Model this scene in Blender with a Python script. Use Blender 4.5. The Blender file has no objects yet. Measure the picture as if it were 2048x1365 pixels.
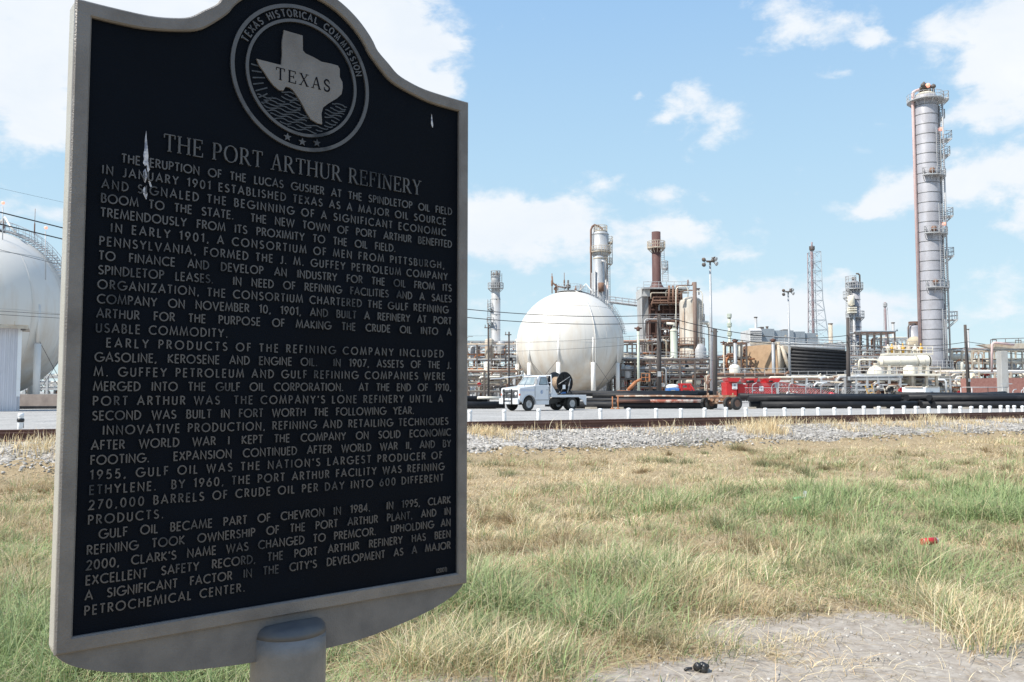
import bpy, bmesh, math, random
import numpy as np
from mathutils import Vector, Matrix, Quaternion, noise as mnoise

scene = bpy.context.scene
COL = scene.collection
PI = math.pi
R = math.radians

# ------------------------------------------------------------------ camera
F_PX = 1660.0                      # focal length in pixels of the 2048 px wide photograph
CZ = 1.5
TH = math.atan((783 - 682.5) / F_PX)
cam_d = bpy.data.cameras.new("camera")
cam_d.sensor_width = 36.0
cam_d.lens = F_PX / 2048 * 36.0
cam_d.clip_start = 0.05
cam_d.clip_end = 9000
cam = bpy.data.objects.new("camera", cam_d)
COL.objects.link(cam)
cam.location = (0, 0, CZ)
cam.rotation_euler = (PI / 2 + TH, 0, 0)
scene.camera = cam

# ------------------------------------------------------------------ light, sky, exposure
SUN_DIR = Vector((-0.82, -0.45, 0)).normalized() * math.cos(R(51)) + Vector((0, 0, math.sin(R(51))))
sun_d = bpy.data.lights.new("sun", 'SUN')
sun_d.energy = 4.6
sun_d.angle = R(0.53)
sun_d.color = (1.0, 0.94, 0.84)
sun = bpy.data.objects.new("sun", sun_d)
COL.objects.link(sun)
sun.location = (-60, -20, 90)
sun.rotation_euler = (-SUN_DIR).to_track_quat('-Z', 'Y').to_euler()

scene.view_settings.view_transform = 'Standard'
scene.view_settings.look = 'None'
scene.view_settings.gamma = 1.0
scene.view_settings.exposure = 0.42


def ray(px, py):
    u = (px - 1024) / F_PX
    v = (682.5 - py) / F_PX
    return Vector((u, math.cos(TH) - v * math.sin(TH), math.sin(TH) + v * math.cos(TH)))


def at(px, py, Y):
    d = ray(px, py)
    return Vector((0, 0, CZ)) + d * (Y / d.y)


def xx(px, Y, py=740):
    return at(px, py, Y).x


def zz(py, Y):
    return at(1024, py, Y).z


# clouds: azimuth, elevation, half widths (degrees), strength
CLOUDS = [(19.3, 23.3, 2.12, 1.29, 0.95), (22.4, 22.4, 1.69, 0.8, 0.6), (24.1, 21.6, 1.15, 0.57, 0.85), (27.6, 21.6, 1.24, 0.93, 0.8), (30.6, 18.8, 2.19, 3.25, 0.95), (29.3, 16.3, 1.64, 0.83, 0.75), (31.7, 20.8, 1.57, 2.1, 0.9), (35.2, 17.6, 2.63, 3.56, 0.9), (30.4, 13.1, 2.04, 1.1, 0.9), (31.9, 10.6, 1.12, 1.45, 0.8), (35.2, 10.8, 2.35, 2.49, 0.9), (28.1, 12.5, 1.82, 1.0, 0.75), (25.4, 13.0, 1.6, 1.19, 0.8), (24.2, 11.6, 2.27, 0.86, 0.7), (23.0, 11.2, 0.99, 0.52, 0.55), (30.6, 6.5, 1.72, 0.83, 0.55), (30.8, 4.8, 1.57, 0.86, 0.85), (12.0, 19.4, 1.58, 0.77, 0.9), (10.6, 18.4, 0.84, 0.46, 0.75), (14.0, 17.4, 1.55, 1.69, 0.9), (8.7, 19.9, 0.62, 0.32, 0.7), (21.7, 20.0, 1.02, 0.26, 0.45), (6.1, 14.3, 1.35, 0.59, 0.65), (4.7, 13.1, 1.55, 0.75, 0.5), (10.6, 13.4, 1.89, 0.59, 0.65), (19.1, 14.3, 0.7, 0.42, 0.4), (-0.8, 11.4, 3.32, 1.44, 1), (3.0, 11.3, 3.5, 1.51, 1), (-3.6, 11.8, 3.5, 1.89, 0.8), (1.9, 8.9, 2.72, 0.69, 0.55), (6.1, 10.0, 1.93, 0.99, 0.5), (10.9, 11.2, 1.73, 0.97, 0.95), (12.6, 10.5, 1.11, 0.74, 0.65), (9.9, 9.6, 2.08, 1.13, 0.5), (14.8, 9.4, 2.18, 0.89, 0.6), (16.2, 11.3, 0.72, 0.44, 0.45), (14.1, 6.3, 2.92, 1.2, 0.8), (18.0, 5.5, 3.16, 1.32, 0.85), (21.7, 5.6, 2.68, 1.29, 0.8), (21.7, 7.5, 0.87, 0.5, 0.6), (8.5, 7.6, 1.9, 1.29, 0.5), (11.1, 4.5, 4.47, 1.36, 0.6), (24.9, 4.7, 1.91, 1.12, 0.65), (-1.9, 6.3, 1.94, 1.39, 0.42), (-0.8, 3.2, 4.26, 1.39, 0.5), (-4.2, 23.1, 1.02, 0.44, 0.8), (-7.3, 22.3, 2.92, 3.08, 1), (-5.6, 20.5, 1.96, 0.88, 0.85), (-11.3, 24.8, 4.58, 2.3, 0.95), (-16.1, 26.6, 5.15, 2.82, 0.9), (-28.6, 21.8, 3.98, 2.29, 1), (-30.9, 18.4, 2.91, 2.32, 0.95), (-29.7, 15.7, 1.79, 1.28, 0.9), (-35.4, 18.4, 3.69, 4.7, 0.9), (-25.9, 23.2, 1.61, 1.54, 0.8), (-22.3, 23.8, 2.04, 1.26, 0.8), (-19.8, 22.7, 2.46, 1.94, 0.6), (-29.6, 10.7, 1.78, 0.66, 0.5), (-33.4, 10.4, 2.18, 1.27, 0.5), (19.7, 27.0, 4.94, 1.22, 0.6), (4.5, 29.2, 4.76, 1.56, 0.5)]


def build_world():
    w = bpy.data.worlds.new("World")
    scene.world = w
    w.use_nodes = True
    nt = w.node_tree
    N, L = nt.nodes, nt.links
    N.clear()
    out = N.new('ShaderNodeOutputWorld')
    bg = N.new('ShaderNodeBackground')
    sky = N.new('ShaderNodeTexSky')
    sky.sky_type = 'NISHITA'
    sky.sun_disc = False
    sky.sun_elevation = R(51)
    sky.sun_rotation = math.atan2(SUN_DIR.x, SUN_DIR.y)
    sky.altitude = 0
    sky.air_density = 1.0
    sky.dust_density = 0.2
    sky.ozone_density = 2.0
    bg.inputs['Strength'].default_value = 0.105
    tc = N.new('ShaderNodeTexCoord')
    sep = N.new('ShaderNodeSeparateXYZ')
    L.new(tc.outputs['Generated'], sep.inputs[0])

    def m(op, a, b=None, c=None, clamp=False):
        n = N.new('ShaderNodeMath')
        n.operation = op
        n.use_clamp = clamp
        for i, v in enumerate((a, b, c)):
            if v is None:
                continue
            if isinstance(v, (int, float)):
                n.inputs[i].default_value = v
            else:
                L.new(v, n.inputs[i])
        return n.outputs[0]
    az0 = m('MULTIPLY', m('ARCTAN2', sep.outputs[0], sep.outputs[1]), 180 / PI)
    el0 = m('MULTIPLY', m('ARCSINE', sep.outputs[2]), 180 / PI)
    # warp the outlines
    def noise(scale, detail, rough, dist=0.0, off=0.0):
        n = N.new('ShaderNodeTexNoise')
        n.inputs['Scale'].default_value = scale
        n.inputs['Detail'].default_value = detail
        n.inputs['Roughness'].default_value = rough
        n.inputs['Distortion'].default_value = dist
        mp = N.new('ShaderNodeMapping')
        mp.inputs['Location'].default_value = (off, off * .7, off * 1.3)
        mp.inputs['Scale'].default_value = (1, 1, 1.7)
        L.new(tc.outputs['Generated'], mp.inputs[0])
        L.new(mp.outputs[0], n.inputs['Vector'])
        return n.outputs['Fac']
    az = m('ADD', az0, m('MULTIPLY', m('SUBTRACT', noise(20, 5, .6, 0, 3.1), .5), 3.4))
    el = m('ADD', el0, m('MULTIPLY', m('SUBTRACT', noise(20, 5, .6, 0, 9.7), .5), 2.2))
    tot = None
    for a, e, ra, re, s in CLOUDS:
        da = m('MULTIPLY', m('SUBTRACT', az, a), 1 / ra)
        de = m('MULTIPLY', m('SUBTRACT', el, e), 1 / re)
        d2 = m('ADD', m('MULTIPLY', da, da), m('MULTIPLY', de, de))
        g = m('MULTIPLY', m('POWER', 2.718, m('MULTIPLY', d2, -0.75)), s)
        tot = g if tot is None else m('ADD', tot, g)
    # scattered clouds over the rest of the sky (outside the picture)
    far = m('MULTIPLY', m('SUBTRACT', m('ABSOLUTE', az0), 42), .1, clamp=True)
    base = m('MULTIPLY', m('MULTIPLY', m('SUBTRACT', noise(3.2, 3, .55, 0, 1.0), .46), 5.0), far, clamp=True)
    tot = m('ADD', tot, base)
    det = noise(22, 10, .62, .25, 5.0)
    dens = m('ADD', tot, m('MULTIPLY', m('SUBTRACT', det, .50), 1.9))
    mr = N.new('ShaderNodeMapRange')
    mr.interpolation_type = 'SMOOTHSTEP'
    mr.inputs['From Min'].default_value = .24
    mr.inputs['From Max'].default_value = 1.05
    L.new(dens, mr.inputs['Value'])
    fade = m('MULTIPLY', mr.outputs[0], 0.96)
    mix = N.new('ShaderNodeMix')
    mix.data_type = 'RGBA'
    # cloud body: bright tops, faintly grey blue in the thick middle
    cc = N.new('ShaderNodeMix')
    cc.data_type = 'RGBA'
    shade = N.new('ShaderNodeMapRange')
    shade.inputs['From Min'].default_value = .35
    shade.inputs['From Max'].default_value = .75
    L.new(noise(9, 6, .6, .3, 12.0), shade.inputs['Value'])
    L.new(shade.outputs[0], cc.inputs['Factor'])
    k = .97 / (bg.inputs['Strength'].default_value * 2 ** scene.view_settings.exposure)
    cc.inputs['A'].default_value = (k * .90, k * .96, k * 1.03, 1)
    cc.inputs['B'].default_value = (k * 1.0, k * 1.03, k * 1.06, 1)
    hs = N.new('ShaderNodeHueSaturation')
    hs.inputs['Saturation'].default_value = 0.95
    hs.inputs['Value'].default_value = 1.0
    # clear gulf-coast air: the sky pales from azure to a light cyan at the horizon
    ramp = N.new('ShaderNodeValToRGB')
    els = ramp.color_ramp.elements
    G = 1 / (bg.inputs['Strength'].default_value * 2 ** scene.view_settings.exposure)
    stops = [(0.0, (.70, .88, .95)), (.10, (.61, .83, .95)), (.22, (.50, .75, .96)), (.36, (.38, .63, .94)), (.55, (.28, .53, .90)), (1.0, (.13, .33, .74))]
    els[0].position, els[0].color = 0, (*stops[0][1], 1)
    els[1].position, els[1].color = 1, (*stops[-1][1], 1)
    for p_, c_ in stops[1:-1]:
        els.new(p_).color = (*c_, 1)
    L.new(m('MULTIPLY', el0, 1 / 70, clamp=True), ramp.inputs[0])
    sc = N.new('ShaderNodeVectorMath')
    sc.operation = 'SCALE'
    sc.inputs['Scale'].default_value = G
    L.new(ramp.outputs[0], sc.inputs[0])
    hz = N.new('ShaderNodeMix')
    hz.data_type = 'RGBA'
    hz.inputs['Factor'].default_value = .88
    L.new(sky.outputs[0], hs.inputs['Color'])
    L.new(hs.outputs[0], hz.inputs['A'])
    L.new(sc.outputs[0], hz.inputs['B'])
    L.new(fade, mix.inputs['Factor'])
    L.new(hz.outputs['Result'], mix.inputs['A'])
    L.new(cc.outputs['Result'], mix.inputs['B'])
    L.new(mix.outputs['Result'], bg.inputs['Color'])
    L.new(bg.outputs[0], out.inputs[0])


build_world()

# ------------------------------------------------------------------ materials
MATS = {}


def mat(name, col, col2=None, scale=4.0, lo=.42, hi=.68, rough=.6, metal=0.0, bump=0.0, streak=1.0, detail=6, spec=.5, fine=0.0, coat=0.0):
    """paint or raw surface; col2 = dirt, rust or wear showing in noisy patches (streak < 1 pulls them out vertically)"""
    if name in MATS:
        return MATS[name]
    m = bpy.data.materials.new(name)
    m.use_nodes = True
    nt = m.node_tree
    N, L = nt.nodes, nt.links
    b = N['Principled BSDF']
    b.inputs['Roughness'].default_value = rough
    b.inputs['Metallic'].default_value = metal
    b.inputs['Specular IOR Level'].default_value = spec
    b.inputs['Coat Weight'].default_value = coat
    b.inputs['Base Color'].default_value = (*col, 1)
    tc = N.new('ShaderNodeTexCoord')
    if col2 is not None or bump:
        mp = N.new('ShaderNodeMapping')
        mp.inputs['Scale'].default_value = (1, 1, streak)
        L.new(tc.outputs['Object'], mp.inputs[0])
        n = N.new('ShaderNodeTexNoise')
        n.inputs['Scale'].default_value = scale
        n.inputs['Detail'].default_value = detail
        n.inputs['Roughness'].default_value = .65
        L.new(mp.outputs[0], n.inputs['Vector'])
        if col2 is not None:
            mr = N.new('ShaderNodeMapRange')
            mr.inputs['From Min'].default_value = lo
            mr.inputs['From Max'].default_value = hi
            L.new(n.outputs['Fac'], mr.inputs['Value'])
            mx = N.new('ShaderNodeMix')
            mx.data_type = 'RGBA'
            mx.inputs['A'].default_value = (*col, 1)
            mx.inputs['B'].default_value = (*col2, 1)
            L.new(mr.outputs[0], mx.inputs['Factor'])
            L.new(mx.outputs['Result'], b.inputs['Base Color'])
            rr = N.new('ShaderNodeMapRange')
            rr.inputs['To Min'].default_value = max(.05, rough - .08)
            rr.inputs['To Max'].default_value = min(1, rough + .15)
            L.new(mr.outputs[0], rr.inputs['Value'])
            L.new(rr.outputs[0], b.inputs['Roughness'])
        if bump:
            n2 = N.new('ShaderNodeTexNoise')
            n2.inputs['Scale'].default_value = fine or scale * 6
            n2.inputs['Detail'].default_value = 4
            L.new(tc.outputs['Object'], n2.inputs['Vector'])
            bp = N.new('ShaderNodeBump')
            bp.inputs['Strength'].default_value = bump
            bp.inputs['Distance'].default_value = .02
            L.new(n2.outputs['Fac'], bp.inputs['Height'])
            L.new(bp.outputs[0], b.inputs['Normal'])
    MATS[name] = m
    return m


# ------------------------------------------------------------------ mesh builder
class MB:
    def __init__(s):
        s.v, s.f, s.sm = [], [], []
        s.M = None

    def add(s, vs, fs, smooth=False):
        o = len(s.v)
        if s.M is not None:
            vs = [s.M @ Vector(v) for v in vs]
        s.v.extend([tuple(v) for v in vs])
        s.f.extend([tuple(i + o for i in f) for f in fs])
        s.sm.extend([smooth] * len(fs) if isinstance(smooth, bool) else smooth)
        return s

    def box(s, c, size, rz=0.0, ry=0.0, rx=0.0):
        x, y, z = [q / 2 for q in size]
        vs = [Vector((a * x, b * y, d * z)) for d in (-1, 1) for a, b in ((-1, -1), (1, -1), (1, 1), (-1, 1))]
        if rz or ry or rx:
            m = Matrix.Rotation(rz, 3, 'Z') @ Matrix.Rotation(ry, 3, 'Y') @ Matrix.Rotation(rx, 3, 'X')
            vs = [m @ v for v in vs]
        c = Vector(c)
        return s.add([v + c for v in vs], [(3, 2, 1, 0), (4, 5, 6, 7), (0, 1, 5, 4), (1, 2, 6, 5), (2, 3, 7, 6), (3, 0, 4, 7)])

    def cyl(s, p, q, r, n=10, r2=None, cap=True):
        return s.path([p, q], [r, r if r2 is None else r2], n, cap)

    def path(s, pts, r, n=8, cap=True):
        pts = [Vector(p) for p in pts]
        rs = r if isinstance(r, (list, tuple)) else [r] * len(pts)
        d0 = (pts[1] - pts[0]).normalized()
        up = Vector((0, 0, 1)) if abs(d0.z) < .9 else Vector((1, 0, 0))
        a = d0.cross(up).normalized()
        vs, fs, sm = [], [], []
        for i, p in enumerate(pts):
            if i == 0:
                d = d0
            elif i == len(pts) - 1:
                d = (pts[i] - pts[i - 1]).normalized()
            else:
                d = ((pts[i] - pts[i - 1]).normalized() + (pts[i + 1] - pts[i]).normalized()).normalized()
            a = (a - d * a.dot(d)).normalized()
            b = d.cross(a)
            for k in range(n):
                t = 2 * PI * k / n
                vs.append(p + (a * math.cos(t) + b * math.sin(t)) * rs[i])
        for i in range(len(pts) - 1):
            for k in range(n):
                k2 = (k + 1) % n
                fs.append((i * n + k, i * n + k2, (i + 1) * n + k2, (i + 1) * n + k))
                sm.append(n > 4)
        if cap:
            fs.append(tuple(range(n))[::-1])
            fs.append(tuple(range((len(pts) - 1) * n, len(pts) * n)))
            sm += [False, False]
        return s.add(vs, fs, sm)

    def lathe(s, o, prof, n=20, axis=(0, 0, 1), a0=0, a1=2 * PI):
        """prof: list of (radius, height) along axis, from low to high; zero radius closes"""
        o = Vector(o)
        ax = Vector(axis).normalized()
        u = ax.orthogonal().normalized() if abs(ax.z) < .999 else Vector((1, 0, 0))
        w = ax.cross(u)
        full = abs(a1 - a0 - 2 * PI) < 1e-6
        m = n if full else n + 1
        vs, fs, sm = [], [], []
        for r_, h in prof:
            for k in range(m):
                t = a0 + (a1 - a0) * k / n
                vs.append(o + ax * h + (u * math.cos(t) + w * math.sin(t)) * max(r_, 1e-4))
        for i in range(len(prof) - 1):
            for k in range(n):
                k2 = (k + 1) % m
                fs.append((i * m + k, i * m + k2, (i + 1) * m + k2, (i + 1) * m + k))
                sm.append(True)
        if full:
            if prof[0][0] > 1e-3:
                fs.append(tuple(range(n))[::-1]); sm.append(False)
            if prof[-1][0] > 1e-3:
                fs.append(tuple(range((len(prof) - 1) * m, (len(prof) - 1) * m + n))); sm.append(False)
        return s.add(vs, fs, sm)

    def sph(s, c, r, n=24, z0=-1.0, z1=1.0):
        a, b = math.asin(z0), math.asin(z1)
        k = n // 2
        return s.lathe(c, [(r * math.cos(a + (b - a) * i / k), r * math.sin(a + (b - a) * i / k)) for i in range(k + 1)], n)

    def ring(s, c, R_, r, n=24, m=5, axis=(0, 0, 1)):
        return s.lathe(c, [(R_ + r * math.cos(2 * PI * i / m), r * math.sin(2 * PI * i / m)) for i in range(m + 1)], n, axis)

    def quad(s, a, b, c, d):
        return s.add([a, b, c, d], [(0, 1, 2, 3)])

    def prism(s, pts, M, d, bottom=True):
        """2-D outline (ccw) placed by matrix M (x, y in plane, z out), raised by d"""
        n = len(pts)
        vs = [M @ Vector((p[0], p[1], 0)) for p in pts] + [M @ Vector((p[0], p[1], d)) for p in pts]
        fs = [tuple(range(n, 2 * n))]
        if bottom:
            fs.append(tuple(range(n))[::-1])
        fs += [(i, (i + 1) % n, n + (i + 1) % n, n + i) for i in range(n)]
        return s.add(vs, fs)

    def rail(s, pts, h=1.05, step=1.8, r=.025, mids=1, n=4):
        pts = [Vector(p) for p in pts]
        for j in range(mids + 1):
            dz = Vector((0, 0, h * (j + 1) / (mids + 1)))
            s.path([p + dz for p in pts], r, n)
        for i in range(len(pts) - 1):
            a, b = pts[i], pts[i + 1]
            k = max(1, int((b - a).length / step + .5))
            for j in range(k + (1 if i == len(pts) - 2 else 0)):
                p = a.lerp(b, j / k)
                s.cyl(p, p + Vector((0, 0, h)), r, n)
        return s

    def ladder(s, p, q, w=.5, r=.03, side=(1, 0, 0), step=.4):
        p, q = Vector(p), Vector(q)
        sd = Vector(side).normalized() * w / 2
        s.cyl(p - sd, q - sd, r, 4)
        s.cyl(p + sd, q + sd, r, 4)
        k = int((q - p).length / step)
        for i in range(1, k):
            c = p.lerp(q, i / k)
            s.cyl(c - sd, c + sd, r * .6, 4)
        return s

    def deck(s, c, r0, r1, a0=0, a1=360, t=.12, railh=1.1, rr=.035):
        """ring platform: angles in degrees, 0 = towards the camera (-Y), 90 = +X; slab plus brackets"""
        c = Vector(c)
        n = max(4, int(abs(a1 - a0) / 15))
        full = abs(a1 - a0) >= 359
        P = lambda a, r_, dz: c + Vector((math.sin(R(a)) * r_, -math.cos(R(a)) * r_, dz))
        for i in range(n):
            b0, b1 = a0 + (a1 - a0) * i / n, a0 + (a1 - a0) * (i + 1) / n
            vs = [P(b0, r0, -t), P(b0, r1, -t), P(b1, r1, -t), P(b1, r0, -t), P(b0, r0, 0), P(b0, r1, 0), P(b1, r1, 0), P(b1, r0, 0)]
            s.add(vs, [(0, 3, 2, 1), (4, 5, 6, 7), (0, 1, 5, 4), (1, 2, 6, 5), (2, 3, 7, 6), (3, 0, 4, 7)])
        edge = [P(a0 + (a1 - a0) * i / n, r1 - .05, 0) for i in range(n + 1)]
        if railh:
            s.rail(edge, railh, 1.2, rr)
            if not full:
                s.rail([P(a0, r0 + .05, 0), P(a0, r1 - .05, 0)], railh, 2, rr)
                s.rail([P(a1, r0 + .05, 0), P(a1, r1 - .05, 0)], railh, 2, rr)
        for i in range(0, n + 1, 2):
            a = a0 + (a1 - a0) * i / n
            s.cyl(P(a, r1 - .1, -t), P(a, r0, -t - (r1 - r0) * .9), rr * 1.3, 4)
        return s

    def build(s, name, m, parent=None, **tags):
        off = parent_world(parent)
        me = bpy.data.meshes.new(name)
        me.from_pydata([(v[0] - off.x, v[1] - off.y, v[2] - off.z) for v in s.v], [], s.f)
        me.polygons.foreach_set('use_smooth', s.sm)
        me.materials.append(m)
        me.update()
        o = bpy.data.objects.new(name, me)
        COL.objects.link(o)
        if parent is not None:
            o.parent = parent
        for k, v in tags.items():
            o[k] = v
        return o


def parent_world(p):
    v = Vector((0, 0, 0))
    while p is not None:
        v = v + p.location
        p = p.parent
    return v


def rebase(o, base):
    """give a one-mesh thing its origin at its base"""
    base = Vector(base)
    o.data.transform(Matrix.Translation(-base))
    o.location = base
    return o


def bevel(o, w, seg=2, ang=35):
    bm = bmesh.new()
    bm.from_mesh(o.data)
    bmesh.ops.remove_doubles(bm, verts=bm.verts, dist=1e-5)
    bmesh.ops.recalc_face_normals(bm, faces=bm.faces)
    ed = [e for e in bm.edges if len(e.link_faces) == 2 and e.calc_face_angle(0) > R(ang)]
    bmesh.ops.bevel(bm, geom=ed, offset=w, segments=seg, affect='EDGES', profile=.5, clamp_overlap=True)
    bm.to_mesh(o.data)
    bm.free()
    return o


def thing(name, label, cat, loc=(0, 0, 0), group=None):
    o = bpy.data.objects.new(name, None)
    COL.objects.link(o)
    o.location = loc
    o.empty_display_size = .2
    o['label'] = label
    o['category'] = cat
    if group:
        o['group'] = group
    return o


def copy_tree(o, parent=None):
    c = o.copy()
    COL.objects.link(c)
    c.parent = parent
    for ch in list(o.children):
        copy_tree(ch, c)
    return c


def arc(cx, cy, rx, ry, a0, a1, n=10):
    return [(cx + rx * math.cos(R(a0 + (a1 - a0) * i / n)), cy + ry * math.sin(R(a0 + (a1 - a0) * i / n))) for i in range(n + 1)]


# ------------------------------------------------------------------ palette
M_EDGE = mat('pale_cast_edge', (.44, .43, .395), (.36, .35, .32), 14, .4, .7, .55, .15, .2, fine=420)
M_ALU = mat('weathered_cast_aluminium', (.205, .194, .188), (.15, .142, .139), 14, .4, .7, .5, .25, .25, fine=420)
M_PANEL = mat('black_marker_enamel', (.0022, .0040, .0080), (.0045, .0075, .014), 5, .4, .75, .55, 0, .35, fine=520, spec=.07)
M_LETTER = mat('polished_letter_faces', (.088, .088, .094), (.024, .029, .038), 13, .52, .68, .45, .2, 0, detail=3)
M_POSTSHADE = mat('shaded_post_top', (.075, .082, .096), (.11, .112, .115), 18, .45, .7, .5)  # dark blue shade on the post top, put into its colour
M_POSTMETAL = mat('grey_marker_post', (.225, .222, .225), (.17, .168, .17), 16, .4, .7, .5, .2, .2, fine=300)
M_BIRD = mat('bird_lime', (.62, .64, .70), (.20, .23, .32), 120, .45, .62, .8)
M_WHITE = mat('white_gloss_paint', (.80, .81, .82), (.66, .65, .61), 1.5, .5, .8, .35)
M_SPHERE = mat('white_leg_paint', (.74, .72, .69), (.62, .56, .48), .35, .46, .80, .5, streak=.22)
M_CREAM = mat('cream_tank_paint', (.80, .75, .64), (.60, .54, .42), .8, .5, .8, .5, streak=.3)
M_STEEL = mat('grey_painted_steel', (.44, .45, .46), (.30, .27, .25), .9, .5, .75, .5, .1, streak=.25)
M_GALV = mat('galvanised_steel', (.46, .48, .50), (.36, .36, .37), 2.0, .4, .7, .5, .2, streak=.3)
M_JACKET = mat('aluminium_insulation_jacket', (.42, .42, .455), (.31, .305, .33), .6, .40, .68, .5, .15, streak=.5)
M_BAND = mat('insulation_band', (.17, .17, .175), None, rough=.5, metal=.4)
M_DARK = mat('dark_steelwork', (.11, .10, .095), (.17, .115, .085), 1.4, .45, .7, .7)
M_RUST = mat('rusted_steel', (.08, .042, .036), (.13, .065, .045), 1.2, .4, .7, .8, streak=.4)
M_RUST2 = mat('brown_oxide_steel', (.17, .095, .07), (.27, .16, .11), .9, .4, .7, .8, streak=.4)
M_ORANGE = mat('orange_rust_pipe', (.46, .19, .08), (.30, .12, .06), 1.5, .4, .7, .75)
M_PINK = mat('pink_oxide_pipe', (.66, .49, .47), (.56, .39, .37), .9, .4, .7, .6)
M_TAN = mat('tan_panel', (.46, .32, .20), (.36, .24, .15), 1.1, .4, .7, .8)
M_BEIGE = mat('beige_steel', (.55, .49, .40), (.40, .30, .22), 1.2, .45, .7, .65)
M_CONC = mat('pale_concrete', (.42, .42, .41), (.32, .31, .29), .8, .4, .7, .85, streak=.35, bump=.2)
M_BRICK = mat('pink_red_brick', (.36, .18, .15), (.27, .12, .10), 3, .4, .7, .85)
M_BLACKPIPE = mat('black_coated_pipe', (.014, .015, .018), (.04, .04, .042), 1.2, .5, .8, .62, spec=.3)
M_TYRE = mat('tyre_rubber', (.025, .025, .025), (.07, .065, .06), 8, .45, .7, .85)
M_RIM = mat('grey_wheel_rim', (.42, .43, .44), (.22, .20, .19), 7, .45, .7, .5, .2)
M_BLACK = mat('black_paint', (.018, .018, .02), (.05, .048, .045), 5, .5, .75, .45)
M_RED = mat('red_machine_paint', (.52, .022, .025), (.36, .02, .02), 1.2, .45, .75, .4)
M_BLUE = mat('blue_plastic', (.06, .20, .52), (.05, .15, .38), 2, .45, .7, .5)
M_WOOD = mat('weathered_pole_wood', (.06, .052, .05), (.11, .095, .088), 3, .4, .7, .9, streak=.12, bump=.3)
M_TIE = mat('creosoted_tie_wood', (.07, .052, .04), (.13, .10, .08), 5, .4, .7, .9, bump=.3)
M_RAIL = mat('rusty_rail_steel', (.15, .072, .052), (.10, .05, .04), 3, .4, .7, .75)
M_WIRE = mat('black_wire', (.03, .03, .032), None, rough=.7)
M_BOLLARD = mat('bollard_white_paint', (.80, .80, .80), (.52, .48, .42), 2.6, .52, .72, .5, streak=.5)
M_STACKPIPE = mat('grey_brown_pipe', (.21, .155, .13), (.15, .095, .075), .8, .4, .7, .8, streak=.4)
M_GLASS = mat('painted_reflection_glass', (.22, .27, .29), (.40, .45, .46), 2, .4, .7, .12, 0, spec=.8)  # lighter tone and pale patches paint a reflection into the panes
M_BLUEGREY = mat('blue_grey_cladding', (.30, .345, .385), (.24, .275, .31), .5, .4, .7, .6, streak=.3)
M_GREEN = mat('pale_green_paint', (.52, .56, .47), (.40, .38, .30), 1.0, .5, .75, .55)
M_YELLOW = mat('yellow_paint', (.62, .36, .05), (.40, .22, .05), 2, .45, .7, .55)
M_TANLIME = mat('tan_insulation', (.50, .43, .31), (.40, .33, .24), .9, .4, .7, .8)


def lamp_mat():
    m = bpy.data.materials.new('lit_warning_lamp')
    m.use_nodes = True
    b = m.node_tree.nodes['Principled BSDF']
    b.inputs['Base Color'].default_value = (.9, .35, .25, 1)
    b.inputs['Emission Color'].default_value = (1, .42, .30, 1)
    b.inputs['Emission Strength'].default_value = .7
    return m


M_LAMP = lamp_mat()


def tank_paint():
    """white paint with tan runs of grime, the lower half tinted more, painting in warm ground bounce"""
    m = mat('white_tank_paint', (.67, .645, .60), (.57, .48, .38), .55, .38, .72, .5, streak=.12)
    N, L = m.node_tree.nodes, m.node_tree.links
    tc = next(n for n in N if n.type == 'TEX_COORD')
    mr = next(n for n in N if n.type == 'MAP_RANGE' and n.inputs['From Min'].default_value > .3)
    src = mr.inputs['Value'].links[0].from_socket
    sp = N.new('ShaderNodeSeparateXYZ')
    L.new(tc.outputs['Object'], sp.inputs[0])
    g = N.new('ShaderNodeMapRange')  # tan gain towards the base: grime plus painted-in ground bounce
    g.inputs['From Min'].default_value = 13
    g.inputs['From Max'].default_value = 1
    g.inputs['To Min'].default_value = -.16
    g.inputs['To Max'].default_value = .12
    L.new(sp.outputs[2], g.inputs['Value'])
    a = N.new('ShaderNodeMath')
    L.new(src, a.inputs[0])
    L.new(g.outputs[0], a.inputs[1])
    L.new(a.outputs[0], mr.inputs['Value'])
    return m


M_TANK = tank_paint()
# ================================================================== historical marker
PHI = R(51.4)
ME1 = Vector((math.sin(PHI), math.cos(PHI), 0))
MN = Vector((math.cos(PHI), -math.sin(PHI), 0))         # out of the front face
MP0 = Vector((-.6197, 1.148, CZ))
MM = Matrix(((ME1.x, 0, MN.x, MP0.x), (ME1.y, 0, MN.y, MP0.y), (0, 1, 0, MP0.z), (0, 0, 0, 1)))
MC = .343                                                 # middle of the plate
SC = (MC + .004, .5255)                                   # middle of the seal


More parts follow.
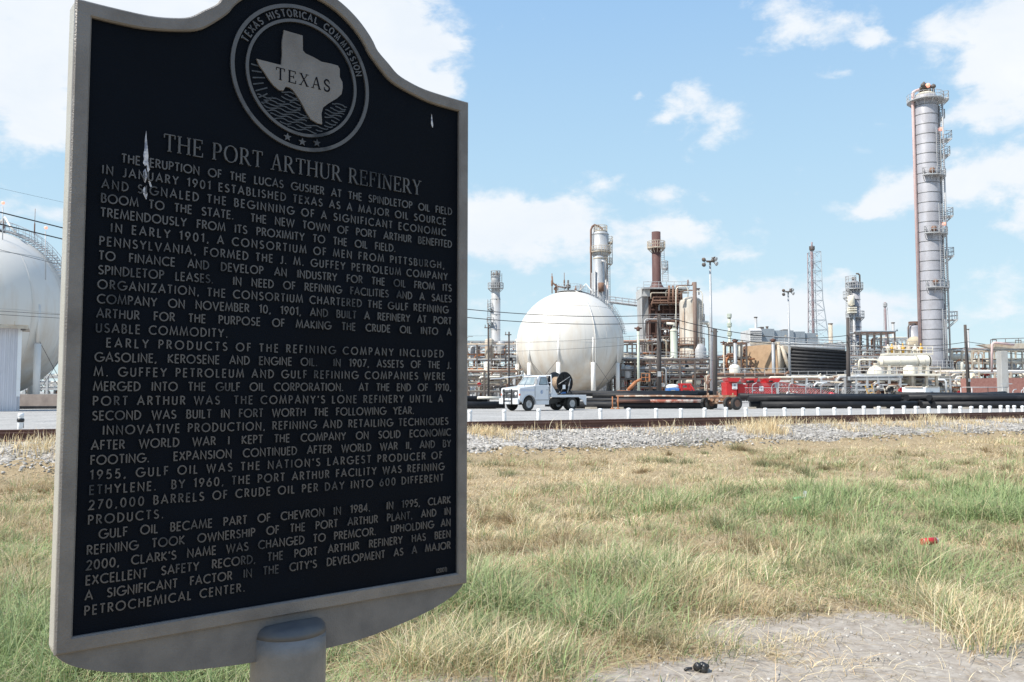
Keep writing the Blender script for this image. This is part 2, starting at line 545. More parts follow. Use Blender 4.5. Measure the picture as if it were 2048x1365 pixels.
def stroke(mb, pl, w, M, z0, z1, closed=False):
    """a flat stroke of width w along a 2-D polyline, raised from z0 to z1"""
    p = [Vector((q[0], q[1])) for q in pl]
    n = len(p)
    L_, R_ = [], []
    for i in range(n):
        a = p[i] - p[i - 1] if (i > 0 or closed) else p[1] - p[0]
        b = p[(i + 1) % n] - p[i] if (i < n - 1 or closed) else p[n - 1] - p[n - 2]
        a = a.normalized() if a.length > 1e-9 else Vector((1, 0))
        b = b.normalized() if b.length > 1e-9 else a
        t = (a + b)
        t = t.normalized() if t.length > .3 else a
        nn = Vector((-t.y, t.x))
        c = max(.45, nn.dot(Vector((-a.y, a.x))))
        L_.append(p[i] + nn * (w / 2 / c))
        R_.append(p[i] - nn * (w / 2 / c))
    vs = []
    for q, z in ((L_, z1), (R_, z1), (L_, z0), (R_, z0)):
        vs += [M @ Vector((v.x, v.y, z)) for v in q]
    fs = []
    for i in range(n if closed else n - 1):
        j = (i + 1) % n
        fs += [(n + i, n + j, j, i), (i, j, 2 * n + j, 2 * n + i), (n + j, n + i, 3 * n + i, 3 * n + j)]
    if not closed:
        fs += [(0, 2 * n, 3 * n, n), (n - 1, 2 * n - 1, 4 * n - 1, 3 * n - 1)]
    mb.add(vs, fs)


def S_curve():
    return arc(.25, .745, .20, .235, 35, 215, 9)[:-1] + [(.16, .56), (.34, .46)] + arc(.25, .265, .235, .245, 35, -150, 9)


GL = {
    'A': (.74, [[(0, 0), (.37, 1), (.74, 0)], [(.13, .33), (.61, .33)]]),
    'B': (.50, [[(.04, 0), (.04, 1), (.2, 1)] + arc(.2, .77, .23, .23, 90, -90, 8) + [(.04, .54)], [(.04, .54), (.22, .54)] + arc(.22, .27, .27, .27, 90, -90, 8) + [(.04, 0)]]),
    'C': (.80, [arc(.5, .5, .48, .5, 48, 312, 16)]),
    'D': (.66, [[(.04, 0), (.04, 1), (.16, 1)] + arc(.16, .5, .49, .5, 90, -90, 12) + [(.0, 0)]]),
    'E': (.44, [[(.44, 1), (.04, 1), (.04, 0), (.44, 0)], [(.04, .52), (.41, .52)]]),
    'F': (.41, [[(.42, 1), (.04, 1), (.04, 0)], [(.04, .52), (.38, .52)]]),
    'G': (.94, [arc(.5, .5, .48, .5, 48, 345, 18), [(.55, .46), (.98, .46), (.98, .30)]]),
    'H': (.62, [[(.04, 0), (.04, 1)], [(.58, 0), (.58, 1)], [(.04, .54), (.58, .54)]]),
    'I': (.08, [[(.04, 0), (.04, 1)]]),
    'J': (.34, [[(.30, 1), (.30, .2)] + arc(.14, .18, .16, .2, 0, -140, 6)]),
    'K': (.58, [[(.04, 0), (.04, 1)], [(.54, 1), (.06, .52), (.58, 0)]]),
    'L': (.40, [[(.04, 1), (.04, 0), (.40, 0)]]),
    'M': (.88, [[(0, 0), (.14, 1), (.44, .08), (.74, 1), (.88, 0)]]),
    'N': (.68, [[(.04, 0), (.04, 1), (.64, 0), (.64, 1)]]),
    'O': (.98, [arc(.49, .5, .48, .5, 0, 360, 22)]),
    'P': (.48, [[(.04, 0), (.04, 1), (.2, 1)] + arc(.2, .74, .27, .26, 90, -90, 8) + [(.04, .48)]]),
    'Q': (.98, [arc(.49, .5, .48, .5, 0, 360, 22), [(.58, .28), (.94, -.04)]]),
    'R': (.52, [[(.04, 0), (.04, 1), (.2, 1)] + arc(.2, .75, .26, .25, 90, -90, 8) + [(.04, .5)], [(.2, .5), (.53, 0)]]),
    'S': (.50, [S_curve()]),
    'T': (.50, [[(0, 1), (.5, 1)], [(.25, 1), (.25, 0)]]),
    'U': (.58, [[(.04, 1), (.04, .28)] + arc(.29, .28, .25, .28, 180, 360, 10) + [(.54, 1)]]),
    'V': (.70, [[(0, 1), (.35, 0), (.70, 1)]]),
    'W': (1.06, [[(0, 1), (.27, 0), (.53, .95), (.79, 0), (1.06, 1)]]),
    'X': (.62, [[(0, 0), (.58, 1)], [(.04, 1), (.62, 0)]]),
    'Y': (.64, [[(0, 1), (.32, .5), (.64, 1)], [(.32, .5), (.32, 0)]]),
    'Z': (.54, [[(.02, 1), (.52, 1), (.02, 0), (.54, 0)]]),
    '0': (.60, [arc(.30, .5, .26, .5, 0, 360, 18)]),
    '1': (.30, [[(.02, .86), (.24, 1), (.24, 0)]]),
    '2': (.54, [arc(.27, .74, .23, .26, 165, -25, 9) + [(.04, 0), (.54, 0)]]),
    '3': (.52, [arc(.25, .76, .21, .24, 150, -90, 8), arc(.25, .27, .25, .27, 90, -155, 9)]),
    '4': (.58, [[(.44, 0), (.44, 1), (.02, .27), (.58, .27)]]),
    '5': (.52, [[(.46, 1), (.14, 1), (.08, .56)] + arc(.25, .31, .25, .31, 100, -145, 9)]),
    '6': (.56, [[(.40, 1), (.09, .48)], arc(.29, .29, .25, .29, 0, 360, 16)]),
    '7': (.52, [[(.02, 1), (.50, 1), (.12, 0)]]),
    '8': (.52, [arc(.26, .77, .20, .23, 0, 360, 14), arc(.26, .27, .25, .27, 0, 360, 14)]),
    '9': (.56, [[(.18, 0), (.49, .54)], arc(.29, .71, .25, .29, 0, 360, 16)]),
    '.': (.16, [[(.02, .02), (.14, .02)]]),
    ',': (.18, [[(.13, .08), (.04, -.16)]]),
    "'": (.12, [[(.09, 1), (.04, .74)]]),
    '(': (.22, [arc(.3, .45, .26, .65, 120, 240, 8)]),
    ')': (.22, [arc(-.08, .45, .26, .65, -60, 60, 8)]),
}
# serif capitals: (strokes thick, strokes thin, serif feet positions)
SERIF = {
    'T': (.74, [[(.37, 0), (.37, 1)]], [[(.03, .97), (.71, .97)], [(.03, .97), (.03, .76)], [(.71, .97), (.71, .76)]], [(.37, 0)]),
    'H': (.88, [[(.13, 0), (.13, 1)], [(.75, 0), (.75, 1)]], [[(.13, .51), (.75, .51)]], [(.13, 0), (.75, 0), (.13, 1), (.75, 1)]),
    'E': (.70, [[(.13, 0), (.13, 1)]], [[(.02, .98), (.62, .98), (.62, .78)], [(.02, .02), (.66, .02), (.67, .24)], [(.13, .52), (.48, .52)], [(.48, .64), (.48, .40)]], []),
    'P': (.66, [[(.13, 0), (.13, 1)], arc(.32, .72, .26, .26, 60, -60, 6)], [[(.02, .98), (.32, .98)] + arc(.32, .72, .26, .26, 90, 60, 2), arc(.32, .72, .26, .26, -60, -90, 2) + [(.13, .46)]], [(.13, 0)]),
    'O': (.98, [arc(.49, .5, .42, .5, 130, 230, 8), arc(.49, .5, .42, .5, -50, 50, 8)], [arc(.49, .5, .42, .49, 50, 130, 8), arc(.49, .5, .42, .49, 230, 310, 8)], []),
    'R': (.80, [[(.13, 0), (.13, 1)], arc(.32, .73, .25, .25, 60, -60, 6), [(.36, .48), (.72, .0)]], [[(.02, .98), (.32, .98)] + arc(.32, .73, .25, .25, 90, 60, 2), arc(.32, .73, .25, .25, -60, -90, 2) + [(.13, .48)], [(.66, .02), (.84, .02)]], [(.13, 0)]),
    'A': (.84, [[(.42, 1), (.72, 0)]], [[(.40, .98), (.11, 0)], [(.21, .34), (.62, .34)]], [(.11, 0), (.72, 0)]),
    'U': (.86, [[(.13, 1), (.13, .32)] + arc(.43, .3, .30, .30, 180, 225, 3)], [arc(.43, .3, .30, .29, 225, 360, 8) + [(.73, 1)]], [(.13, 1), (.73, 1)]),
    'F': (.62, [[(.13, 0), (.13, 1)]], [[(.02, .98), (.60, .98), (.60, .76)], [(.13, .52), (.46, .52)], [(.46, .64), (.46, .40)]], [(.13, 0)]),
    'I': (.28, [[(.14, 0), (.14, 1)]], [], [(.14, 0), (.14, 1)]),
    'N': (.90, [[(.14, 1), (.76, 0)]], [[(.14, 0), (.14, 1)], [(.76, 0), (.76, 1)]], [(.14, 0), (.76, 1), (.10, 1)]),
    'Y': (.80, [[(.10, 1), (.41, .46), (.41, 0)]], [[(.41, .46), (.70, 1)]], [(.41, 0), (.10, 1), (.70, 1)]),
    'X': (.80, [[(.12, 1), (.70, 0)]], [[(.68, 1), (.10, 0)]], [(.12, 1), (.70, 0), (.68, 1), (.10, 0)]),
    'S': (.58, [S_curve()], [[(.45, .90), (.47, .70)], [(.03, .30), (.03, .06)]], []),
}


def text_w(t, tr, sp):
    w = 0
    for c in t:
        w += sp if c == ' ' else GL[c][0] + tr
    return w - tr


def text_line(mb, t, a0, b0, h, a1=None, tr=.23, sp=.50, sw=.155):
    if a1 is not None:
        nsp = t.count(' ')
        need = (a1 - a0) / h
        w = text_w(t, tr, 0)
        sp2 = (need - w) / max(1, nsp)
        if sp2 < .36:                                     # crowded line: squeeze the letters a little
            tr = tr - (.36 * nsp - (need - w)) / (len(t) - 1)
            sp2 = (need - text_w(t, tr, 0)) / max(1, nsp)
        elif sp2 > 1.15 and nsp < 5 or sp2 > 1.5:         # loose line: open the letters instead
            sp2 = .75
            tr = tr + (need - w - sp2 * nsp) / (len(t) - 1)
        sp = sp2
    x = 0
    for c in t:
        if c == ' ':
            x += sp
            continue
        w, st = GL[c]
        for pl in st:
            stroke(mb, [(a0 + (x + q[0]) * h, b0 + q[1] * h) for q in pl], sw * h, MM, -.0068, -.0040)
        x += w + tr


def serif_line(mb, t, a0, b0, h, a1, z0, z1, thick=.125, thin=.06):
    need = (a1 - a0) / h
    xs = .84 if len(t) > 8 else 1.0
    nat = sum(SERIF[c][0] * xs for c in t if c != ' ')
    nsp = t.count(' ')
    sp = .42
    tr = (need - nat - sp * nsp) / max(1, len(t) - 1 - nsp)
    x = 0
    for c in t:
        if c == ' ':
            x += sp
            continue
        w, A, B, C = SERIF[c]
        tf = lambda q: (a0 + (x + q[0] * xs) * h, b0 + q[1] * h)
        for pl in A:
            stroke(mb, [tf(q) for q in pl], thick * h, MM, z0, z1)
        for pl in B:
            stroke(mb, [tf(q) for q in pl], thin * h, MM, z0, z1)
        for q in C:
            dy = .025 if q[1] == 0 else -.025
            stroke(mb, [tf((q[0] - .13, q[1] + dy)), tf((q[0] + .13, q[1] + dy))], .05 * h, MM, z0, z1)
        x += w * xs + tr


def smooth_poly(pts, n=4):
    out = []
    for i in range(len(pts) - 1):
        p0, p1, p2, p3 = [Vector(pts[max(0, min(len(pts) - 1, j))]) for j in (i - 1, i, i + 1, i + 2)]
        for k in range(n):
            t = k / n
            out.append(.5 * ((2 * p1) + (p2 - p0) * t + (2 * p0 - 5 * p1 + 4 * p2 - p3) * t * t + (3 * p1 - p0 - 3 * p2 + p3) * t ** 3))
    out.append(Vector(pts[-1]))
    return [(q[0], q[1]) for q in out]


def crest(Rr, half, shoulder, corner):
    """right half of the top outline: circle about the seal, S curve, shoulder, corner (as offsets from the middle)"""
    pts = [(Rr * math.sin(R(a)), SC[1] + Rr * math.cos(R(a))) for a in (0, 8, 16, 24, 32, 40, 48, 54, 60)]
    return smooth_poly(pts + shoulder + [(half, corner)], 3)


def marker():
    root = thing('historical_marker', 'big dark plaque with raised lettering in a grey cast frame on a post', 'historical marker', (MP0 + ME1 * MC + MN * -.02).to_tuple()[:2] + (0,))
    mirror = lambda half: [(MC + x, y) for x, y in half] + []
    oh = crest(.1665, .343, [(.166, .5915), (.185, .5765), (.210, .568), (.245, .5615), (.30, .559)], .5585)
    ih = crest(.146, .3215, [(.150, .5755), (.172, .5590), (.205, .5485), (.250, .5395), (.29, .537)], .5365)
    outer_top = [(MC - x, y) for x, y in oh[::-1]] + [(MC + x, y) for x, y in oh[1:]]       # left to right
    inner_top = [(MC - x, y) for x, y in ih[::-1]] + [(MC + x, y) for x, y in ih[1:]]
    skirt = [(0, -.352), (.006, -.3655), (.03, -.3825), (.077, -.399), (.145, -.4125), (.22, -.4215), (.28, -.4255), (.343, -.428), (.403, -.4275), (.466, -.4245), (.541, -.4135), (.609, -.3985), (.656, -.3815), (.680, -.3655), (.686, -.352)]
    skirt = smooth_poly(skirt, 3)
    # back plate (with the skirt below the rim)
    mb = MB()
    mb.prism(skirt + outer_top[::-1], MM @ Matrix.Translation((0, 0, -.044)), .033)
    o = bevel(mb.build('back_plate', M_EDGE, root), .003, 2, 40)
    mb = MB()
    mb.prism([(x * .9985 + .0005, y + .001) for x, y in skirt] + [(.685, -.3575), (.001, -.3575)], MM @ Matrix.Translation((0, 0, -.0135)), .0055)
    bevel(mb.build('skirt', mat('darker_skirt_grey', (.165, .162, .165), (.125, .122, .125), 16, .4, .7, .55, .1, .2, fine=380), root), .002, 2, 40)  # skirt in a darker grey than the rim
    # raised rim between outer and inner outline
    mb = MB()
    outer = outer_top + [(.686, -.3585), (0, -.3585)]
    inner = inner_top + [(MC + .3215, -.337), (MC - .3215, -.337)]
    n = len(outer)
    bev = .0022
    def shrink(pl, d):
        res = []
        for i in range(len(pl)):
            a = Vector(pl[i]) - Vector(pl[i - 1])
            b = Vector(pl[(i + 1) % len(pl)]) - Vector(pl[i])
            na = Vector((a.y, -a.x)).normalized()
            nb = Vector((b.y, -b.x)).normalized()
            m_ = (na + nb).normalized()
            res.append(tuple(Vector(pl[i]) + m_ * d / max(.5, m_.dot(na))))
        return res
    loops = [(outer, -.009), (outer, -bev), (shrink(outer, bev), 0), (shrink(inner, -bev), 0), (inner, -bev), (inner, -.0078)]
    vs, fs = [], []
    for pl, z in loops:
        vs += [MM @ Vector((p[0], p[1], z)) for p in pl]
    for k in range(len(loops) - 1):
        for i in range(n):
            j = (i + 1) % n
            fs.append((k * n + i, k * n + j, (k + 1) * n + j, (k + 1) * n + i))
    mb.add(vs, fs)
    mb.build('rim', M_ALU, root)
    # dark field
    mb = MB()
    inn = shrink(inner, -.001)
    mb.prism(inn[::-1], MM @ Matrix.Translation((0, 0, -.0078)), .0012)
    mb.build('panel', M_PANEL, root)
    # inscription
    LINES = ["*THE ERUPTION OF THE LUCAS GUSHER AT THE SPINDLETOP OIL FIELD", "IN JANUARY 1901 ESTABLISHED TEXAS AS A MAJOR OIL SOURCE", "AND SIGNALED THE BEGINNING OF A SIGNIFICANT ECONOMIC", "BOOM TO THE STATE.  THE NEW TOWN OF PORT ARTHUR BENEFITED", "TREMENDOUSLY FROM ITS PROXIMITY TO THE OIL FIELD.|.5277",
             "*IN EARLY 1901, A CONSORTIUM OF MEN FROM PITTSBURGH,", "PENNSYLVANIA, FORMED THE J. M. GUFFEY PETROLEUM COMPANY", "TO FINANCE AND DEVELOP AN INDUSTRY FOR THE OIL FROM ITS", "SPINDLETOP LEASES.  IN NEED OF REFINING FACILITIES AND A SALES", "ORGANIZATION, THE CONSORTIUM CHARTERED THE GULF REFINING", "COMPANY ON NOVEMBER 10, 1901, AND BUILT A REFINERY AT PORT", "ARTHUR FOR THE PURPOSE OF MAKING THE CRUDE OIL INTO A", "USABLE COMMODITY.|.2286",
             "*EARLY PRODUCTS OF THE REFINING COMPANY INCLUDED", "GASOLINE, KEROSENE AND ENGINE OIL.  IN 1907, ASSETS OF THE J.", "M. GUFFEY PETROLEUM AND GULF REFINING COMPANIES WERE", "MERGED INTO THE GULF OIL CORPORATION.  AT THE END OF 1910,", "PORT ARTHUR WAS  THE COMPANY'S LONE REFINERY UNTIL A", "SECOND WAS BUILT IN FORT WORTH THE FOLLOWING YEAR.|.569",
             "*INNOVATIVE PRODUCTION, REFINING AND RETAILING TECHNIQUES", "AFTER WORLD WAR I KEPT THE COMPANY ON SOLID ECONOMIC", "FOOTING.  EXPANSION CONTINUED AFTER WORLD WAR II, AND BY", "1955, GULF OIL WAS THE NATION'S LARGEST PRODUCER OF", "ETHYLENE.  BY 1960, THE PORT ARTHUR FACILITY WAS REFINING", "270,000 BARRELS OF CRUDE OIL PER DAY INTO 600 DIFFERENT", "PRODUCTS.|.138",
             "*GULF OIL BECAME PART OF CHEVRON IN 1984.  IN 1995, CLARK", "REFINING TOOK OWNERSHIP OF THE PORT ARTHUR PLANT, AND IN", "2000, CLARK'S NAME WAS CHANGED TO PREMCOR.  UPHOLDING AN", "EXCELLENT SAFETY RECORD, THE PORT ARTHUR REFINERY HAS BEEN", "A SIGNIFICANT FACTOR IN THE CITY'S DEVELOPMENT AS A MAJOR", "PETROCHEMICAL CENTER.|.2643"]
    mb = MB()
    for i, t in enumerate(LINES):
        a0 = .0425 - .006 * i / 31
        a1 = .650
        if t[0] == '*':
            a0 += .0145 if i else .025
            t = t[1:]
        if '|' in t:
            t, e = t.split('|')
            a1 = float(e)
        text_line(mb, t, a0, .3338 - .02080 * i, .01225, a1)
    text_line(mb, "(2001)", .6205, -.331, .0072, .6500, .12)
    mb.build('inscription', M_LETTER, root)
    mb = MB()
    serif_line(mb, "THE PORT ARTHUR REFINERY", .1255, .3612, .0268, .5810, -.0068, -.0038, .11, .05)
    mb.build('title', M_LETTER, root)
    # seal
    mb = MB()
    ringpts = lambda r, n=72: [(SC[0] + r * math.cos(2 * PI * i / n), SC[1] + r * math.sin(2 * PI * i / n)) for i in range(n)]
    stroke(mb, ringpts(.1205), .0062, MM, -.0068, -.003, True)
    stroke(mb, ringpts(.0966), .0050, MM, -.0068, -.003, True)
    seal = mb.build('seal', M_LETTER, root)
    TX = [(-0.0321, 0.073), (0.0011, 0.0728), (0.0019, 0.0476), (0.0066, 0.0434), (0.0211, 0.0408), (0.0357, 0.0366), (0.0537, 0.0376), (0.0665, 0.0374), (0.0702, 0.0323), (0.0704, 0.0183), (0.0755, 0.0105), (0.0763, 0.0006), (0.0743, -0.0109), (0.0662, -0.0201), (0.0494, -0.0334), (0.04, -0.0424), (0.0371, -0.0538), (0.0388, -0.0716), (0.0311, -0.0718), (0.0186, -0.0675), (0.0103, -0.0576), (0.004, -0.0473), (-0.0043, -0.0356), (-0.0145, -0.0244), (-0.0205, -0.0215), (-0.0275, -0.0216), (-0.0313, -0.0292), (-0.0381, -0.0302), (-0.048, -0.0245), (-0.0558, -0.0169), (-0.0647, -0.0058), (-0.0724, 0.0027), (-0.0777, 0.0126), (-0.0359, 0.0127), (-0.0343, 0.0304), (-0.035, 0.0514)]
    mb = MB()
    mb.prism([(MC + x, SC[1] + y) for x, y in TX][::-1], MM @ Matrix.Translation((0, 0, -.0072)), .0042)
    st = mb.build('state_relief', M_ALU, seal)
    mb = MB()
    serif_line(mb, "TEXAS", MC - .0445, SC[1] - .0128, .0205, MC + .0530, -.0034, -.0025, .13, .06)
    mb.build('state_name', M_PANEL, seal)
    mb = MB()                                             # ring lettering
    t = "TEXAS HISTORICAL COMMISSION"
    adv = [(.30 if c == 'I' else (1.0 if c == 'M' else (.55 if c == ' ' else .72))) for c in t]
    tot = sum(adv)
    acc = 0
    h = .0112
    for c, w in zip(t, adv):
        ang = R(160.5 - (160.5 - 15) * (acc + w / 2) / tot)
        acc += w
        if c == ' ':
            continue
        gw, st_ = GL[c]
        k = min(1.0, .66 / max(gw, .3))
        ct, sn = math.cos(ang - PI / 2), math.sin(ang - PI / 2)
        rb = .1030
        for pl in st_:
            q2 = []
            for q in pl:
                lx, ly = (q[0] - gw / 2) * h * k, rb - 0 + q[1] * h
                q2.append((SC[0] + lx * ct - ly * sn, SC[1] + lx * sn + ly * ct))
            stroke(mb, q2, h * .19, MM, -.0068, -.0042)
    mb.build('ring_lettering', M_LETTER, seal)
    for k in (-104, -90, -76):
        mb = MB()
        cx, cy = SC[0] + .1085 * math.cos(R(k)), SC[1] + .1085 * math.sin(R(k))
        mb.prism([(cx + (.0072 if i % 2 == 0 else .003) * math.cos(R(90 + 36 * i)), cy + (.0072 if i % 2 == 0 else .003) * math.sin(R(90 + 36 * i))) for i in range(10)], MM @ Matrix.Translation((0, 0, -.0068)), .003)
        mb.build('star', M_LETTER, seal)
    # low relief of furrows and rays behind the state
    mb = MB()
    rnd = random.Random(4)
    def inside_tx(x, y):
        c = False
        for i in range(len(TX)):
            (x1, y1), (x2, y2) = TX[i], TX[i - 1]
            if (y1 > y) != (y2 > y) and x < (x2 - x1) * (y - y1) / (y2 - y1) + x1:
                c = not c
        return c
    for k in range(13):
        y = -.030 - .0052 * k
        hw = math.sqrt(max(0, .091 ** 2 - y * y))
        seg = []
        x = -hw
        while x < hw:
            yy = y + .0016 * math.sin(x * 210 + k * 1.7) + rnd.uniform(-.0005, .0005)
            if inside_tx(x, yy) or inside_tx(x + .003, yy) or rnd.random() < .05 or (x < -.04 and k < 3):
                if len(seg) > 2:
                    stroke(mb, [(MC + .004 + a, SC[1] + b) for a, b in seg], .0019, MM, -.0068, -.0056)
                seg = []
            else:
                seg.append((x, yy))
            x += .004
        if len(seg) > 2:
            stroke(mb, [(MC + .004 + a, SC[1] + b) for a, b in seg], .0019, MM, -.0068, -.0056)
    for k in range(7):
        a = R(178 + k * 7)
        p = [(SC[0] + r_ * math.cos(a) + rnd.uniform(-.0015, .0015), SC[1] + r_ * math.sin(a)) for r_ in (.068 + .004 * (k % 2), .078, .090)]
        stroke(mb, p, .0022, MM, -.0068, -.0056)
    mb.build('furrow_relief', mat('dark_relief', (.05, .055, .065), (.02, .025, .035), 160, .4, .7, .45), seal)
    # bird lime streaks
    def streak(pl, name='dropping'):
        mb = MB()
        for k in range(len(pl)):
            pass
        n_ = len(pl)
        vs = [MM @ Vector((x - w, y, -.0061)) for x, y, w in pl] + [MM @ Vector((x + w, y, -.0061)) for x, y, w in pl] + [MM @ Vector((x, y, -.0050)) for x, y, w in pl]
        fs = []
        for i in range(n_ - 1):
            fs += [(i, 2 * n_ + i, 2 * n_ + i + 1, i + 1), (2 * n_ + i, n_ + i, n_ + i + 1, 2 * n_ + i + 1)]
        mb.add(vs, fs)
        mb.build(name, M_BIRD, root)
    streak([(.1005, .387, .0002), (.1003, .376, .0012), (.1008, .366, .0019), (.1012, .357, .0026), (.1008, .350, .0037), (.1014, .344, .0030), (.1008, .338, .0036), (.1002, .334, .0004)])
    streak([(.1045, .341, .0003), (.1042, .336, .0014), (.105, .330, .0021), (.1044, .325, .0003)])
    streak([(.1005, .330, .0003), (.1000, .325, .0024), (.1012, .319, .0030), (.1003, .313, .0018), (.1008, .309, .0003)])
    streak([(.1050, .319, .0002), (.1068, .312, .0013), (.1092, .305, .0014), (.1100, .302, .0002)])
    streak([(.1002, .303, .0002), (.1006, .298, .0026), (.1016, .292, .0031), (.1026, .287, .0012), (.103, .284, .0002)])
    streak([(.6045, .519, .0003), (.605, .511, .0014), (.606, .500, .0022), (.607, .494, .0006)])
    # post, its rounded top coloured dark blue-grey to paint in shade
    c = MP0 + ME1 * MC + MN * -.018
    mb = MB()
    zt = CZ - .372
    mb.lathe((c.x, c.y, 0), [(.0595, -.3), (.0595, zt - .045), (.0592, zt - .018)], 40)
    mb.build('post', M_POSTMETAL, root)
    mb = MB()
    mb.lathe((c.x, c.y, 0), [(.0592, zt - .018), (.0575, zt - .010), (.053, zt - .004), (.045, zt), (.0, zt + .002)], 40)
    mb.build('post_top', M_POSTSHADE, root)


marker()
# ================================================================== ground, railway, yard
R0 = Vector((-10.2, 16.5, 0))
RU = Vector((29.3, 14.5, 0)).normalized()
RN = Vector((-RU.y, RU.x, 0))


def sst(a, b, x):
    t = np.clip((np.asarray(x, float) - a) / (b - a), 0, 1)
    return t * t * (3 - 2 * t)


def undulation(x, y):
    flat = 1 - .88 * sst(.06, .34, blobs(x, y, BARE))
    return ((fbm(x * .9, y * .9, 1) - .5) * .20 + (fbm(x * 3, y * 3, 8) - .5) * .05) * flat + (fbm(x * 9, y * 9, 14) - .5) * .012


def height(s):
    return .46 * sst(-3.6, -.7, s) - .31 * sst(2.8, 5.2, s)


def value_noise(x, y, seed=0):
    """smooth 2-D value noise, 0..1"""
    xi, yi = np.floor(x).astype(np.int64), np.floor(y).astype(np.int64)
    fx, fy = x - xi, y - yi
    fx, fy = fx * fx * (3 - 2 * fx), fy * fy * (3 - 2 * fy)
    def h(a, b):
        n = (a * 374761393 + b * 668265263 + seed * 982451653) & 0x7fffffff
        n = ((n ^ (n >> 13)) * 1274126177) & 0x7fffffff
        return ((n ^ (n >> 16)) & 0xffff) / 65535.0
    return (h(xi, yi) * (1 - fx) + h(xi + 1, yi) * fx) * (1 - fy) + (h(xi, yi + 1) * (1 - fx) + h(xi + 1, yi + 1) * fx) * fy


def fbm(x, y, seed=0, o=4):
    t, a, k = 0, .5, 1.0
    for i in range(o):
        t = t + a * value_noise(x * k, y * k, seed + i)
        a, k = a * .5, k * 2.03
    return t / (1 - .5 ** o)


def gpt(px, py, z=0.0):
    d = ray(px, py)
    t = (z - CZ) / d.z
    return Vector((0, 0, CZ)) + d * t


# bare earth patches and green patches: centre and half axes on the ground (metres)
BARE_OLD = [(2.55, 4.5, 1.3, .55), (1.7, 4.15, .9, .55), (3.5, 4.3, 1.0, .45), (1.15, 4.9, .35, .35), (1.35, 4.35, .6, .4), (2.1, 5.15, .7, .25), (.62, 5.6, .35, .25), (-1.0, 4.0, .55, .5), (-.35, 4.3, .4, .4), (2.9, 3.6, 1.6, .5)]
BARE = [(.72, 4.35, .42, .26), (1.75, 5.35, .6, .28), (1.0, 4.2, .5, .3), (2.7, 4.45, 1.25, .50), (1.9, 4.15, .9, .50), (3.4, 4.35, .5, .3), (1.12, 4.75, .32, .24), (1.35, 4.3, .55, .34), (2.2, 5.1, .6, .20), (.62, 5.7, .28, .14), (-.62, 4.15, .28, .35), (2.9, 3.6, 1.6, .5)]
GREENP = [(5.6, 10.8, 3.8, 1.7, 1.15), (7.4, 11.6, 2.6, 1.2, .9), (4.6, 8.8, 2.6, .9, .75), (3.0, 9.6, 2.0, .9, .5), (0.1, 5.9, 1.1, .8, .85), (-.15, 5.0, .6, .6, .8), (1.2, 6.8, 1.6, .6, .7), (3.4, 7.0, 2.2, .7, .55),
          (4.9, 6.4, 1.2, .8, .5), (4.3, 5.2, .9, .5, .45), (-2.9, 4.8, 1.3, 1.2, 1.0), (-4.8, 7.8, 1.2, .7, .6), (-1.7, 4.3, 1.2, .8, .7), (8.8, 13.6, 2.6, 1.0, .35), (9.5, 17.0, 4, 1.2, .35), (2.2, 6.1, .9, .35, .6), (-5.6, 10.5, .8, .5, .5)]


def blobs(x, y, lst, warp=.35, seed=3):
    wx = x + (fbm(x * 1.6, y * 1.6, seed) - .5) * 2 * warp * 1.6
    wy = y + (fbm(x * 1.6 + 40, y * 1.6, seed + 5) - .5) * 2 * warp * 1.6
    t = np.zeros_like(x)
    for b in lst:
        w = b[4] if len(b) > 4 else 1.0
        t = np.maximum(t, w * np.exp(-(((wx - b[0]) / b[2]) ** 2 + ((wy - b[1]) / b[3]) ** 2) ** 1.3 * .7))
    return t


def grid_sheet(name, svals, tvals, zf, m, **tags):
    T, S_ = np.meshgrid(tvals, svals)
    X = R0.x + RU.x * T + RN.x * S_
    Y = R0.y + RU.y * T + RN.y * S_
    Z = zf(S_, X, Y)
    nt_, ns = len(tvals), len(svals)
    vs = np.stack([X, Y, Z], -1).reshape(-1, 3)
    i = np.arange((ns - 1) * (nt_ - 1))
    r, c = i // (nt_ - 1), i % (nt_ - 1)
    a = r * nt_ + c
    fs = np.stack([a, a + 1, a + nt_ + 1, a + nt_], -1)
    me = np_mesh(name, vs, fs)
    me.polygons.foreach_set('use_smooth', np.ones(len(fs), bool))
    me.materials.append(m)
    o = bpy.data.objects.new(name, me)
    COL.objects.link(o)
    for k, v in tags.items():
        o[k] = v
    return o


def np_mesh(name, vs, fs):
    me = bpy.data.meshes.new(name)
    k = fs.shape[1]
    me.vertices.add(len(vs))
    me.vertices.foreach_set('co', np.ascontiguousarray(vs, np.float32).ravel())
    me.loops.add(len(fs) * k)
    me.loops.foreach_set('vertex_index', np.ascontiguousarray(fs, np.int32).ravel())
    me.polygons.add(len(fs))
    me.polygons.foreach_set('loop_start', np.arange(0, len(fs) * k, k, dtype=np.int32))
    me.update(calc_edges=True)
    return me


def attr(me, name, vals, dom='POINT'):
    a = me.attributes.new(name, 'FLOAT', dom)
    a.data.foreach_set('value', np.ascontiguousarray(vals, np.float32).ravel())


